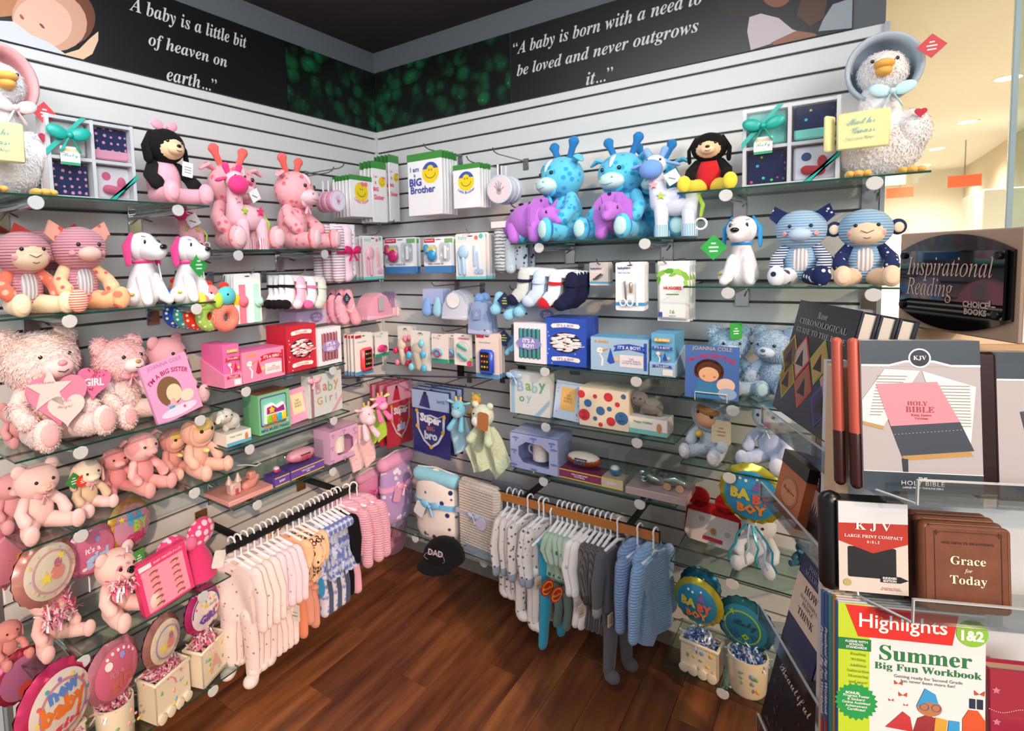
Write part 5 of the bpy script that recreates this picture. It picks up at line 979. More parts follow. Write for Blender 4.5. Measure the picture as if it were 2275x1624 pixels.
planter('cream ceramic train planter with blue shred at the lower right', 'R', .29, 1513, 1505, 1598, 1430, .136, 'train', -.1, BK)
planter('cream ceramic rocking planter with a gold bear relief at the lower right', 'R', .30, 1612, 1545, 1705, 1462, .136, 'tub', -.1, BK)
# ================================================= peg rows
def hook_for(wl, d, px, py, lab=None):
    u, z = UZ(wl, px, py, d); peg(wl, u, z, d - .0, lab or 'metal peg hook holding packs on the slat wall'); return u, z
def blister(t, w_, h, card, items, hook=True, words=(), band=None, th=.002):
    mb = MB().m(plain(card, .45)).prism(rrect(w_, h, min(w_, h) * .06, 4, 0, h / 2), 0, th); P('backing_card', mb, None, t, smooth=False); mb = MB()
    if band: rect(mb, -w_ * .5, h * band[0], w_ * .5, h * band[1], -.0006, plain(band[2], .45))
    for wd, x, z, ww, c, st, bd in words: tx(mb, wd, x * w_, z * h, -.001, w=ww * w_, st=st, bold=bd, mat=plain(c, .5))
    if hook: poly(mb, oval(w_ * .2, h * .025, 12, 0, h * .94), -.001, plain('2a2a2c'))
    if mb.v: P('card_print', mb, None, t)
    for nm, fn, m_ in items: mb = MB(); fn(mb, w_, h); P(nm, mb, m_, t)
ORD = ('second', 'third', 'fourth', 'fifth', 'sixth', 'seventh', 'eighth')
def pack(name, label, cat, wl, d, bx, n, gap, build, grp, back, rz=0, tilt=0, tilts=0):
    xl, yt, xr, yb = bx; u, w_, z0, h = FR(wl, d, xl, yb, xr, yt); t = T(name, label, cat, WP(wl, u, d, z0), (tilt, tilts, RZ(wl) + rz)); build(t, w_, h)
    for i in range(n):
        dup(t, WP(wl, u + random.uniform(-.003, .003), d - gap * (i + 1), z0 + random.uniform(-.002, .002)), (tilt, tilts, RZ(wl) + rz), back + ', ' + ORD[i] + ' of its row', grp)
    return t, u, w_, z0, h
def topper(kind, word):
    def f(t, w_, h):
        P('plastic_bag', MB().box((0, .004, h * .45), (w_, .006, h * .90), bv=.002), plain('f3f1f2', .25, 0, .4), t); P('green_header', MB().box((0, .003, h * .95), (w_ * 1.02, .003, h * .13)), plain('3f8c3c', .45), t, smooth=False)
        mb = MB(); hat = '3a55a8' if kind == 'boy' else 'f0788c'; big = word.startswith('I'); cx, cz, r = (w_ * .18, h * .68, w_ * .24) if big else (0, h * .62, w_ * .30)
        disc(mb, cx, cz, -.0002, r, plain('f0d21e', .6), 26)
        if kind == 'boy': poly(mb, [(cx + r * cos(a), cz + r * sin(a)) for a in [pi * .12 + i * pi * .76 / 12 for i in range(13)]], -.0006, plain(hat)); poly(mb, [(cx + r * .4 * cos(a), cz + r * .35 + r * .35 * sin(a)) for a in [i * pi / 10 for i in range(11)]], -.0009, plain('f0d21e'))
        else:
            for s in (-1, 1): poly(mb, oval(r * .55, r * .5, 12, cx + r * .45 + s * r * .25, cz + r * .8), -.0008, plain(hat))
        for s in (-1, 1): poly(mb, oval(r * .1, r * .22, 8, cx + s * r * .15, cz + r * .25), -.0009, plain('2a2a2a'))
        mb.m(plain('4a3a10')); mb.add([(cx + r * .62 * cos(a), -.0009, cz - r * .05 + r * .5 * sin(a)) for a in [pi + i * pi / 12 for i in range(13)]] + [(cx + r * .56 * cos(a), -.0009, cz - r * .05 + r * .44 * sin(a)) for a in [2 * pi - i * pi / 12 for i in range(13)]], [[i, i + 1, 24 - i, 25 - i] for i in range(12)])
        c = '3a4c9c' if kind == 'boy' else 'ee5a74'
        if big:
            tx(mb, 'I am', -w_ * .28, h * .76, -.0009, w=w_ * .26, bold=.02, mat=plain(c)); tx(mb, 'a', -w_ * .28, h * .66, -.0009, size=h * .09, bold=.02, mat=plain(c)); tx(mb, 'BIG', -w_ * .26, h * .55, -.0009, w=w_ * .36, bold=.04, mat=plain(c)); tx(mb, word.split()[-1], -w_ * .05, h * .42, -.0009, w=w_ * .72, bold=.03, mat=plain(c))
        else: tx(mb, word, 0, h * .36, -.0009, w=w_ * .66, bold=.01, arc=-w_ * .42, mat=plain(c))
        P('print', mb, None, t)
    return f
pack('baby_shirt_pack', 'white I am a Big Brother shirt pack, front one of its hook', 'shirt pack', 'R', .26, (908, 340, 984, 478), 5, .022, topper('boy', 'I am a BIG Brother'), 'big brother packs behind the front one', 'white shirt pack behind the Big Brother front pack')
hook_for('R', .28, 945, 330, 'metal peg hook holding the Big Brother shirt packs')
pack('bib_pack', 'white Little Brother bib pack, front one of its hook', 'bib pack', 'R', .25, (1008, 365, 1067, 462), 4, .02, topper('boy', 'Little Brother'), 'little brother packs behind the front one', 'white bib pack behind the Little Brother front pack')
hook_for('R', .27, 1040, 358, 'metal peg hook holding the Little Brother bib packs')
pack('bib_pack', 'white Little Sister bib pack, front one of its hook', 'bib pack', 'L', .20, (780, 392, 829, 482), 5, .022, topper('girl', 'Little Sister'), 'little sister packs behind the front one', 'white bib pack behind the Little Sister front pack')
hook_for('L', .25, 762, 372, 'metal peg hook holding the Little Sister bib packs')
pack('baby_shirt_pack', 'white I am a Big Sister shirt pack facing the corner, front one', 'shirt pack', 'L', .20, (866, 348, 892, 492), 4, .024, topper('girl', 'I am a BIG Sister'), 'big sister packs behind the front one', 'white shirt pack behind the Big Sister front pack', rz=.12)
pack('baby_shirt_pack', 'white I am a Big Sister shirt pack showing half its print beside the corner', 'shirt pack', 'L', .20, (830, 362, 862, 494), 3, .024, topper('girl', 'I am a BIG Sister'), 'second row of big sister packs', 'white shirt pack in the second big sister row')
def keeps(c1, c2, hand):
    def f(t, w_, h):
        r = w_ / 2; P('round_tin', MB().lathe([(r * .97, .03), (r, .028), (r, .002), (r * .96, 0), (.001, 0)], (0, 0, r), 34, 'y'), plain(c1, .35), t); mb = MB(); disc(mb, 0, r, -.0005, r * .88, plain(c2, .4), 30)
        hm = plain(hand, .5); poly(mb, oval(r * .42, r * .44, 14, 0, r * .82), -.001, hm)
        for i, a in enumerate((2.3, 1.95, 1.6, 1.25, .6)): mb.m(hm); c, s_ = cos(a), sin(a); l = r * (.55, .68, .72, .62, .5)[i]; wq = r * .055; mb.add([(-s_ * wq, -.001, r * .85 + c * wq), (s_ * wq, -.001, r * .85 - c * wq), (c * l + s_ * wq, -.001, r * .85 + s_ * l - c * wq), (c * l - s_ * wq, -.001, r * .85 + s_ * l + c * wq)], [[0, 1, 2, 3]])
        P('hand_print', mb, None, t)
        P('strap', MB().box((-r * .2, .015, 2 * r + .02), (.008, .002, .05)), plain('eae4ea', .4), t, smooth=False)
    return f
pack('handprint_tin', 'round pink handprint keepsake tin, front one of its hook', 'keepsake tin', 'L', .25, (735, 396, 770, 470), 2, .034, keeps('e3a7bf', 'd8d4e4', 'dca6bc'), 'pink handprint tins behind the front one', 'round pink tin behind the front handprint tin')
pack('handprint_tin', 'round pale blue handprint keepsake tin, front one of its hook', 'keepsake tin', 'R', .25, (1082, 370, 1137, 452), 2, .034, keeps('c2cfe4', 'd9c9d0', 'a89ca8'), 'blue handprint tins behind the front one', 'round pale blue tin behind the front handprint tin')
hook_for('L', .27, 738, 382, 'metal peg hook holding the pink handprint tins'); hook_for('R', .28, 1098, 340, 'metal peg hook holding the pale blue handprint tins'); peg('R', .95, UZ('R', 1110, 462, .25)[1], .24, 'empty metal peg hook beside the purple dinosaur'); peg('L', -.12, 1.78, .2, 'empty peg hook near the wall corner')
def nursery(c, c2):
    def f(t, w_, h):
        blister(t, w_, h, 'eef0f4', [('toy_ball', lambda m, w, q: m.ell((-w * .18, -.014, q * .50), (w * .15, .014, w * .15)), plain(c, .25, 0, .5)), ('nail_clipper', lambda m, w, q: m.limb([(w * .26, -.012, q * .42), (w * .26, -.012, q * .72)], w * .045, 10), plain('f3eef2', .3)), ('yellow_toy', lambda m, w, q: m.box((-w * .22, -.010, q * .66), (w * .24, .010, q * .14), bv=.003), plain('e9cf62', .4)), ('bulb', lambda m, w, q: m.limb([(-w * .38, -.010, q * .6), (-w * .38, -.010, q * .76)], w * .06, 10), plain(c, .3)), ('blister_dome', lambda m, w, q: m.box((-w * .22, -.014, q * .55), (w * .44, .028, q * .5), bv=.012).box((w * .25, -.014, q * .58), (w * .36, .028, q * .55), bv=.014), BAG)],
                words=[('Deluxe Kit', -.3, .93, .28, 'f8e0e0', '', .02), ('baby medical kit', -.1, .25, .5, '6a6a80', '', .02)], band=(.0, .2, '3f7cb4'))
        mb = MB(); rect(mb, -w_ * .48, h * .86, -w_ * .12, h * .98, -.0007, plain('c0283a')); rect(mb, w_ * .2, h * .84, w_ * .46, h * .96, -.0007, plain('7ab06a')); P('corner_labels', mb, None, t)
    return f
pack('grooming_kit', 'carded baby kit with a magenta ball and clippers', 'baby care kit', 'R', .15, (856, 528, 927, 608), 1, .03, nursery('e2277c', ''), 'magenta kits behind the front one', 'carded kit behind the magenta front kit')
pack('grooming_kit', 'carded baby kit with a bright blue ball and clippers', 'baby care kit', 'R', .22, (943, 527, 1010, 606), 2, .03, nursery('2f9ad8', ''), 'blue kits behind the front one', 'carded kit behind the blue front kit')
hook_for('R', .22, 960, 530, 'metal peg hook holding the blue ball baby kit'); 
def brushset(c):
    def f(t, w_, h):
        m_ = plain(c, .3)
        blister(t, w_, h, 'efe6e4', [('hair_brush', lambda m, w, q: m.ell((-w * .2, -.010, q * .60), (w * .17, .010, q * .15)).limb([(-w * .2, -.010, q * .46), (-w * .18, -.010, q * .12)], w * .05, 10), m_), ('comb', lambda m, w, q: m.limb([(-w * .38, -.006, q * .60), (-w * .34, -.006, q * .12)], w * .035, 8), m_), ('clippers', lambda m, w, q: m.limb([(w * .16, -.006, q * .30), (w * .16, -.006, q * .72)], w * .03, 8), m_), ('scissors', lambda m, w, q: m.limb([(w * .28, -.006, q * .24), (w * .26, -.006, q * .6)], w * .02, 8).lathe([(w * .07, 0), (w * .07, .004)], (w * .22, -.008, q * .17), 14, 'y').lathe([(w * .07, 0), (w * .07, .004)], (w * .36, -.008, q * .17), 14, 'y'), m_)],
                words=[('baby', -.25, .9, .3, '8fd0d8', '', .02)], band=(0, .06, '6ccfce'))
        mb = MB(); disc(mb, w_ * .2, h * .9, -.0008, w_ * .06, plain('e0705c')); disc(mb, w_ * .36, h * .93, -.0008, w_ * .07, plain('5cc0b8')); P('corner_dots', mb, None, t)
    return f
pack('brush_set', 'carded pink brush and comb set, front one of its hook', 'brush set', 'L', .22, (808, 524, 853, 620), 4, .024, brushset('eeb0c2'), 'pink brush sets behind the front one', 'brush set card behind the pink front card')
pack('brush_set', 'carded blue brush and comb set, front one of its hook', 'brush set', 'R', .25, (1014, 518, 1080, 620), 3, .026, brushset('a9cdec'), 'blue brush sets behind the front one', 'brush set card behind the blue front card')
hook_for('R', .26, 1040, 520, 'metal peg hook holding the blue brush sets'); hook_for('L', .24, 838, 522, 'metal peg hook holding the pink brush sets')
def burp(t, w_, h):
    P('folded_cloth', MB().limb([(-w_ * .22, 0, .02), (-w_ * .22, 0, h * .88)], [w_ * .22] * 2, 16, .8), fab('f0eef2', 'hstripe', 'c05a80', 26, .3), t); P('folded_cloth', MB().limb([(w_ * .1, -.004, .02), (w_ * .1, -.004, h * .88)], [w_ * .20] * 2, 16, .8), fab('f3d3e2', 'dots', 'f9eef4', 60, .3), t); P('folded_cloth', MB().limb([(w_ * .34, 0, .03), (w_ * .34, 0, h * .86)], [w_ * .14] * 2, 16, .8), fab('f0eef2', 'dots', 'd05a90', 50, .2), t)
    P('card_header', MB().box((0, 0, h * .96), (w_, .003, h * .11), bv=.001), plain('eceaec', .5), t); bow(t, (w_ * .1, -.045, h * .52), .05, plain('d81a68', .3), 'satin_bow'); P('satin_ribbon', MB().box((0, -.035, h * .5), (w_ * .98, .004, .012)), plain('d81a68', .3), t)
pack('burp_cloth_set', 'pink striped burp cloths tied with a magenta bow, front set', 'cloth set', 'L', .24, (738, 500, 792, 622), 2, .06, burp, 'burp cloth sets behind the front one', 'striped burp cloths behind the front set')
def swad(t, w_, h):
    P('folded_cloth', MB().limb([(-w_ * .26, 0, .03), (-w_ * .26, 0, h * .84)], [w_ * .2] * 2, 14, .7), fab('eceae6', 'chevron', '5a5e66', 22, .3), t); P('folded_cloth', MB().limb([(w_ * .06, -.01, .02), (w_ * .06, -.01, h * .55)], [w_ * .16] * 2, 14, .7), fab('e3ecf2', 'dots', '8ab8d8', 60, .22), t); P('folded_cloth', MB().limb([(w_ * .36, 0, .03), (w_ * .36, 0, h * .7)], [w_ * .18] * 2, 14, .7), fab('dfe6ec', 'spots', '2a3f70', 50, .3), t)
    P('clear_pouch', MB().box((0, 0, h * .5), (w_, .06, h)), BAG, t, smooth=False); P('pouch_card', MB().box((0, -.031, h * .93), (w_ * .9, .002, h * .12)), plain('e3dcda', .5), t, smooth=False)
pack('swaddle_pouch', 'clear pouch of rolled blue and white patterned cloths', 'cloth set', 'R', .2, (1098, 490, 1170, 606), 1, .07, swad, 'cloth pouches behind the front one', 'cloth pouch behind the patterned front pouch')
def sockset(cols, n=5):
    def f(t, w_, h):
        P('card_header', MB().box((0, 0, h * .9), (w_, .003, h * .18), bv=.001), plain('e9e9ec', .5), t)
        mb = MB(); poly(mb, oval(w_ * .2, h * .15, 16, 0, h * .9), -.003, plain('f8f8f8')); P('header_label', mb, None, t)
        k = len(cols)
        for i, (c, c2) in enumerate(cols):
            x = -w_ * .42 + w_ * .84 * i / (k - 1); r = w_ * .5 / k
            o = P('sock', MB().limb([(x, -.006, h * .82), (x, -.012, h * .42), (x - r * .3, -.018, h * .30), (x - r * 1.0, -.022, h * .14)], [r * .85, r * .85, r * .95, r * .8], 12, .6), fab(c), t)
            P('sock_toe', MB().ell((x - r * 1.05, -.022, h * .14), (r * .95, r * .65, r * .8)).lathe([(r * .9, 0), (r * .9, .012)], (x, -.006, h * .62), 12), fab(c2), o)
    return f
pack('sock_pack', 'card of pink, white and black baby socks, front one of its hook', 'sock pack', 'L', .25, (632, 612, 718, 686), 3, .035, sockset([('f3eef2', '17151a'), ('f3b6cf', 'f0d8e4'), ('f6eef2', 'ee6aa8'), ('c9cfc8', 'c9cfc8')]), 'pink and black sock cards behind the front one', 'sock card behind the pink and black front card', tilts=.08)
pack('sock_pack', 'card of navy, red and white baby socks, front one of its hook', 'sock pack', 'R', .27, (1152, 598, 1278, 684), 4, .03, sockset([('c6ccc8', '1d2344'), ('c4d6ee', 'c4d6ee'), ('efeef2', 'c8202c'), ('1b1f3e', '1b1f3e')]), 'navy sock cards behind the front one', 'sock card behind the navy and red front card', tilts=.08)
hook_for('L', .27, 675, 608, 'metal peg hook holding the pink and black sock cards'); hook_for('R', .28, 1230, 598, 'metal peg hook holding the navy and red sock cards')
def hbands(t, w_, h):
    blister(t, w_, h, 'f2f1f0', [('headband', lambda m, w, q: m.prism([(-w * .34, .0), (-w * .12, .0), (-w * .12, q * .78), (-w * .34, q * .78)], -.006, -.001), fab('ee7e92')), ('headband', lambda m, w, q: m.prism([(-w * .06, .0), (w * .12, .0), (w * .12, q * .78), (-w * .06, q * .78)], -.006, -.001), fab('f4f0f2')), ('headband', lambda m, w, q: m.prism([(w * .2, .0), (w * .4, .0), (w * .4, q * .78), (w * .2, q * .78)], -.006, -.001), fab('b6e6d4')), ('fabric_flower', lambda m, w, q: m.ell((-w * .23, -.012, q * .45), (w * .17, .010, q * .11)).ell((-w * .23, -.02, q * .45), (w * .09, .01, q * .07)), fab('ef7488')), ('fabric_flower', lambda m, w, q: m.ell((w * .34, -.012, q * .42), (w * .16, .010, q * .11)).ell((w * .34, -.02, q * .42), (w * .09, .01, q * .07)), fab('aee2ce'))])
pack('headband_card', 'card of coral, white and mint flower headbands', 'headband card', 'L', .27, (524, 607, 583, 717), 3, .02, hbands, 'headband cards behind the front one', 'headband card behind the coral and mint front card'); hook_for('L', .28, 560, 610, 'metal peg hook holding the flower headband cards')
# teethers
u, z = UZ('L', 505, 640, .27); t0 = None
for i, (px, c, hc, c2) in enumerate(((498, 'e8452c', '58c4cc', 'b6d84a'), (468, 'a4cc5c', 'f08a8a', 'e8e05a'), (448, 'e0321e', 'e6b83a', 'd85a3a'), (432, '3a9ca0', 'e27a3a', '4ac0c0'), (415, '1f4cae', 'e26a2a', '3a7ad0'))):
    d = .27 - i * .028; u, z = UZ('L', px, 705 - i * 2, .26 - i * .01); t = T('ring_rattle', ('bright red gingham ring rattle with a turquoise bird head', 'green printed ring rattle second from the right in its row', 'red dotted ring rattle in the middle of its row', 'teal ring rattle second from the left in its row', 'dark blue ring rattle at the left of its row')[i], 'rattle', WP('L', u, d, z), RL + .1, None)
    P('ring', MB().rings([(Vector((.034 * cos(a), 0, .034 * sin(a))), .020) for a in [k * pi / 12 for k in range(25)]], 12), fab(c, 'plaid' if i == 0 else 'dots', 'f0b0a0' if i == 0 else 'f4eec8', 70 if i == 0 else 60, .28), t)
    P('bird_head', MB().ell((0, -.01, .078), (.036, .026, .034)), fab(hc), t); P('wing', MB().ell((-.034, -.012, .064), (.018, .014, .028), (0, .2, 0)), fab(c2), t); P('crest', MB().ell((0, 0, .115), (.02, .012, .012)), fab('e0382a'), t); P('eye', MB().ell((-.012, -.034, .084), .004, None, 6, 5), EYE, t); P('loop', MB().tube([(0, 0, .12), (.004, 0, .15)], .003, 6), STEEL, t)
    if i == 0: P('yellow_charm', MB().ell((.052, 0, .06), (.02, .01, .024)), fab('ecd42c'), t)
hook_for('L', .28, 490, 628, 'metal peg hook holding the round ring rattles')
# fluffy pink slippers, hat, mittens etc.
def soft(name, label, cat, wl, d, bx, build, rz=0, n=0, gap=.02, grp=None, back=None): return pack(name, label, cat, wl, d, bx, n, gap, build, grp, back, rz)
def fluffy(t, w_, h): P('slipper', MB().limb([(-w_ * .2, 0, h * .75), (-w_ * .22, -.01, h * .45), (-w_ * .15, -.02, h * .2)], [w_ * .14, w_ * .17, w_ * .16], 12).fuzz((-w_ * .2, -.01, h * .45), (w_ * .2, .03, h * .35), 500, .006), fab('f0a8bc', 'fur'), t); P('slipper', MB().limb([(w_ * .15, 0, h * .9), (w_ * .18, -.01, h * .5), (w_ * .3, -.02, h * .15)], [w_ * .13, w_ * .15, w_ * .17], 12), fab('f2a4b4', 'fur'), t); tagcard(t, (-w_ * .2, -.05, h * .8), .026, '1f2f5e', lab='navy diamond swing tag', ink='b6c850'); P('tie', MB().tube([(-w_ * .3, -.03, h * .6), (0, -.04, h * .4), (w_ * .2, -.03, h * .6)], .003, 6), fab('f4c6d2'), t)
soft('fluffy_bootie_pair', 'fluffy pink booties with a navy diamond tag', 'baby booties', 'L', .22, (738, 645, 795, 725), fluffy, n=2, gap=.05, grp='fluffy pink booties behind', back='fluffy pink booties hanging behind the front pair')
def hat(c, c2, lab, pom=None, label_c='f1ece9'):
    def f(t, w_, h):
        P('hat_crown', MB().prism([(-w_ * .5, h * .12), (w_ * .5, h * .12), (w_ * .44, h * .5), (w_ * .25, h * .85), (0, h), (-w_ * .25, h * .85), (-w_ * .44, h * .5)], -.012, .012, cuts=4, wav=lambda v: Vector((v.x, v.y * (1 + .6 * cos(v.x / w_ * pi)), v.z))), fab(c), t); P('hat_cuff', MB().box((0, -.002, h * .1), (w_, .034, h * .16), bv=.006), fab(c2), t)
        if lab == 'oval': P('paper_label', MB().prism(oval(w_ * .46, h * .5, 22, 0, h * .68), -.026, -.023), plain(label_c, .5), t)
        else: tagcard(t, (0, -.026, h * .6), w_ * .2, label_c, 'rect', .2, lab='grey label', ink='c6b8c4')
        if pom: P('pompom', MB().ell((0, 0, h * 1.02), w_ * .2, jit=.12), fab(pom, 'fur'), t)
    return f
soft('baby_hat', 'pink baby hat with a grey label, beside the fluffy booties', 'hat', 'L', .2, (812, 650, 868, 710), hat('e3a0b8', 'eab4c6', 'rect', None, 'c3bcc8'), n=2, gap=.03, grp='pink hats behind', back='pink hat hanging behind the front pink hat')
soft('baby_hat', 'pale grey baby hat with an oval paper label', 'hat', 'R', .22, (985, 645, 1045, 712), hat('c9cedd', 'c9cedd', 'oval'), n=2, gap=.03, grp='grey hats behind', back='pale hat hanging behind the front grey hat')
soft('knitted_hat', 'long blue plaid knitted hat with a pompom', 'hat', 'R', .24, (1043, 665, 1092, 745), hat('8fa6cc', 'b4bcd8', 'rect', '6f9ad8', '7d90b8'), n=1, gap=.05, grp='long hats behind', back='navy knitted hat hanging behind the plaid one')
def mitts(c1, c2, card):
    def f(t, w_, h):
        P('backing_card', MB().box((0, .004, h * .72), (w_, .003, h * .55)), plain(card, .5), t, smooth=False)
        for s, c in ((-1, c1), (1, c2)): P('mitten', MB().limb([(s * w_ * .25, -.004, h * .62), (s * w_ * .27, -.008, h * .36), (s * w_ * .27, -.008, h * .2)], [w_ * .12, w_ * .2, w_ * .22], 12, .5), c, t)
    return f
soft('mitten_card', 'card of pink spotted and red baby mittens', 'mittens', 'L', .10, (878, 645, 918, 706), mitts(fab('f2c6cc', 'dots', 'a82c50', 60, .26), fab('c0202a'), 'c3a4cc'), n=5, gap=.014, grp='mitten cards behind', back='mitten card hanging behind the spotted pair')
soft('mitten_card', 'card of light blue baby mittens', 'mittens', 'R', .2, (940, 642, 985, 704), mitts(fab('7ea8dc'), fab('9ccfe4'), 'a9b6dc'), n=3, gap=.02, grp='blue mitten cards behind', back='blue mitten card hanging behind the front card')
hook_for('L', .14, 895, 640, 'metal peg hook holding the pink spotted mittens'); hook_for('R', .2, 962, 636, 'metal peg hook holding the light blue mittens'); hook_for('R', .22, 1015, 640, 'metal peg hook holding the pale grey hats')
def booties(t, w_, h):
    for x, z in ((-.32, .55), (.08, .38), (.38, .5)): P('bootie', MB().limb([(x * w_, 0, h * z + h * .32), (x * w_, -.01, h * z), (x * w_ - w_ * .02, -.03, h * z - h * .12)], [w_ * .13, w_ * .15, w_ * .155], 12), fab('8cc6e4', 'dots', '5a98c4', 90, .2), t)
    tagcard(t, (.0, -.045, h * .75), .036, '1c2c56', lab='navy diamond swing tag', ink='b6c850')
soft('bootie_set', 'light blue baby booties with a navy diamond tag', 'baby booties', 'R', .25, (1098, 650, 1172, 716), booties); hook_for('R', .26, 1135, 645, 'metal peg hook holding the light blue booties')
soft('bootie_set', 'grey blue booties hanging below the long knitted hats', 'baby booties', 'R', .18, (1115, 730, 1150, 800), booties)
def phone(c, cardc):
    def f(t, w_, h):
        blister(t, w_, h, cardc, [('toy_phone', lambda m, w, q: m.box((w * .04, -.014, q * .38), (w * .62, .024, q * .56), bv=.012), plain(c, .35, 0, .3)), ('phone_screen', lambda m, w, q: m.box((w * .02, -.0265, q * .40), (w * .38, .002, q * .42), bv=.001), plain('15161c', .2))], words=[('smart phone', -.1, .8, .5, '8aa0b8', '', .02)], band=(0, .1, '5a94c4'))
        mb = MB()
        for i in range(9): disc(mb, w_ * (.02 + (i % 3 - 1) * .11), h * (.40 + (i // 3 - 1) * .12), -.028, w_ * .038, plain(('9cb04a', 'd8d05a', 'c86a5a', 'd8485a', 'e08a3a')[i % 5]), 8)
        rect(mb, -w_ * .46, h * .9, -w_ * .12, h * .97, -.0007, plain('c0283a')); P('phone_icons', mb, None, t)
    return f
soft('toy_phone_card', 'carded toy phone in a coral red case', 'toy phone', 'L', .2, (790, 740, 830, 832), phone('ee4a58', 'efece8'), n=3, gap=.024, grp='toy phone cards behind the red one', back='toy phone card behind the coral red one')
soft('toy_phone_card', 'carded toy phone in a royal blue case', 'toy phone', 'R', .25, (1058, 742, 1110, 840), phone('2a50c4', 'e8d6cc'), n=2, gap=.024, grp='toy phone cards behind the blue one', back='toy phone card behind the royal blue one')
def paci(c, cardc, foot):
    def f(t, w_, h): blister(t, w_, h, cardc, [('pacifier_shield', lambda m, w, q: m.ell((-w * .1, -.010, q * .36), (w * .30, .010, q * .15)), plain(c, .3, 0, .4)), ('pacifier_ring', lambda m, w, q: m.rings([(Vector((-w * .02 + w * .16 * cos(a), -.022, q * .34 + w * .16 * sin(a))), w * .035) for a in [k * pi / 8 for k in range(17)]], 8), plain('b8406a' if c != '4fb0dc' else 'c03a52', .3))], words=[('baby', -.2, .85, .4, '7ac0c8', 's', 0)], band=(0, .14, foot))
    return f
soft('pacifier_card', 'carded magenta pacifier in the corner row', 'pacifier', 'L', .12, (834, 738, 864, 792), paci('e23a8c', 'eef0ee', '2f9c84'), n=1, gap=.03, grp='magenta pacifier cards behind', back='pacifier card behind the magenta one')
soft('pacifier_card', 'carded light blue pacifier, left one of the blue pair', 'pacifier', 'R', .22, (960, 742, 997, 806), paci('4fb0dc', 'e8dcd4', '2f9c84'), n=0)
soft('pacifier_card', 'carded light blue pacifier, right one of the blue pair', 'pacifier', 'R', .19, (990, 742, 1022, 808), paci('4fb0dc', 'e8dcd4', '2f9c84'), n=0)
def teeth(t, w_, h):
    blister(t, w_, h, 'ece4dc', [('teal_spoon', lambda m, w, q: m.limb([(-w * .25, -.008, q * .66), (0, -.008, q * .58), (w * .2, -.008, q * .52)], w * .05, 8), plain('3cc0b0', .35)), ('teal_fork', lambda m, w, q: m.limb([(-w * .22, -.008, q * .38), (0, -.008, q * .26), (w * .22, -.008, q * .2)], w * .05, 8), plain('3cc0b0', .35)), ('clear_dome', lambda m, w, q: m.ell((0, -.004, q * .45), (w * .4, .016, q * .34)), BAG)], words=[('infantino', .05, .86, .6, 'c8508c', '', .03)])
    mb = MB(); disc(mb, w_ * .35, h * .08, -.003, w_ * .14, plain('d83a70')); disc(mb, w_ * .45, h * .2, -.003, w_ * .1, plain('9cc87a')); P('round_stickers', mb, None, t)
soft('spoon_card', 'carded teal baby spoon and fork', 'baby cutlery', 'R', .22, (1010, 742, 1050, 812), teeth)
def rattletoy(c, c2, c3):
    def f(t, w_, h):
        blister(t, w_, h, 'e6e2da', [], words=[('eyes', 0, .9, .3, '8aa08a', '', 0)]); bd = fab(c)
        P('plush_rattle', MB().ell((0, -.03, h * .55), (w_ * .26, .02, h * .16)).limb([(0, -.03, h * .45), (w_ * .1, -.03, h * .1)], [w_ * .18, w_ * .14], 10), bd, t)
        for x, z, cc in ((-.35, .4, c2), (.38, .45, c2), (-.25, .1, c3), (.4, .1, c2), (.3, .72, c3)): P('bead', MB().ell((x * w_, -.04, z * h), (w_ * .13, .010, w_ * .16)), plain(cc, .3), t)
    return f
soft('rattle_card', 'carded plush rattle with hot pink beads in the corner', 'rattle', 'R', .12, (886, 725, 920, 812), rattletoy('d8c8b4', 'd8305c', 'e88aa0'), n=1, gap=.03, grp='pink bead rattle cards', back='rattle card behind the pink beaded one')
soft('rattle_card', 'carded grey plush rattle with light blue beads', 'rattle', 'R', .2, (915, 735, 958, 822), rattletoy('b4aca0', '58b4dc', '7ad0e0'))
hook_for('R', .22, 985, 738, 'metal peg hook holding the pacifier cards'); hook_for('R', .25, 1080, 742, 'metal peg hook holding the blue toy phone')
def clip_card(t, w_, h): blister(t, w_, h, 'ded0c8', [('nail_clipper', lambda m, w, q: m.limb([(-w * .2, -.008, q * .28), (w * .15, -.008, q * .48)], w * .07, 8), plain('b8bcc0', .2, 1))], words=[('babyking', -.15, .72, .6, '4a4a90', '', .03), ('Nail Clipper', -.15, .57, .5, 'f4f8fa', '', .02)], band=(.08, .16, '4aa4d0'))
def sciss_card(t, w_, h):
    blister(t, w_, h, 'f0eeee', [('scissor_blades', lambda m, w, q: m.limb([(-w * .12, -.006, q * .24), (-w * .16, -.006, q * .6)], w * .03, 8), plain('8a7a74', .3, .8)), ('scissor_handle', lambda m, w, q: m.rings([(Vector((-w * .22 + w * .1 * cos(a), -.008, q * .17 + w * .12 * sin(a))), w * .025) for a in [k * pi / 6 for k in range(13)]], 6), plain('f6f6f6', .3)), ('scissor_handle', lambda m, w, q: m.rings([(Vector((w * .02 + w * .1 * cos(a), -.008, q * .17 + w * .12 * sin(a))), w * .025) for a in [k * pi / 6 for k in range(13)]], 6), plain('f6f6f6', .3)), ('clipper', lambda m, w, q: m.limb([(w * .06, -.008, q * .40), (w * .06, -.008, q * .56)], w * .06, 8), plain('d8c8a8', .2, 1)), ('nail_file', lambda m, w, q: m.limb([(w * .26, -.006, q * .12), (w * .26, -.006, q * .58)], w * .04, 8), plain('f4f4f4', .4))],
            words=[('babyking', -.2, .88, .45, '4a3a90', '', .03), ('Nail Care Set', -.2, .79, .42, '3aa0d8', '', .02)], band=(.10, .17, '3a9cd0'))
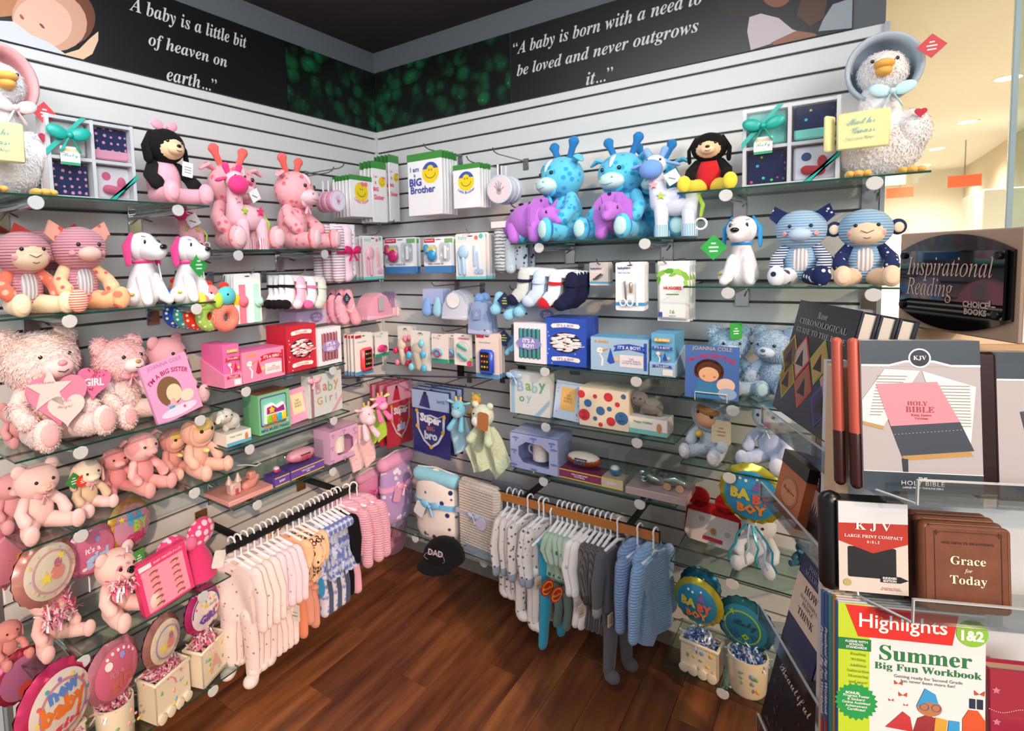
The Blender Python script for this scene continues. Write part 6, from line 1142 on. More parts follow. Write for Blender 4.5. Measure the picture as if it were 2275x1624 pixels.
pack('nail_clipper_card', 'small carded baby nail clipper, front one of its hook', 'nail clipper', 'R', .2, (1310, 583, 1352, 634), 4, .012, clip_card, 'nail clipper cards behind', 'nail clipper card behind the front one')
pack('nail_care_card', 'carded nail scissors set, front one of its hook', 'nail care set', 'R', .26, (1368, 583, 1432, 690), 4, .014, sciss_card, 'nail scissors cards behind', 'nail care card behind the scissors front card')
hook_for('R', .28, 1400, 590, 'metal peg hook holding the nail scissors cards'); hook_for('R', .22, 1328, 588, 'metal peg hook holding the small nail clipper cards')
def wipes(t, w_, h):
    P('wipes_bag', MB().box((0, .012, h * .5), (w_, .03, h * .94), bv=.01), plain('eeeeec', .3, 0, .3), t); P('bag_seal', MB().box((0, .012, h * .03), (w_ * 1.02, .004, h * .05)).box((0, .012, h * .96), (w_ * 1.02, .004, h * .08)), plain('e6e6e8', .3), t, smooth=False)
    mb = MB()
    for i, (x, z, r, a) in enumerate(((-.36, .80, .2, .6), (-.1, .84, .2, .1), (.2, .82, .22, -.4), (.4, .76, .2, -.9), (-.44, .68, .14, 1.2), (.42, .64, .14, -1.3), (.0, .78, .13, .3))): c, s = cos(a), sin(a); poly(mb, [(x * w_ + (px * c - pz * s) * r * w_, z * h + (px * s + pz * c) * r * w_) for px, pz in ((-1, 0), (-.3, .45), (.5, .35), (1, 0), (.4, -.4), (-.4, -.4))], -.0036 - i * .0002, plain(('86c040', '5aa62c', '9ad058')[i % 3]))
    tx(mb, 'HUGGIES', 0, h * .56, -.005, w=w_ * .56, bold=.04, mat=plain('d22a34')); rect(mb, -w_ * .2, h * .45, w_ * .2, h * .465, -.005, plain('4a9a4c')); tx(mb, '16', 0, h * .17, -.005, size=h * .09, mat=plain('4a9a4c')); tx(mb, 'wipes', 0, h * .1, -.005, size=h * .05, mat=plain('7ab07a')); rect(mb, -w_ * .45, h * .08, -w_ * .32, h * .16, -.005, plain('3a4a9c')); P('print', mb, None, t)
pack('wipes_pack', 'white and green leaf printed baby wipes bag, front one', 'baby wipes', 'R', .24, (1460, 580, 1530, 715), 2, .04, wipes, 'wipes bags behind', 'baby wipes bag behind the front one'); hook_for('R', .26, 1475, 585, 'metal peg hook holding the baby wipes bags')
# loveys, super bibs
def superbib(c, w2, c2):
    def f(t, w_, h):
        P('bib_cloth', MB().prism([(-w_ * .5, 0), (w_ * .46, -h * .03), (w_ * .5, h), (-w_ * .5, h)], 0, .006, cuts=5, wav=lambda v: Vector((v.x, v.y + .004 * sin(v.x * 60), v.z))), fab(c), t)
        mb = MB(); rect(mb, -w_ * .49, h * .7, w_ * .49, h * .99, -.0045, plain(c2, .5))
        sh = [(-.38, .70), (-.2, .62), (0, .66), (.2, .62), (.38, .70), (.36, .35), (.2, .12), (0, .0), (-.2, .12), (-.36, .35)]; poly(mb, [(x * w_, .1 * h + z * h * .8) for x, z in sh][::-1], -.0055, plain('cdd3e0' if c[0] != 'c' else 'e9c6d2')); poly(mb, [(x * .84 * w_, .14 * h + z * h * .70) for x, z in sh][::-1], -.006, plain(c, .6))
        tx(mb, 'Super', 0, h * .54, -.0068, w=w_ * .56, bold=.05, mat=plain('efeaf2'), rot=-.08); tx(mb, 'BIG', 0, h * .41, -.0068, w=w_ * .22, st='b', mat=plain('d8783a')); tx(mb, w2, 0, h * .30, -.0068, w=w_ * .34, bold=.05, mat=plain('cfd3e6'))
        for x, z in ((-.36, .66), (.36, .62), (-.36, .42), (.32, .38), (0, .12)): disc(mb, x * w_, z * h, -.0072, w_ * .045, plain('e6a82c'), 10)
        poly(mb, [(-.3 * w_, h * .74), (.0, h * .72), (-.06 * w_, h * .92), (-.2 * w_, h * .92)], -.0052, plain(c, .6)); disc(mb, -.13 * w_, h * .94, -.0056, w_ * .05, plain('2a2020'), 10); tx(mb, 'legit', .28 * w_, h * .84, -.0052, w=w_ * .2, bold=.03, mat=plain('5a7cc0' if c[0] != 'c' else 'd04a80')); P('print', mb, None, t)
        P('clear_sleeve', MB().box((0, .002, h * .52), (w_ * 1.02, .02, h * 1.06)), BAG, t, smooth=False)
    return f
soft('super_bib', 'navy blue Super Big Bro bib hanging in the corner', 'bib', 'R', .3, (920, 868, 1003, 1010), superbib('2a2a72', 'bro', 'a9bcdc'), n=2, gap=.05, grp='blue super bibs behind', back='navy bib hanging behind the Super Big Bro bib')
soft('super_bib', 'red Super Big Sis bib hanging in the corner', 'bib', 'L', .26, (862, 848, 918, 985), superbib('c81c3c', 'sis', 'e6a0b8'), n=2, gap=.05, grp='red super bibs behind', back='red bib hanging behind the Super Big Sis bib')
def lovey(c, c2, hc, muz, earc, horn=None, kind='g', lab=None):
    def f(t, w_, h):
        wv = lambda v: Vector((v.x + .004 * sin(v.z * 40), v.y + .014 * sin(v.x * 70 + v.z * 18), v.z))
        P('blanket', MB().prism([(-w_ * .12, h * .62), (-w_ * .5, h * .28), (-w_ * .34, .0), (0, h * .1), (w_ * .16, -h * .02), (w_ * .5, h * .24), (w_ * .14, h * .62)], -.004, .004, cuts=10, wav=wv), c, t); hh = h * .22
        P('blanket_lining', MB().prism([(-w_ * .06, h * .6), (-w_ * .4, h * .1), (-w_ * .1, h * .18), (w_ * .08, h * .6)], .006, .010, cuts=6, wav=wv), c2, t)
        hd = P('head', MB().ell((0, -.03, h * .76), (w_ * .22, w_ * .20, h * .13)), hc, t)
        P('muzzle', MB().ell((0, -.03 - w_ * .13, h * .71), (w_ * .16, w_ * .12, h * .075)), muz, hd)
        for s in (-1, 1):
            P('eye', MB().ell((s * w_ * .09, -.03 - w_ * .17, h * .80), w_ * .02, None, 7, 5), EYE, hd); P('ear', MB().limb([(s * w_ * .18, -.03, h * .84), (s * w_ * .34, -.03, h * .86)], [w_ * .05, w_ * .08], 10, .5) if kind == 'g' else MB().ell((s * w_ * .16, -.03, h * .88), (w_ * .07, w_ * .05, h * .04)), earc, hd)
            if horn: P('horn', MB().limb([(s * w_ * .07, -.03, h * .86), (s * w_ * .09, -.03, h * .93)], w_ * .03, 8), horn, hd)
            P('arm', MB().limb([(s * w_ * .1, -.03, h * .62), (s * w_ * .2, -.06, h * .48)], [w_ * .06, w_ * .09], 12), hc if kind == 'g' else c, t)
    return f
soft('comfort_blanket', 'blue giraffe comfort blanket with an orange back', 'comfort blanket', 'R', .28, (1000, 870, 1062, 1015), lovey(fab('9fc4d4'), fab('e8883c'), fab('6fb4cc'), fab('98bccc'), fab('86c4c8'), fab('e6b84a')))
t, u, w_, z0, h = soft('comfort_blanket', 'sage green plush comfort blanket with a brown tag', 'comfort blanket', 'R', .31, (1036, 875, 1135, 1060), lovey(fab('c2cfb0', 'fur'), fab('b9cbb0', 'fur'), fab('cdd2c0', 'fur'), fab('e6e4dc'), fab('cdd2c0'), None, 'b'))
P('swing_tag', MB().prism(rrect(.05, .075, .012), -.002, .002), plain('a86a3c', .6), t, (.034, -.085, h * .74), (0, .08, 0), label='brown cork swing tag')
soft('finger_puppet', 'small orange and green monkey plush behind the comfort blankets', 'soft toy', 'R', .18, (1045, 862, 1090, 960), lovey(fab('8a7a50'), fab('8a7a50'), fab('cf9a4a'), fab('c8a84c'), fab('8aa04a'), None, 'b'))
soft('comfort_blanket', 'pale pink fluffy unicorn comfort blanket', 'comfort blanket', 'L', .28, (778, 880, 838, 1042), lovey(fab('f2c6c8', 'fur'), fab('efb8c0', 'fur'), fab('f2cdd6', 'fur'), fab('f4d6dc', 'fur'), fab('f0c2cc'), fab('c8b25a'), 'g'))
soft('comfort_blanket', 'bright pink giraffe comfort blanket with a lime back', 'comfort blanket', 'L', .24, (812, 862, 862, 985), lovey(fab('b4d84c'), fab('ee5a96'), fab('f07ab0'), fab('f3b0cc'), fab('dde29a'), fab('e8b84a')))
peg('R', UZ('R', 1040, 860, .3)[0], UZ('R', 1040, 862, .3)[1], .31, 'peg hook holding the comfort blankets'); hook_for('L', .27, 800, 860, 'metal peg hook holding the pink comfort blankets'); hook_for('L', .28, 885, 845, 'metal peg hook holding the red super bib'); hook_for('R', .31, 960, 862, 'metal peg hook holding the navy super bib')
# wire display grid arm in the corner
t = T('grid_bar', 'dark steel hang rail crossing the corner below the rattles', 'hang rail', (0, 0, 0)); b_ = plain('33343a', .4, .7)
P('rail', MB().tube([(.02, -.55, 1.045), (.30, -.30, 1.045)], .006, 8).tube([(.30, -.30, 1.045), (.95, -.03, 1.045)], .004, 6), b_, t)
for a in ((.0, -.52), (.0, -.40)): P('upright', MB().box((.012, a[1], 1.10), (.02, .028, .22)), b_, t, smooth=False)
for a in (.52, .86): P('upright', MB().box((a, -.012, 1.10), (.028, .02, .20)), b_, t, smooth=False)
# wrapped blankets
def blanket(c, c2, ribc, tagc='d9d9dc'):
    def f(t, w_, h):
        P('folded_blanket', MB().limb([(0, 0, h * .16), (0, 0, h * .62)], [w_ * .46, w_ * .45], 24, .38), c, t); P('rolled_top', MB().limb([(-w_ * .36, 0, h * .86), (w_ * .36, 0, h * .86)], [h * .11] * 2, 16), c2, t)
        P('waist_ribbon', MB().lathe([(w_ * .475, -.012), (w_ * .475, .012)], (0, 0, 0), 28), plain(ribc, .35), t, (0, 0, h * .50)).scale = (1, .40, 1); bow(t, (0, -w_ * .22, h * .50), .05, plain(ribc, .35), 'satin_bow')
        P('paper_tag', MB().prism(rrect(.055, .07, .01), -.001, .001), plain(tagc, .5), t, (-w_ * .22, -w_ * .22, h * .42), (0, .4, 0))
        P('hanger_clip', MB().tube([(-w_ * .4, 0, h * .96), (0, 0, h * 1.0), (w_ * .4, 0, h * .96)], .004, 6), plain('d8d8da', .4), t)
    return f
soft('bagged_blanket', 'white blanket with navy whales and a light blue ribbon', 'blanket', 'R', .26, (925, 1040, 1025, 1190), blanket(fab('e6d9d2', 'spots', '222a66', 22, .25), fab('8cc4d8'), '79b8dc'))
soft('bagged_blanket', 'lilac blanket with white butterflies and a pink tag', 'blanket', 'L', .22, (845, 1000, 918, 1145), blanket(fab('b494c8', 'spots', 'e9e2f0', 26, .34), fab('e39cc4'), 'e6a6c8', 'e6a8cc'))
soft('bagged_blanket', 'plain pink blanket hanging behind the jackets', 'blanket', 'L', .14, (795, 1040, 850, 1140), blanket(fab('d98ab4'), fab('dfa0c4'), 'c8609c', 'd070a0'))
soft('bagged_blanket', 'dusky pink blanket hanging low in the corner', 'blanket', 'L', .10, (850, 1120, 905, 1210), blanket(fab('b5788c'), fab('b07484'), 'b5788c', 'b5788c'))
t, u, w_, z0, h = soft('knitted_blanket', 'cream knitted blanket with a round lilac label', 'blanket', 'R', .29, (1022, 1072, 1120, 1242), lambda t, w_, h: P('folded_knit', MB().box((0, 0, h * .5), (w_, .06, h), bv=.022), fab('e2d3c4', 'knit', 'c9b4a4', 26), t), rz=-.1)
P('ribbon_band', MB().box((0, -.001, h * .58), (w_ * 1.01, .062, .016)), plain('b9b6c4', .4), t, smooth=False); P('round_label', MB().prism(oval(.055, .055, 24), -.002, .002), plain('cfc6dc', .5), t, (.03, -.036, h * .52)); bow(t, (-.01, -.04, h * .58), .03, plain('b8c8dc', .35), 'satin_bow')
for i in range(3): soft('clear_hanger_stack', 'grey plastic wrapped blanket stack behind the knitted blanket, layer beside the rail' , 'blanket', 'R', .16 - i * .03, (1095, 1072, 1160, 1130), lambda t, w_, h: P('wrapped_stack', MB().box((0, 0, h * .5), (w_, .02, h), bv=.006), fab('8e95a2'), t)) if i == 0 else None
# corner low shelf with cap, and folded blankets
t = T('glass_shelf', 'low glass shelf in the corner under the DAD cap', 'shelf', (0.62, 0, .30), 0, 'glass shelves on chrome brackets'); P('glass_pane', MB().box((0, -.17, -.003), (.66, .30, .006)), GLASS, t, smooth=False); P('glass_edge', MB().box((0, -.3206, -.003), (.66, .0012, .0055)), GEDGE, t, smooth=False)
for x in (-.18, .2): b2 = P('bracket', MB().tube([(x, 0, -.021), (x, -.31, -.021)], .0135, 14), CHROME, t); P('end_cap', MB().lathe([(.0185, 0), (.0195, -.006), (.018, -.0075)], (x, -.31, -.0215), 20, 'y'), plain('c9cac9', .5), b2)
p = hit(968, 1255, 2, .303); cb = fab('0b0b0f'); t = T('dad_cap', 'black cap embroidered DAD on the low corner shelf', 'cap', (p.x, p.y + .06, .303), .15)
mb = MB(); n = 26; pr = [(.092 * math.sqrt(1 - (i / 9) ** 2) if i < 9 else .001, .088 * i / 9) for i in range(10)]; P('crown', MB().lathe(pr, (0, 0, .004), 30), cb, t)
P('brim', MB().ell((0, -.085, .008), (.078, .07, .006)), cb, t); mb = MB(); tx(mb, 'DAD', 0, .042, -.094, w=.07, bold=.03, mat=plain('b9a4b0', .6)); P('lettering', mb, None, t, (0, .008, 0), (-.22, 0, 0)); P('oval_outline', MB().tube([(.048 * cos(a), -.088 + .012 * (abs(sin(a))), .044 + .022 * sin(a)) for a in [k * pi / 14 for k in range(29)]], .0012, 5), plain('8a7a84', .6), t)
for i, z in enumerate((.302, .322)):
    t = T('folded_blanket', ('upper' if i else 'lower') + ' of the two folded chevron blankets on the low corner shelf', 'blanket', (.86, -.20 - .01 * i, z), -.03, None); P('folded_cloth', MB().box((0, 0, .009), (.24, .30, .018), bv=.006), fab('c9b9ac', 'chevron', '8a97a0', 9, .0), t); P('clear_wrap', MB().box((0, 0, .0095), (.244, .304, .0195)), BAG, t, smooth=False)
# ================================================= clothes rails
HANG = plain('eceaec', .3)
GC = {}
def garment(name, label, wl, u, z, d, kind, m1, Lg, Wd=.20, m2=None, hang=True, group=None, turn=0, sag=0, pants=None):
    if group: GC[group] = GC.get(group, 0) + 1; label = label.replace(' on the pink rail', '').replace(' on the blue rail', '') + ', number ' + ('one', 'two', 'three', 'four', 'five', 'six', 'seven')[GC[group] - 1] + (' on the pink rail' if wl == 'L' else ' on the blue rail')
    t = T(name, label, 'baby clothes', WP(wl, u, d, z), (0, 0, (0 if wl == 'L' else pi / 2) + turn), group); sh = -.085; m2 = m2 or m1; ph = random.uniform(0, 6)
    if hang:
        hk = [(.0, 0, -.075), (0, 0, -.035)] + [(-.014 + .016 * cos(a), 0, -.008 + .018 * sin(a)) for a in [-.6 + i * .55 for i in range(8)]]
        P('hanger', MB().tube(hk, .0034, 8).limb([(-Wd * .42, 0, sh - .018), (0, 0, sh + .014), (Wd * .42, 0, sh - .018)], [.005, .007, .005], 8), HANG, t, rot=(0, 0, pi if wl == 'R' else 0))
    wv = lambda v: Vector((v.x * (1 + .04 * sin(v.z * 30 + ph)), v.y * (1.0 + .5 * cos(v.x / Wd * 3)) + .010 * sin(v.x * 45 + v.z * 9 + ph) * min(1, (-v.z + sh) * 8), v.z)); W = Wd
    if kind in ('sleepsuit', 'bodysuit', 'jacket', 'top'):
        bl = {'sleepsuit': Lg * .48, 'bodysuit': Lg, 'jacket': Lg, 'top': Lg}[kind]
        o = [(-.10 * W, sh + .004), (-.36 * W, sh - .015), (-.40 * W, sh - .05), (-.33 * W, sh - .10), (-.35 * W, sh - bl * .95), (-.2 * W, sh - bl), (.2 * W, sh - bl), (.35 * W, sh - bl * .95), (.33 * W, sh - .10), (.40 * W, sh - .05), (.36 * W, sh - .015), (.10 * W, sh + .004), (0, sh - .015)]
        if kind == 'bodysuit': o[5:7] = [(-.10 * W, sh - bl * 1.06), (.10 * W, sh - bl * 1.06)]; o[4] = (-.35 * W, sh - bl * .82); o[7] = (.35 * W, sh - bl * .82)
        P('body', MB().prism(o[::-1], -.011, .011, cuts=7, wav=wv), m1, t)
        sl = {'sleepsuit': .17, 'bodysuit': .07, 'jacket': .19, 'top': .15}[kind]; rr = .030 if kind != 'jacket' else .036
        for s in (-1, 1):
            a = random.uniform(.15, .4); P('sleeve', MB().limb([(s * .36 * W, 0, sh - .03), (s * (.36 * W + sl * .45 * sin(a)), random.uniform(-.01, .01), sh - .03 - sl * .5), (s * (.36 * W + sl * .6 * sin(a)), -.008, sh - .03 - sl)], [rr, rr * .9, rr * .68], 12, .6), m1, t)
            if kind in ('sleepsuit', 'jacket', 'top'): P('cuff', MB().limb([(s * (.36 * W + sl * .6 * sin(a)), -.008, sh - .03 - sl), (s * (.36 * W + sl * .6 * sin(a)), -.008, sh - .045 - sl)], rr * .7, 12, .6), m2, t)
        P('neckband', MB().tube([(-.12 * W, -.006, sh + .006), (-.05 * W, -.012, sh - .01), (0, -.014, sh - .016), (.05 * W, -.012, sh - .01), (.12 * W, -.006, sh + .006)], .005, 6), m2, t)
        if kind == 'sleepsuit':
            for s in (-1, 1): P('leg', MB().limb([(s * .19 * W, 0, sh - bl * .94), (s * .20 * W, .006 * s, sh - bl * 1.4), (s * .21 * W, 0, sh - Lg * .93)], [.038, .033, .028], 12, .55), m1, t); P('foot', MB().ell((s * .22 * W, -.014, sh - Lg * .97), (.026, .03, .022)), m1, t)
        if kind == 'jacket': P('hood', MB().ell((0, .02, sh - .01), (.35 * W, .03, .045)), m1, t)
    if kind == 'dress':
        P('bodice', MB().prism([(-.10 * W, sh), (-.32 * W, sh - .012), (-.30 * W, sh - Lg * .4), (.30 * W, sh - Lg * .4), (.32 * W, sh - .012), (.10 * W, sh), (0, sh - .02)][::-1], -.010, .010, cuts=5, wav=wv), m1, t)
        P('skirt', MB().prism([(-.30 * W, sh - Lg * .38), (-.52 * W, sh - Lg), (.52 * W, sh - Lg), (.30 * W, sh - Lg * .38)][::-1], -.010, .010, cuts=9, wav=lambda v: Vector((v.x, v.y + .016 * sin(v.x * 110 + ph), v.z))), m2, t)
        for s in (-1, 1): P('frill_sleeve', MB().ell((s * .36 * W, 0, sh - .025), (.026, .02, .022)), m1, t)
    if kind == 'pants' or pants:
        mm = pants or m1; top = sh - (Lg if pants else .02); ll = .15 if pants else Lg
        for s in (-1, 1): P('trouser_leg', MB().limb([(s * .13 * W, 0, top - .02), (s * .18 * W, .008 * s, top - ll * .6), (s * .22 * W, 0, top - ll)], [.036, .030, .024], 12, .55), mm, t)
        P('waistband', MB().limb([(-.26 * W, 0, top), (.26 * W, 0, top)], .016, 10, .8), mm, t)
    return t
def rtag(t, x, y, z, c='d8c9b0', lab='cream paper swing tag', s=.035, rot=(0, 0, 0)):
    mb = MB().m(plain(c, .5)).prism(rrect(s, s * 1.35, s * .12), -.001, .001); rect(mb, -s * .3, -s * .3, s * .3, -s * .2, -.0013, plain('8a8078')); rect(mb, -s * .3, .0, s * .3, s * .06, -.0013, plain('9a9088')); P('swing_tag', mb, None, t, (x, y, z), rot, label=lab, smooth=False)
# left rail
t = T('clothes_rail', 'dark steel clothes rail for the pink baby clothes', 'clothes rail', (0, 0, 0)); br = plain('2c2d31', .35, .7); zL = .585
P('rail_bar', MB().box((.30, -.87, zL), (.010, .66, .028), bv=.002), br, t, smooth=False)
for y in (-1.12, -.62): P('arm', MB().box((.15, y, zL), (.30, .012, .028), bv=.002), br, t, smooth=False); P('wall_plate', MB().box((.005, y, zL - .01), (.01, .05, .10), bv=.002), plain('b98a5a', .25, .9), t, smooth=False)
random.seed(11)
wprint = fab('ead6d2', 'spots', 'a8845c', 38, .16); wpink = fab('ecd2da', 'spots', 'c08a9c', 42, .22); peach = fab('f5bd94'); leo = fab('efc098', 'leopard', '2c1e1c', 42, .42); blfl = fab('c6cce4', 'floral', '6878b8', 40); dnm = fab('47546e'); blk = fab('0e0d10'); fpk = fab('efb3c4', 'knit', 'dd98ae', 30)
zr = zL + .022
uL = lambda px: UZ('L', px, 1180, .30)[0]
garment('sleepsuit', 'cream footed sleepsuit with tiny brown sprigs, nearest on the pink rail', 'L', -1.165, zr, .30, 'sleepsuit', wprint, .44, .24, fab('f3d6cc'), turn=.25)
for i in range(3): garment('sleepsuit', 'cream sprigged sleepsuit behind the nearest one on the pink rail', 'L', -1.14 + i * .028, zr, .30, 'sleepsuit', wprint, .41, .22, fab('f3d6cc'), group='cream sleepsuits on the pink rail', turn=.25 + i * .03)
for i in range(4): garment('baby_shirt_set', 'pale pink and white printed top set with long legs', 'L', -1.055 + i * .026, zr, .30, 'top', wpink, .24, .22, fab('f4d2da'), group='pale pink tops on the pink rail', turn=.28, pants=wprint)
t = garment('bodysuit', 'plain peach bodysuit with a cream card tag', 'L', -.935, zr, .30, 'bodysuit', peach, .24, .23, fab('f2a878'), turn=.3, pants=fab('e08a62')); rtag(t, .05, -.05, -.36, 'd6d2cc', 'grey white card tag', .05)
t = garment('bodysuit', 'leopard print bodysuit with peach trousers, nearest of the pair', 'L', -.905, zr, .30, 'bodysuit', leo, .20, .25, peach, turn=.3, pants=fab('d9957c'))
garment('bodysuit', 'second leopard print bodysuit on the pink rail', 'L', -.875, zr, .30, 'bodysuit', leo, .23, .24, leo, turn=.28, pants=fab('d98f78'))
garment('bodysuit', 'peach bodysuit hanging between leopard print and blue floral', 'L', -.85, zr, .30, 'bodysuit', peach, .18, .22, peach, turn=.3)
for i in range(6):
    t = garment('floral_dress', 'blue floral dress with dark denim leggings on the pink rail', 'L', -.815 + i * .024, zr, .30, 'dress', blfl, .22, .21, blfl, group='blue floral dresses on the pink rail', turn=.25, pants=dnm if i % 2 else fab('d6cfdc', 'floral', '7a86b8', 30))
    if i == 0: P('round_tag', MB().prism(oval(.03, .08, 16), -.001, .001), plain('3a9cd0', .4), t, (.06, -.03, -.33))
garment('baby_trousers', 'black baby set hanging beside the fluffy pink jackets', 'L', -.668, zr, .30, 'top', blk, .20, .22, blk, turn=.2, pants=blk)
for i, (u_, l_) in enumerate(((-.645, 'fluffy pink hooded jacket, nearest of the three'), (-.60, 'fluffy pink hooded jacket, middle one of the three'), (-.565, 'fluffy pink hooded jacket, deepest in the corner'))): garment('fluffy_jacket', l_, 'L', u_, zr, .30 + i * .01, 'jacket', fpk, .21, .26, fpk, turn=.45 + i * .15, pants=fab('e2a6bc') if i == 0 else None)
# right rail
zR = .595; t = T('clothes_rail', 'flat clothes rail for the blue baby clothes, orange light painted into its bar', 'clothes rail', (0, 0, 0)); br = plain('b9763a', .45, .2)  # bar's orange is warm light reflecting off it, painted into the colour
P('rail_bar', MB().box((1.215, -.30, zR), (.66, .008, .038), bv=.001), br, t, smooth=False); P('bar_edge', MB().box((1.215, -.30, zR + .0195), (.662, .010, .002)).box((.884, -.30, zR), (.003, .010, .042)).box((1.546, -.30, zR), (.003, .010, .042)), plain('1e1b1a', .4, .5), t, smooth=False)
for x in (1.0, 1.43): P('arm', MB().box((x, -.15, zR), (.012, .29, .03), bv=.002), plain('2c2b2c', .4, .6), t, smooth=False)
zr = zR + .026; random.seed(5)
whale = fab('dcd2ce', 'spots', '4a6472', 40, .22); gcuff = fab('8f96a4'); teal = fab('2f96b4'); leaf = fab('a9bfae', 'spots', '2f6f62', 34, .30); wht = fab('e9e4e2'); gry = fab('6c6468', 'vstripe', '484448', 40, 0); dgr = fab('4a4644'); bkn = fab('8ba7cf', 'knit', '6f8cb8', 34); lbk = fab('94b9e4', 'knit', '7ba2d0', 34)
for i, u_ in enumerate((.935, .962, .990)): garment('sleepsuit', 'white sleepsuit with small blue shapes', 'R', u_, zr, .30, 'sleepsuit', whale, .34, .18, gcuff, group='printed sleepsuits at the left end of the blue rail', turn=-.1)
t = garment('sleepsuit', 'white whale print sleepsuit with grey cuffs and a cream tag', 'R', 1.035, zr, .31, 'sleepsuit', whale, .40, .22, gcuff, turn=-.35); rtag(t, -.08, -.05, -.27)
for i, u_ in enumerate((1.085, 1.105)): t = garment('sleepsuit', ('white whale print sleepsuit beside the teal trousers', 'last white whale print sleepsuit, touching the teal trousers')[i], 'R', u_, zr, .31, 'sleepsuit', whale, .42, .22, gcuff, turn=-.3)
rtag(t, -.09, -.05, -.28)
t = garment('baby_trousers', 'bright teal baby trousers hanging with red round tags', 'R', 1.135, zr - .03, .31, 'pants', teal, .42, .26, turn=-.25)
for i, (y, z_) in enumerate(((-.05, -.30), (-.06, -.33))):
    mb = MB().m(plain('b8281a', .4)).prism(oval(.075, .062, 22), -.001, .001); poly(mb, oval(.062, .05, 22), -.0014, plain('e8a02c')); poly(mb, oval(.052, .040, 22), -.0016, plain('b8281a')); tx(mb, 'Wonders', 0, 0, -.002, w=.06, st='s', mat=plain('f0d048')); P('round_red_tag', mb, None, t, (-.11 + i * .03, y - .02 - .01 * i, z_ + .06), (0, .1, 0), label='red and yellow round tag')
for i in range(5): garment('leaf_bodysuit', 'green leaf print bodysuit on the blue rail', 'R', 1.16 + i * .020, zr, .30, 'bodysuit', leaf, .22, .20, leaf, group='green leaf print bodysuits', turn=-.15, pants=fab('5c6f66') if i % 2 else None)
for i, u_ in enumerate((1.268, 1.290)): t = garment('baby_shirt_set', ('white top with long white leggings, left of its pair', 'white top with long white leggings and an oval shoe tag')[i], 'R', u_, zr, .30, 'top', wht, .19, .22, wht, turn=-.3, pants=wht); 
P('oval_tag', MB().prism(oval(.035, .085, 18), -.001, .001), plain('2a1c1c', .4), t, (-.06, -.06, -.28)); rtag(t, -.1, -.04, -.33)
for i in range(4): t = garment('striped_set', 'grey brown striped baby set with long trousers', 'R', 1.312 + i * .020, zr, .30, 'top', gry, .18, .20, dgr, group='striped baby sets on the blue rail', turn=-.2, pants=gry)
rtag(t, -.09, -.05, -.33)
t = garment('sleepsuit', 'long charcoal sleepsuit beside the knitted jackets', 'R', 1.40, zr, .31, 'sleepsuit', fab('5b5a62'), .50, .24, fab('8a9690'), turn=-.35)
t = garment('knitted_jacket', 'mid blue knitted jacket second from the right end of the rail', 'R', 1.475, zr, .32, 'jacket', bkn, .27, .24, bkn, turn=-.3, pants=None)
t = garment('knitted_jacket', 'light blue knitted jacket at the right end of the rail', 'R', 1.53, zr, .32, 'jacket', lbk, .30, .27, lbk, turn=-.25)

# ================================================= book rack in the foreground
RA = radians(24.3); RO = Vector((2.038, -1.132, 0)); rx = Vector((cos(RA), sin(RA), 0)); ry = Vector((-sin(RA), cos(RA), 0))
def loc(P_): q = P_ - RO; return q.dot(rx), q.dot(ry), P_.z
oak = mk('oak_panel'); nt = oak[1]; b = oak[2]; n_ = noise(nt, tc(nt), 18, 5); nt.links.new(mixc(nt, n_, hx('c9a883'), hx('dcc0a0')), b.inputs['Base Color']); b.inputs['Roughness'].default_value = .45; oak = oak[0]
t = T('book_rack', 'beige book display rack with clear trays at the right foreground', 'display rack', RO, (0, 0, RA))
P('side_board', MB().box((.009, .0, .70), (.018, .045, 1.40), bv=.002), oak, t, smooth=False); P('side_board', MB().box((.55, .0, .70), (.018, .045, 1.40), bv=.002), oak, t, smooth=False)
P('back_panel', MB().box((.28, .05, .70), (.54, .012, 1.40)), plain('ced4d8', .35), t, smooth=False); P('left_panel', MB().box((.125, .19, .70), (.012, .32, 1.40)), plain('b9a48c', .5), t, smooth=False)
P('side_board', MB().box((.13, .345, .70), (.03, .018, 1.40), bv=.002), oak, t, smooth=False)
P('top_board', MB().box((.34, .20, 1.400), (.44, .30, .03), bv=.002), oak, t, smooth=False); P('riser', MB().box((.34, .20, 1.430), (.30, .14, .030), bv=.002), plain('cdb99c', .5), t, smooth=False)
AE = plain('b9c0c4', .1, 0, .5)
def tray(zt, side):
    if side == 'F':
        a = P('front_tray', MB().box((.30, -.055, zt), (.54, .10, .004)).box((.32, -.105, zt + .018), (.50, .004, .036)), ACRYL, t, smooth=False); P('tray_edge', MB().box((.32, -.105, zt + .0365), (.50, .0045, .002)).box((.069, -.105, zt + .018), (.002, .0045, .038)).tube([(.018, -.02, zt + .10), (.020, -.055, zt + .006), (.068, -.105, zt)], .0025, 6), AE, a, smooth=False)
    else:
        a = P('side_tray', MB().box((.06, .175, zt), (.11, .30, .004)).box((.003, .175, zt + .02), (.004, .30, .04)), ACRYL, t, smooth=False); P('tray_edge', MB().box((.003, .175, zt + .0405), (.0045, .30, .002)).box((.003, .326, zt + .02), (.0045, .002, .04)), AE, a, smooth=False)
def zat(px, py, side, off):
    P_ = hplane(px, py, RO + (ry if side == 'F' else rx) * off, ry if side == 'F' else rx); return loc(P_)
for px, py in ((2100, 1070), (2100, 1338)): tray(zat(px, py, 'F', -.105)[2] - .036, 'F')
tray(.80, 'F')
for px, py in ((1770, 957), (1762, 1150), (1750, 1450)): tray(zat(px, py, 'S', .003)[2] - .04, 'S')
tray(.46, 'S')
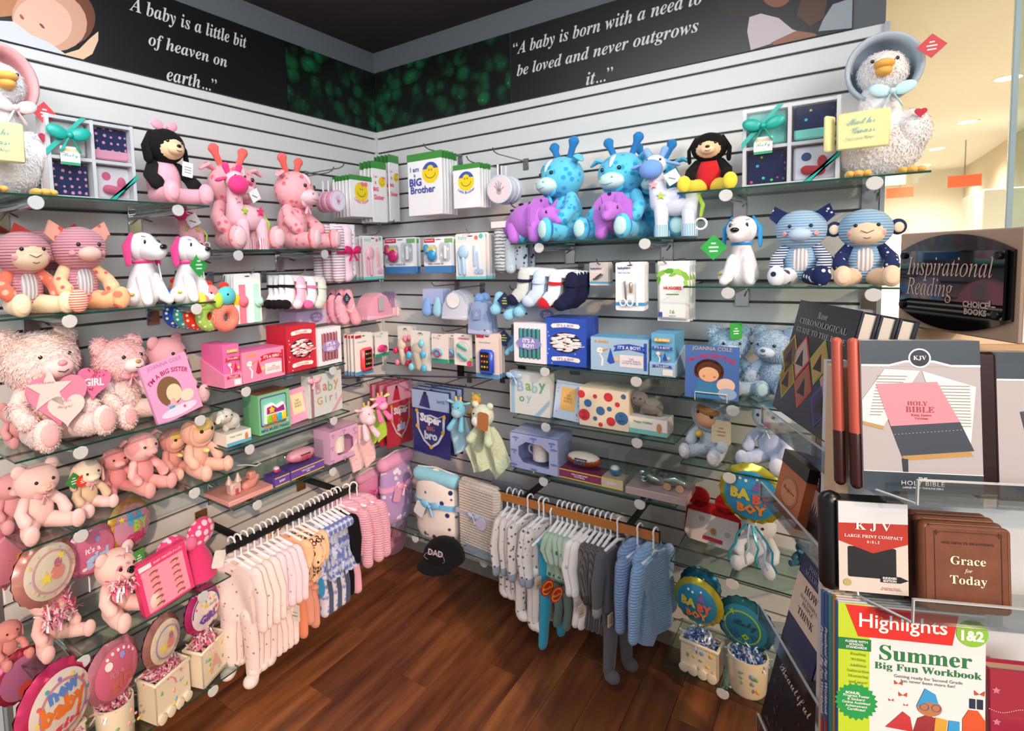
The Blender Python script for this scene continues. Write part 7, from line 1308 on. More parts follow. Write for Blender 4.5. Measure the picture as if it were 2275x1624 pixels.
def rbook(name, label, side, off, bl, br, tm, tilt, th, cat='book', zfix=None):
    n0 = ry if side == 'F' else rx; p0 = RO + n0 * off; A = hplane(*bl, p0, n0); B_ = hplane(*br, p0, n0); M_ = (A + B_) / 2; ang = RA if side == 'F' else RA - pi / 2
    n = Euler((tilt, 0, ang)).to_matrix() @ Vector((0, -1, 0)); Tp = hplane(*tm, M_, n); h = (Tp - M_).length; w_ = (Vector((B_.x, B_.y, 0)) - Vector((A.x, A.y, 0))).length
    return T(name, label, cat, M_, (tilt, 0, ang)), w_, h
def hard(t, w_, h, th, c, spine=None, pages='efe9dc', bv=.002):
    P('cover', MB().box((0, .0015, h / 2), (w_, .003, h)).box((0, th - .0015, h / 2), (w_, .003, h)), plain(c, .35), t, smooth=False); P('spine', MB().box((-w_ / 2 + .001, th / 2, h / 2), (.004, th, h), bv=.001), plain(spine or c, .35), t, smooth=False); P('pages', MB().box((.002, th / 2, h / 2 - .001), (w_ - .008, th - .006, h - .008)), plain(pages, .8), t, smooth=False)
# bible box, front
t, w_, h = rbook('boxed_bible', 'boxed large print Holy Bible with pink and grey leather picture', 'F', -.07, (1920, 1083), (2186, 1105), (2036, 757), -.10, .035)
P('box', MB().box((0, .02, h / 2), (w_, .04, h)), plain('b9b2b5', .3), t, smooth=False); mb = MB(); nv = plain('33424e', .4)
rect(mb, -w_ / 2, h * .84, w_ / 2, h, -.0004, nv); rect(mb, -w_ / 2, 0, w_ / 2, h * .125, -.0004, nv); rect(mb, -w_ / 2, h * .125, w_ / 2, h * .13, -.0006, WHITE); poly(mb, [(-w_ / 2, h * .842), (-w_ * .26, h * .842), (-w_ * .12, h * .87), (w_ * .12, h * .87), (w_ * .26, h * .842), (w_ / 2, h * .842), (w_ / 2, h * .828), (w_ * .26, h * .828), (w_ * .12, h * .856), (-w_ * .12, h * .856), (-w_ * .26, h * .828), (-w_ / 2, h * .828)][::-1], -.0007, WHITE); poly(mb, [(-w_ * .26, h * .83), (-w_ * .12, h * .86), (w_ * .12, h * .86), (w_ * .26, h * .83)], -.0006, plain('b9b2b5', .3))
disc(mb, -.0, h * .885, -.0009, w_ * .095, WHITE, 30); disc(mb, 0, h * .885, -.0012, w_ * .08, plain('1c2636', .3), 30); tx(mb, 'KJV', 0, h * .885, -.0015, w=w_ * .11, st='b', mat=WHITE)
tx(mb, 'THE', 0, h * .088, -.0008, w=w_ * .075, bold=.03, mat=WHITE); tx(mb, 'HOLY BIBLE', 0, h * .058, -.0008, w=w_ * .36, sp=1.1, mat=WHITE); tx(mb, 'LARGE PRINT THINLINE BIBLE', 0, h * .028, -.0008, w=w_ * .34, bold=.02, mat=WHITE)
# photo of open book and pink bible
poly(mb, [(-w_ * .5, h * .46), (-w_ * .32, h * .43), (w_ * .0, h * .80), (-w_ * .3, h * .81), (-w_ * .5, h * .6)], -.0006, plain('eeeae6')); poly(mb, [(w_ * .02, h * .80), (w_ * .46, h * .70), (w_ * .40, h * .30), (w_ * .2, h * .33)], -.0006, plain('efece8'))
for i in range(14): z_ = h * (.50 + .02 * i); rect(mb, -w_ * .44 + w_ * .006 * i, z_, -w_ * .34 + w_ * .018 * i, z_ + h * .006, -.0008, plain('8f8a8a')); rect(mb, w_ * (.16 + .0 * i), z_ - h * .06 + .0, w_ * .41, z_ - h * .054, -.0008, plain('8f8a8a'))
poly(mb, [(-w_ * .5, h * .46), (-w_ * .32, h * .43), (-w_ * .32, h * .405), (-w_ * .5, h * .435)], -.0008, plain('b9935c'))
poly(mb, [(-w_ * .38, h * .71), (w_ * .14, h * .73), (w_ * .32, h * .47), (-w_ * .26, h * .43)], -.0010, plain('dd8f9c', .4)); poly(mb, [(-w_ * .26, h * .43), (w_ * .32, h * .47), (w_ * .43, h * .285), (-w_ * .17, h * .235)], -.0010, plain('39414f', .4)); poly(mb, [(-w_ * .17, h * .235), (w_ * .40, h * .28), (w_ * .42, h * .25), (-w_ * .15, h * .205)], -.0010, plain('b98f50')); poly(mb, [(-w_ * .17, h * .218), (-w_ * .12, h * .215), (-w_ * .12, h * .13), (-w_ * .16, h * .13)], -.0011, plain('2a303c'))
tx(mb, 'HOLY', -.03 * w_, h * .585, -.0014, w=w_ * .17, st='b', mat=plain('a8404c')); tx(mb, 'BIBLE', -.01 * w_, h * .545, -.0014, w=w_ * .24, st='b', mat=plain('a8404c')); tx(mb, 'King James\nVersion', .0, h * .498, -.0014, w=w_ * .17, st='b', mat=plain('a8404c'))
for i in range(20): a = i / 19; rect(mb, -w_ * .23 + a * w_ * .58, h * (.375 + .045 * a), -w_ * .23 + a * w_ * .58 + .0016, h * (.378 + .045 * a), -.0013, plain('c9c4c4'))
P('box_print', mb, None, t)
for i, (x, c) in enumerate(((-.505, 'c9604c'), (-.600, 'c9604c'))):
    lb = P('leather_spine', MB().limb([(x * w_ - .004, .012 + i * .018, h * .35), (x * w_ - .004, .012 + i * .018, h * .985)], .0078, 12, 1.1), plain(c, .4), t); P('dark_spine_foot', MB().limb([(x * w_ - .004, .012 + i * .018, h * .02), (x * w_ - .004, .012 + i * .018, h * .36)], .0081, 12, 1.1), plain('3a1713', .35), lb)
t, w2, h2 = rbook('boxed_bible', 'boxed Holy Bible cut off by the right edge of the photo', 'F', -.06, (2222, 1112), (2480, 1125), (2340, 783), -.10, .03)
P('box', MB().box((0, .02, h2 / 2), (w2, .04, h2)), plain('b9b2b5', .3), t, smooth=False); mb = MB(); rect(mb, -w2 / 2, h2 * .82, w2 / 2, h2, -.0004, nv); rect(mb, -w2 / 2, 0, w2 / 2, h2 * .11, -.0004, nv); rect(mb, -w2 / 2, h2 * .808, w2 / 2, h2 * .82, -.0006, WHITE); poly(mb, [(-w2 * .3, h2 * .6), (.2 * w2, h2 * .65), (.3 * w2, h2 * .3), (-.2 * w2, h2 * .25)], -.0008, plain('3c4650')); P('box_print', mb, None, t)
P('dark_spine', MB().box((-w2 / 2 - .014, .02, h2 / 2), (.030, .04, h2), bv=.004), plain('2a1110', .25), t)
# kjv compact
t, w_, h = rbook('boxed_bible', 'compact black bible in a white and red KJV sleeve', 'F', -.075, (1864, 1308), (2018, 1326), (1935, 1116), -.08, .04)
P('book_block', MB().box((.0, .02, h / 2), (w_ * 1.0, .036, h), bv=.002), plain('15161a', .35), t); P('rounded_spine', MB().limb([(-w_ / 2 - .002, .02, .008), (-w_ / 2 - .002, .02, h - .008)], .018, 14, .75), plain('100f10', .3), t)
P('sleeve', MB().prism([(-w_ * .5, 0), (w_ * .5, 0), (w_ * .5, h), (-w_ * .5, h), ], -.001, .0), plain('d8cdc4', .25), t); mb = MB(); poly(mb, [(-w_ * .5, h * .98), (-w_ * .5, h * .56), (0, h * .44), (w_ * .5, h * .56), (w_ * .5, h * .98)], -.0014, plain('b8362c', .3)); poly(mb, [(-w_ * .5, h * .995), (-w_ * .5, h * .76), (w_ * .5, h * .78), (w_ * .5, h * .995)], -.0016, plain('d9dde2', .2)); poly(mb, rrect(w_ * .70, h * .34, .003, 4, -.02 * w_, h * .335), -.0012, plain('14161c', .45))
tx(mb, 'K J V', 0, h * .735, -.0022, w=w_ * .52, h=h * .10, st='b', mat=plain('efe6e6')); tx(mb, 'LARGE PRINT COMPACT', 0, h * .625, -.0022, w=w_ * .84, st='b', mat=plain('f5ecea')); tx(mb, 'BIBLE', 0, h * .565, -.0022, w=w_ * .18, sp=1.3, mat=plain('f0e2e0')); poly(mb, [(w_ * .1, h * .13), (w_ * .38, h * .13), (w_ * .5, h * .165), (w_ * .38, h * .20), (w_ * .1, h * .20)], -.0018, plain('16161a')); tx(mb, 'INDEXED\nEDITION', w_ * .23, h * .165, -.0022, w=w_ * .2, bold=.03, mat=WHITE); disc(mb, -w_ * .38, h * .10, -.0018, w_ * .06, plain('b8a870'), 20); tx(mb, 'King James Version\nOF THE HOLY BIBLE', w_ * .25, h * .06, -.0018, w=w_ * .3, st='b', mat=plain('a85a48')); P('sleeve_print', mb, None, t)
# grace for today
lea = mk('brown_leather'); nt = lea[1]; b = lea[2]; n_ = noise(nt, tc(nt), 35, 5); nt.links.new(mixc(nt, n_, hx('5a3020'), hx('8a5236')), b.inputs['Base Color']); b.inputs['Roughness'].default_value = .4; bump(nt, b, n_, .25); lea = lea[0]
for i in range(3):
    t, w_, h = rbook('leather_book', ('brown leather devotional embossed Grace for Today, front copy', 'brown leather devotional directly behind the front Grace for Today copy', 'rearmost brown leather devotional behind the Grace for Today copies')[i], 'F', -.085 + i * .024, (2060 - i * 14, 1345), (2248 - i * 18, 1378 - i * 3), (2150 - i * 16, 1170 - i * 12), -.09, .02)
    P('leather_cover', MB().prism(rrect(w_, h, .008, 5, 0, h / 2), 0, .003).prism(rrect(w_, h, .008, 5, 0, h / 2), .017, .020).limb([(-w_ / 2 + .002, .01, .006), (-w_ / 2 + .002, .01, h - .006)], .0098, 12), lea, t); P('pages', MB().box((.001, .01, h / 2), (w_ - .008, .014, h - .007)), plain('d9c9a8', .8), t, smooth=False)
    if i == 0:
        mb = MB(); tx(mb, 'Grace', 0, h * .60, -.0006, w=w_ * .42, st='b', mat=plain('e9e6c4', .4)); tx(mb, 'for', 0, h * .48, -.0006, w=w_ * .10, st='bi', mat=plain('e9e6c4', .4)); tx(mb, 'Today', 0, h * .36, -.0006, w=w_ * .44, st='b', mat=plain('e9e6c4', .4)); tx(mb, 'ONE-MINUTE DEVOTIONS', 0, h * .80, -.0005, w=w_ * .62, st='b', mat=plain('3a1c14')); fr = plain('4a2618', .5)
        for x0, z0, x1, z1 in ((-.40, .07, -.39, .93), (.39, .07, .40, .93), (-.40, .07, .40, .08), (-.40, .92, .40, .93)): rect(mb, x0 * w_, z0 * h, x1 * w_, z1 * h, -.0005, fr)
        for sx in (-1, 1):
            for sz in (.09, .91): poly(mb, star(sx * .37 * w_, sz * h, w_ * .045, 4, .3), -.0007, fr)
        P('cover_lettering', mb, None, t); mb = MB().m(plain('9a6a4c', .5)); 
        for k in range(44): mb.box((w_ * .475, -.0004, h * .03 + h * .94 * k / 43), (.0008, .0006, .0022)); 
        for k in range(40): mb.box((-w_ * .44 + w_ * .9 * k / 39, -.0004, h * .975), (.0022, .0006, .0008))
        P('stitching', mb, None, t, kind='stuff')
# workbook
t, w_, h = rbook('summer_workbook', 'white and lime Highlights Summer Big Fun Workbook, front of its tray', 'F', -.085, (1862, 1690), (2188, 1730), (2012, 1352), -.05, .01)
hard(t, w_, h, .01, 'e6e8e8', '3f6f9c'); mb = MB(); rect(mb, -w_ / 2, 0, -w_ * .28, h, -.0004, plain('bdd62c')); poly(mb, [(-w_ * .45, h * .995), (-w_ * .36, h * .80), (w_ * .28, h * .80), (w_ * .32, h * .985)], -.0008, plain('dc2a24')); tx(mb, 'Highlights', -w_ * .055, h * .892, -.0014, w=w_ * .60, h=h * .115, bold=.012, mat=WHITE)
disc(mb, w_ * .41, h * .885, -.0008, w_ * .105, plain('8cc63c'), 30); tx(mb, 'BRIDGING\nGRADES', w_ * .41, h * .945, -.0012, w=w_ * .10, bold=.03, mat=plain('1f7a3c')); tx(mb, '1&2', w_ * .41, h * .872, -.0012, w=w_ * .15, h=h * .065, bold=.05, mat=WHITE)
gr = plain('1d7a42', .4); tx(mb, 'Summer', .10 * w_, h * .715, -.0009, w=w_ * .62, h=h * .095, st='b', mat=gr); tx(mb, 'Big Fun Workbook', .115 * w_, h * .625, -.0009, w=w_ * .72, h=h * .055, st='b', mat=gr); tx(mb, 'Getting ready for Second Grade\nhas never been more fun!', .12 * w_, h * .565, -.0009, w=w_ * .46, mat=plain('4a5a58'))
rect(mb, -w_ / 2, h * .71, -w_ * .27, h * .785, -.0008, gr); tx(mb, 'ALIGNS WITH\nSCHOOL\nSTANDARDS', -w_ * .375, h * .748, -.0012, w=w_ * .16, bold=.03, mat=WHITE)
for i, wd in enumerate(('Reading', 'Writing', 'Addition', 'Subtraction', 'Measuring', 'and more!')): tx(mb, wd, -w_ * .36, h * (.685 - i * .035), -.0008, size=h * .024, st='b', mat=plain('7a9420')); rect(mb, -w_ * .44, h * (.667 - i * .035), -w_ * .29, h * (.6685 - i * .035), -.0008, plain('e6efb0'))
poly(mb, star(-w_ * .375, h * .385, w_ * .155, 22, .86), -.0008, plain('1f9a4c')); tx(mb, 'BONUS:', -w_ * .40, h * .44, -.0012, w=w_ * .10, bold=.04, mat=WHITE); tx(mb, 'Progress Poster\n& Stickers!\nOnline Activities!\nAchievement\nCertificate!', -w_ * .375, h * .38, -.0012, w=w_ * .20, bold=.02, mat=WHITE)
for x, z, s in ((-.08, .53, .03), (.46, .52, .035), (-.05, .46, .03), (-.13, .42, .018), (-.03, .40, .015)):
    for sg in (-1, 1): poly(mb, [(x * w_, z * h), (x * w_ + sg * s * w_, z * h + s * w_ * .9), (x * w_ + sg * s * w_ * .9, z * h - s * w_ * .3)], -.0009, plain('c8502a'))
poly(mb, [(w_ * .04, h * .40), (w_ * .10, h * .52), (w_ * .17, h * .49), (w_ * .19, h * .43), (w_ * .12, h * .44)], -.0011, plain('3a9cd4')); poly(mb, oval(w_ * .17, h * .10, 20, w_ * .13, h * .40), -.0009, plain('b97a50')); 
for sx in (-.035, .045): mb.m(plain('6a5a9a')); k = 14; mb.add([(w_ * (.13 + sx) + w_ * .032 * cos(2 * pi * i / k), -.0013, h * .405 + w_ * .03 * sin(2 * pi * i / k)) for i in range(k)] + [(w_ * (.13 + sx) + w_ * .027 * cos(2 * pi * i / k), -.0013, h * .405 + w_ * .025 * sin(2 * pi * i / k)) for i in range(k)], [[i, (i + 1) % k, k + (i + 1) % k, k + i] for i in range(k)])
poly(mb, [(w_ * .02, h * .24), (w_ * .2, h * .24), (w_ * .2, h * .33), (w_ * .12, h * .36), (w_ * .05, h * .33)], -.0008, plain('9a2f34')); poly(mb, [(w_ * .16, h * .26), (w_ * .24, h * .25), (w_ * .25, h * .34), (w_ * .17, h * .35)], -.0012, plain('d8a23a')); poly(mb, [(w_ * .25, h * .25), (w_ * .33, h * .27), (w_ * .33, h * .34), (w_ * .26, h * .34)], -.0012, plain('3a9cd4'))
poly(mb, [(w_ * .35, h * .20), (w_ * .5, h * .20), (w_ * .5, h * .36), (w_ * .45, h * .42), (w_ * .39, h * .42), (w_ * .35, h * .36)], -.0009, plain('d8562a'))
for sx in (.395, .445): rect(mb, w_ * sx, h * .43, w_ * (sx + .038), h * .49, -.001, plain('1f2444'))
poly(mb, [(-w_ * .17, h * .25), (-w_ * .05, h * .36), (w_ * .0, h * .33), (w_ * .02, h * .24)], -.0009, plain('c4363c')); P('cover_print', mb, None, t)
for i, (c, wd) in enumerate((('e8962c', 'Summer Big Fun'), ('3f9ca4', 'Big Fun'), ('2f5f9c', 'Preschool Big Fun Workbook'), ('3a6ca8', 'Preschool Big Fun Workbook'))):
    tt, w3, h3 = rbook('summer_workbook', ('orange spined workbook right behind the front workbook', 'teal spined workbook in the workbook tray', 'blue spined preschool workbook, third behind the front one', 'rearmost blue spined preschool workbook in the tray')[i], 'F', -.070 + i * .014, (1858 - i * 9, 1675), (2150, 1715), (2000 - i * 5, 1340 - i * 4), -.05, .011)
    hard(tt, w3, h3, .011, 'e9e6e2', c); mb = MB(); tx(mb, wd, 0, 0, 0, w=h3 * .55, bold=.02, mat=WHITE); rect(mb, h3 * .30, -.004, h3 * .42, .004, 0.0001, plain('c8302c')); P('spine_title', mb, None, tt, (-w3 / 2 - .0016, .0055, h3 * .5), (0, pi / 2, -pi / 2)) if i > 1 else None
t, w_, h = rbook('red_book', 'crimson embossed book with dotted stitching at the bottom right', 'F', -.07, (2200, 1720), (2400, 1745), (2290, 1495), -.08, .03); hard(t, w_, h, .03, '9a1638', '8a1232', 'd9b89c')
mb = MB(); [disc(mb, -w_ * .5 + w_ * i / 40, h * .62 - .004 * sin(i * .3), -.0006, .0008, plain('e9c8cc'), 6) for i in range(40)]; [poly(mb, star(-w_ * .42, h * z_, .006, 5, .5), -.0006, plain('c8788c')) for z_ in (.3, .5, .8)]; P('cover_stitching', mb, None, t)
# left face
t, w_, h = rbook('slipcase_book', 'black slipcased Chronological Guide to the Bible with three volumes', 'S', .010, (1716, 912), (1832, 970), (1826, 676), -.22, .10)
bk_ = '0f161b'; D = .088; P('slipcase_front', MB().box((0, .001, h / 2), (w_, .003, h)).box((-w_ / 2, D / 2, h / 2), (.003, D, h)).box((0, D, h / 2), (w_, .003, h)), plain(bk_, .3), t, smooth=False); 
for i in range(3): P('volume', MB().box((.0, .015 + i * .029, h / 2), (w_ - .006, .021, h - .008)), plain('d9d2c6', .7), t, smooth=False); P('volume_cover', MB().box((.003, .003 + i * .029, h / 2), (w_ - .002, .004, h - .002)).box((.003, .027 + i * .029, h / 2), (w_ - .002, .003, h - .002)), plain('182530', .35), t, smooth=False)
mb = MB(); tx(mb, 'Rose', -w_ * .02, h * .90, -.0012, w=w_ * .16, st='b', mat=plain('9aa0a2')); tx(mb, 'CHRONOLOGICAL', .0, h * .825, -.0012, w=w_ * .80, h=h * .05, st='b', mat=plain('9aa0a2')); tx(mb, 'GUIDE TO THE BIBLE', 0, h * .745, -.0012, w=w_ * .84, h=h * .045, st='b', mat=plain('9aa0a2')); rect(mb, -w_ / 2, h * .10, w_ / 2, h * .66, -.0008, plain('070708', .3))
for x, z, c, e_ in ((-.42, .50, '5a4a34', 'b8a03a'), (-.20, .52, 'a8968c', 'c03a34'), (.12, .54, 'a88a4a', '8a9a3a'), (-.36, .30, '8a6a2a', '8aa03a'), (-.04, .30, '8a5a44', 'c8402c'), (.36, .42, '9c86a8', 'c88a3a'), (.30, .24, '3a2a4c', '3a4a8c')):
    s = .155; poly(mb, [(x * w_, (z + s * 1.25) * h), ((x - s * 1.05) * w_, z * h), (x * w_, (z - s * 1.25) * h), ((x + s * 1.05) * w_, z * h)], -.0011, plain(e_)); s = .14; poly(mb, [(x * w_, (z + s * 1.2) * h), ((x - s) * w_, z * h), (x * w_, (z - s * 1.2) * h), ((x + s) * w_, z * h)], -.0014, plain(c)); s = .07; poly(mb, [(x * w_, (z + s) * h), ((x - s) * w_, (z - s) * h), ((x + s) * w_, (z - s) * h)], -.0017, plain('2a1c14'))
P('case_print', mb, None, t)
t, w_, h = rbook('devotional_box', 'orange and black scripture card box in the second side tray', 'S', .010, (1715, 1125), (1766, 1168), (1745, 1012), -.2, .05)
P('box_body', MB().box((0, .022, h * .40), (w_, .044, h * .80)), plain('b3653c', .4), t, smooth=False); P('box_lid', MB().box((0, .022, h * .90), (w_ + .002, .046, h * .22)), plain('0d0f12', .35), t, smooth=False); mb = MB(); poly(mb, oval(w_ * .7, h * .5, 24, 0, h * .42), -.0006, plain('9c6a4c')); poly(mb, oval(w_ * .6, h * .42, 24, 0, h * .42), -.0009, plain('c08258')); tx(mb, 'Scripture', 0, h * .44, -.0012, w=w_ * .45, st='s', mat=plain('3a2418')); P('box_print', mb, None, t)
t, w_, h = rbook('prayer_book', 'dark book titled 3-Minute Prayers for Men behind the rack corner', 'S', .03, (1765, 1145), (1836, 1225), (1810, 1030), -.2, .03); hard(t, w_, h, .025, '1a1416'); mb = MB(); rect(mb, -w_ / 2, h * .15, w_ / 2, h * .62, -.0006, plain('a88e84')); rnd = random.Random(4)
for i in range(16): x = -w_ * .48 + w_ * .06 * i; hh = h * rnd.uniform(.12, .26); poly(mb, [(x - w_ * .05, h * .15), (x + w_ * .05, h * .15), (x, h * .22 + hh)], -.0009, plain('3c3038'))
tx(mb, '3-MINUTE\nPRAYERS', 0, h * .83, -.001, w=w_ * .75, mat=plain('b98a7c')); tx(mb, 'FOR MEN', 0, h * .68, -.001, w=w_ * .5, mat=plain('8a6a60')); P('cover_print', mb, None, t)
t, w_, h = rbook('advice_book', 'cream and navy book titled How Successful People Think', 'S', .010, (1738, 1415), (1802, 1505), (1790, 1240), -.2, .03); hard(t, w_, h, .02, '1c2050'); mb = MB(); rect(mb, -w_ / 2, h * .30, w_ / 2, h * .78, -.0006, plain('ddc9b4')); tx(mb, 'JOHN C.\nMAXWELL', 0, h * .89, -.001, w=w_ * .6, st='b', mat=plain('8a8ab0')); tx(mb, 'HOW', 0, h * .69, -.001, w=w_ * .4, st='b', mat=plain('2a2a30')); tx(mb, 'SUCCESSFUL\nPEOPLE', 0, h * .56, -.001, w=w_ * .55, st='b', mat=plain('6a6a70')); tx(mb, 'THINK', 0, h * .43, -.001, w=w_ * .5, st='b', mat=plain('2a2a30')); P('cover_print', mb, None, t)
t, w_, h = rbook('photo_book', 'teal covered book with a crowd photo and red disc beside it', 'S', .03, (1790, 1470), (1826, 1530), (1812, 1330), -.2, .03); hard(t, w_, h, .015, '24506a'); mb = MB(); disc(mb, -w_ * .1, h * .9, -.001, w_ * .2, plain('c02c2a')); [disc(mb, rnd.uniform(-.4, .4) * w_, rnd.uniform(.3, .6) * h, -.001, w_ * .08, plain(rnd.choice(['8a4a34', 'b06a4a', '6a3a2a']))) for i in range(22)]; rect(mb, -w_ / 2, 0, w_ / 2, h * .22, -.001, plain('b8481c')); P('cover_print', mb, None, t)
t, w_, h = rbook('floral_book', 'black book with dark flowers and a script title reading Beautiful', 'S', .010, (1690, 1600), (1775, 1760), (1768, 1440), -.2, .03); hard(t, w_, h, .03, '141013'); mb = MB(); tx(mb, 'All Things', 0, h * .84, -.001, w=w_ * .5, st='s', mat=plain('b9a8a4')); tx(mb, 'Beautiful', 0, h * .66, -.001, w=w_ * .72, st='s', mat=plain('d0beb8'))
for i in range(24): x, z_ = rnd.uniform(-.45, .45) * w_, rnd.uniform(.05, .5) * h; poly(mb, star(x, z_, .006, 5, .5), -.0008, plain(rnd.choice(['4a2c38', '2c4038', '5a3848'])))
P('cover_print', mb, None, t)
# sign
SG = radians(-60.1); far = Vector((2.1345, -.886, 0)); sx_ = Vector((cos(SG), sin(SG), 0)); zb, sh_, sw_ = 1.4465, .172, .250
t = T('rack_sign', 'beige box sign with a black plaque reading Inspirational Reading', 'sign', far + sx_ * sw_ / 2 + Vector((0, 0, zb)), (0, 0, SG))
P('sign_box', MB().box((0, .035, sh_ / 2), (sw_, .07, sh_), bv=.002), plain('b89f88', .5), t, smooth=False); P('white_side', MB().box((sw_ / 2 + .0005, .036, sh_ / 2), (.002, .066, sh_ * .97)), plain('d8d4ce', .5), t, smooth=False)
o = []; n = 16; W2, H2 = sw_ * .46, sh_ * .47
for i in range(n + 1): a = -1 + 2 * i / n; o.append((a * W2, sh_ / 2 + H2 * (.66 + .34 * (1 - a * a))))
o = o[::-1] + [(a * W2, sh_ / 2 - H2 * (.66 + .34 * (1 - a * a))) for a in [-1 + 2 * i / n for i in range(n + 1)]]
P('black_plaque', MB().prism(o[::-1], -.004, 0), plain('0a0a0c', .15, 0, .5), t); P('glossy_panel', MB().prism(rrect(sw_ * .86, sh_ * .62, .004, 4, 0, sh_ / 2), -.010, -.006), plain('06080c', .04, 0, 1), t, smooth=False)
for x in (-.39, .39):
    for z in (.24, .76): P('panel_screw', MB().lathe([(.006, 0), (.006, -.004), (.004, -.005)], (x * sw_, -.010, z * sh_), 14, 'y'), plain('0c0c0c', .3), t)
mb = MB(); tx(mb, 'Inspirational', -.0 * sw_, sh_ * .63, -.0105, w=sw_ * .72, h=sh_ * .25, st='i', mat=plain('c9aa9c', .4)); tx(mb, 'Reading', -.15 * sw_, sh_ * .42, -.0105, w=sw_ * .42, h=sh_ * .24, st='i', mat=plain('c9aa9c', .4)); tx(mb, 'CHOICE\nBOOKS', .24 * sw_, sh_ * .275, -.0105, w=sw_ * .19, bold=.04, mat=plain('b9a49a', .4)); poly(mb, [(sw_ * .335, sh_ * .30), (sw_ * .35, sh_ * .30), (sw_ * .35, sh_ * .36), (sw_ * .335, sh_ * .35)], -.0105, plain('b9a49a')); rect(mb, sw_ * .355, sh_ * .298, sw_ * .385, sh_ * .31, -.0105, plain('b9a49a')); P('sign_lettering', mb, None, t)

# ================================================= banners above the slats
clm, nt, b = mk('clover_print'); v = tc(nt); vv = vor(nt, v, 15, .9); f1 = ramp(nt, vv.outputs[0], .62, .25); n1 = noise(nt, v, 6, 3); f2 = ramp(nt, n1, .38, .62)
mu = nt.nodes.new('ShaderNodeMath'); mu.operation = 'MULTIPLY'; nt.links.new(f1, mu.inputs[0]); nt.links.new(f2, mu.inputs[1]); c_ = mixc(nt, mu.outputs[0], hx('050c08'), hx('0e5a34')); v2 = vor(nt, v, 40, 1.0); f3 = ramp(nt, v2.outputs[0], .25, .1); m3 = nt.nodes.new('ShaderNodeMath'); m3.operation = 'MULTIPLY'; nt.links.new(f3, m3.inputs[0]); nt.links.new(mu.outputs[0], m3.inputs[1]); nt.links.new(mixc(nt, m3.outputs[0], c_, hx('2a8a50')), b.inputs['Base Color']); b.inputs['Roughness'].default_value = .35
BN = plain('0b0b10', .4); zb0, zb1 = 2.287, 2.592
def banner(wl, u0, u1, label, m_, nm='wall_banner'):
    t = T(nm, label, 'banner', WP(wl, (u0 + u1) / 2, .001, zb0), RZ(wl)); P('panel', MB().box((0, -.003, (zb1 - zb0) / 2), (u1 - u0, .006, zb1 - zb0)), m_, t, smooth=False); return t
banner('L', -.588, -.002, 'green clover leaf print panel on the left wall beside the corner', clm); banner('R', .010, .824, 'green clover leaf print panel on the right wall beside the corner', clm)
tl = banner('L', -1.77, -.592, 'black banner with a sleeping baby photo and a white quote about heaven', BN); tr = banner('R', .829, 2.055, 'black banner with two children and a quote about being loved', BN)
def bpoly(t, wl, c0, pts, y, m_, nm):
    mb = MB().m(m_); q = []
    for px, py in pts: u, z = UZ(wl, px, py, .008); q.append((u - c0, y, z - zb0))
    q = [(max(min(a, 10), -10), y_, max(.001, min(zb1 - zb0 - .001, z_))) for a, y_, z_ in q]
    return q
def bshape(t, wl, c0, nm, items):
    mb = MB()
    for k, (pts, col) in enumerate(items):
        u0 = -1.769 - c0 if wl == 'L' else .83 - c0; u1 = -.593 - c0 if wl == 'L' else 2.053 - c0
        q = bpoly(t, wl, c0, pts, -.0066 - k * .0003, None, nm); q = [(max(u0, min(u1, a)), y, z) for a, y, z in q]; mb.m(plain(col, .45)); mb.add(q, [list(range(len(q)))])
    P(nm, mb, None, t)
def ov(cx, cy, a, b_, r=0, n=22): return [(cx + a * cos(2 * pi * i / n) * cos(r) - b_ * sin(2 * pi * i / n) * sin(r), cy + a * cos(2 * pi * i / n) * sin(r) + b_ * sin(2 * pi * i / n) * cos(r)) for i in range(n)]
cL = (-1.77 - .592) / 2; cR = (.829 + 2.055) / 2
bshape(tl, 'L', cL, 'sleeping_baby_photo', [(ov(-10, 8, 80, 30), 'b07850'), (ov(150, 40, 62, 62), '6a4030'), (ov(110, 45, 85, 68, .3), 'c89880'), (ov(95, 50, 66, 55, .3), 'dcb09c'), ([(-20, 45), (30, 48), (70, 78), (110, 95), (150, 125), (110, 135), (-20, 110)], 'c8ccd2'), ([(140, 135), (175, 110), (200, 85), (218, 70), (218, 90), (205, 120), (185, 138)], 'd8b898'), (ov(93, 58, 8, 2.5, .8), '6a4438'), (ov(48, 38, 7, 3, .9), 'a04a44')])
bshape(tr, 'R', cR, 'children_photo', [(ov(1650, -5, 58, 45), '1e1410'), (ov(1725, -12, 32, 28), '7a4a34'), ([(1665, 38), (1690, 30), (1730, 40), (1760, 65), (1790, 75), (1735, 90), (1668, 112), (1660, 70)], 'b8acb0'), ([(1712, 95), (1770, 68), (1812, 75), (1815, 84), (1770, 92), (1720, 102)], '8a5840'), ([(1780, -5), (1840, -5), (1830, 40), (1800, 60), (1770, 35)], '4a2c20'), ([(1818, 70), (1828, 45), (1850, 10), (1895, -5), (1893, 75)], '8a9298')])
def quote(t, wl, c0, lines):
    for s, (xa, ya), (xb, yb_), hh in lines:
        ua, za = UZ(wl, xa, ya, .008); ub, zb_ = UZ(wl, xb, yb_, .008); mb = MB(); tx(mb, s, (ua + ub) / 2 - c0, (za + zb_) / 2 - zb0, -.0068, w=abs(ub - ua), h=hh, st='bi', mat=plain('c4c4c2', .5)); P('quote_line', mb, None, t)
quote(tl, 'L', cL, [('“A baby is a little bit', (276, 10), (548, 95), .066), ('of heaven on', (330, 92), (504, 138), .060), ('earth...”', (370, 168), (482, 186), .052)])
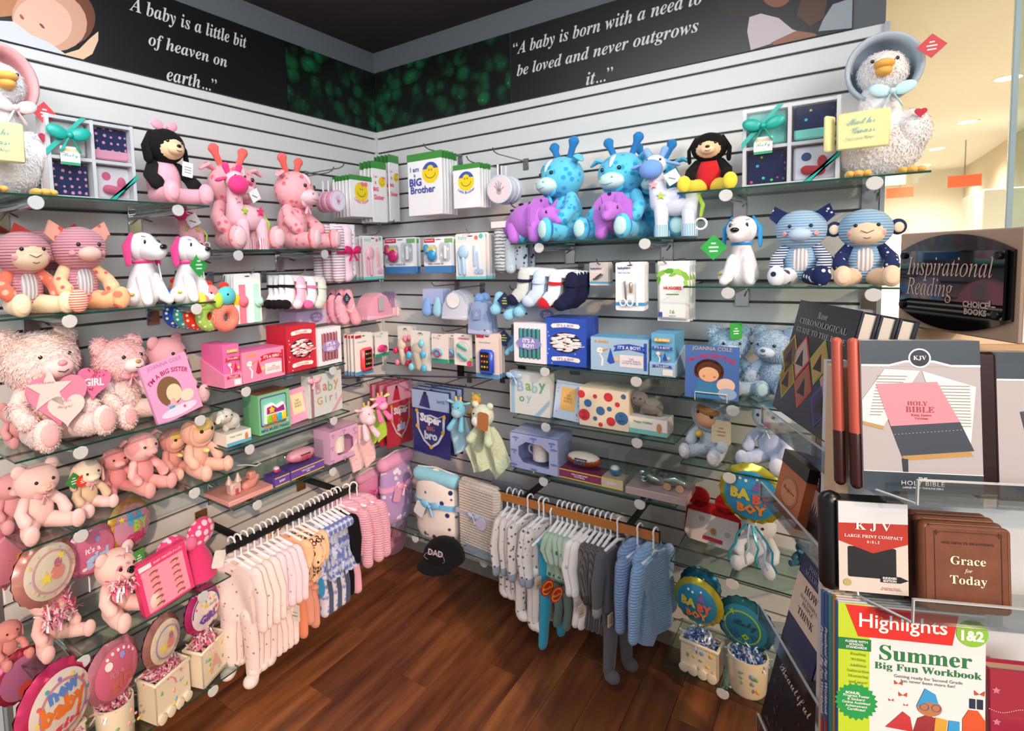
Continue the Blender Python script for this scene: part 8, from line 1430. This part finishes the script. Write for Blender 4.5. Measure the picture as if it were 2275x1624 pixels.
quote(tr, 'R', cR, [('“A baby is born with a need to', (1140, 100), (1560, 12), .066), ('be loved and never outgrows', (1148, 158), (1552, 62), .062), ('it...”', (1302, 178), (1362, 160), .052)])
# ================================================= corridor beyond
wm_ = plain('fff1d8', .5, emit=8)
for i, (x, y) in enumerate(((3.144, 4.554), (3.163, 6.64), (3.11, 8.76), (3.15, 2.45), (3.15, .4), (3.15, -1.8), (3.15, 10.8))):
    t = T('downlight', ('recessed round downlight nearest the glass post', 'recessed round downlight, second along the corridor', 'recessed round downlight, third along the corridor', 'recessed downlight above the glass post', 'recessed downlight beside the shop corner', 'recessed downlight over the book rack', 'farthest recessed corridor downlight')[i], 'ceiling light', (x, y, 3.0), 0, 'corridor downlights')
    P('lamp_disc', MB().lathe([(.001, -.006), (.085, -.006)], (0, 0, 0), 24), wm_, t); P('trim_ring', MB().lathe([(.085, 0), (.085, -.008), (.10, -.008), (.105, 0)], (0, 0, 0), 24), plain('eee6d8', .5), t)
    l = bpy.data.lights.new('downlight_lamp', 'SPOT'); l.energy = 340 if y > 1 else 50; l.color = (1, .94, .84); l.spot_size = 2.6; l.spot_blend = 1; l.shadow_soft_size = .08; o = bpy.data.objects.new('downlight_lamp', l); COL.objects.link(o); o.location = (x, y, 2.98)
# shop front glass post and far pale glass
P0 = hit(2258, 0, 1, .25); P1 = hit(2240, 480, 1, .25)
t = T('glass_post', 'pale upright edge of a frameless glass screen beside the corridor', 'glass screen', (P1.x, .25, 0)); P('glass_edge', MB().box((0, 0, 1.5), (.016, .02, 3.0), bv=.003), plain('b8ced4', .15, 0, .6), t, smooth=False); P('glass_pane', MB().box((.6, 0, 1.5), (1.2, .01, 2.99)), clear('e6eeec', .02, .8), t, smooth=False)
t = T('white_cabinet', 'pale panelled partition standing along the corridor wall', 'partition', (3.55, 7.2, 0)); P('panel', MB().box((0, 0, 1.1), (.5, 1.4, 2.2), bv=.01), plain('d8ddd8', .4), t, smooth=False)
t = T('lit_doorway', 'bright daylit doorway at the far end of the corridor', 'doorway', (2.72, 11.9, 0)); P('door_frame', MB().box((0, 0, 1.05), (.62, .05, 2.1)), plain('d8c8a8', .5), t, smooth=False); P('bright_opening', MB().box((0, -.04, 1.0), (.5, .02, 1.95)), plain('fff6e2', .5, emit=2.2), t, smooth=False)
for i, (x, y, lab) in enumerate(((2.75, 9.5, 'small red hanging sign far down the corridor'), (3.35, 8.2, 'red lit sign hanging nearer in the corridor'))):
    t = T('hanging_sign', lab, 'sign', (x, y, 2.45)); P('red_panel', MB().box((0, 0, 0), (.34, .03, .16)), plain('d8603c', .5, emit=.5), t, smooth=False); P('hanger_rod', MB().tube([(0, 0, .08), (0, 0, .55)], .006, 6), STEEL, t)
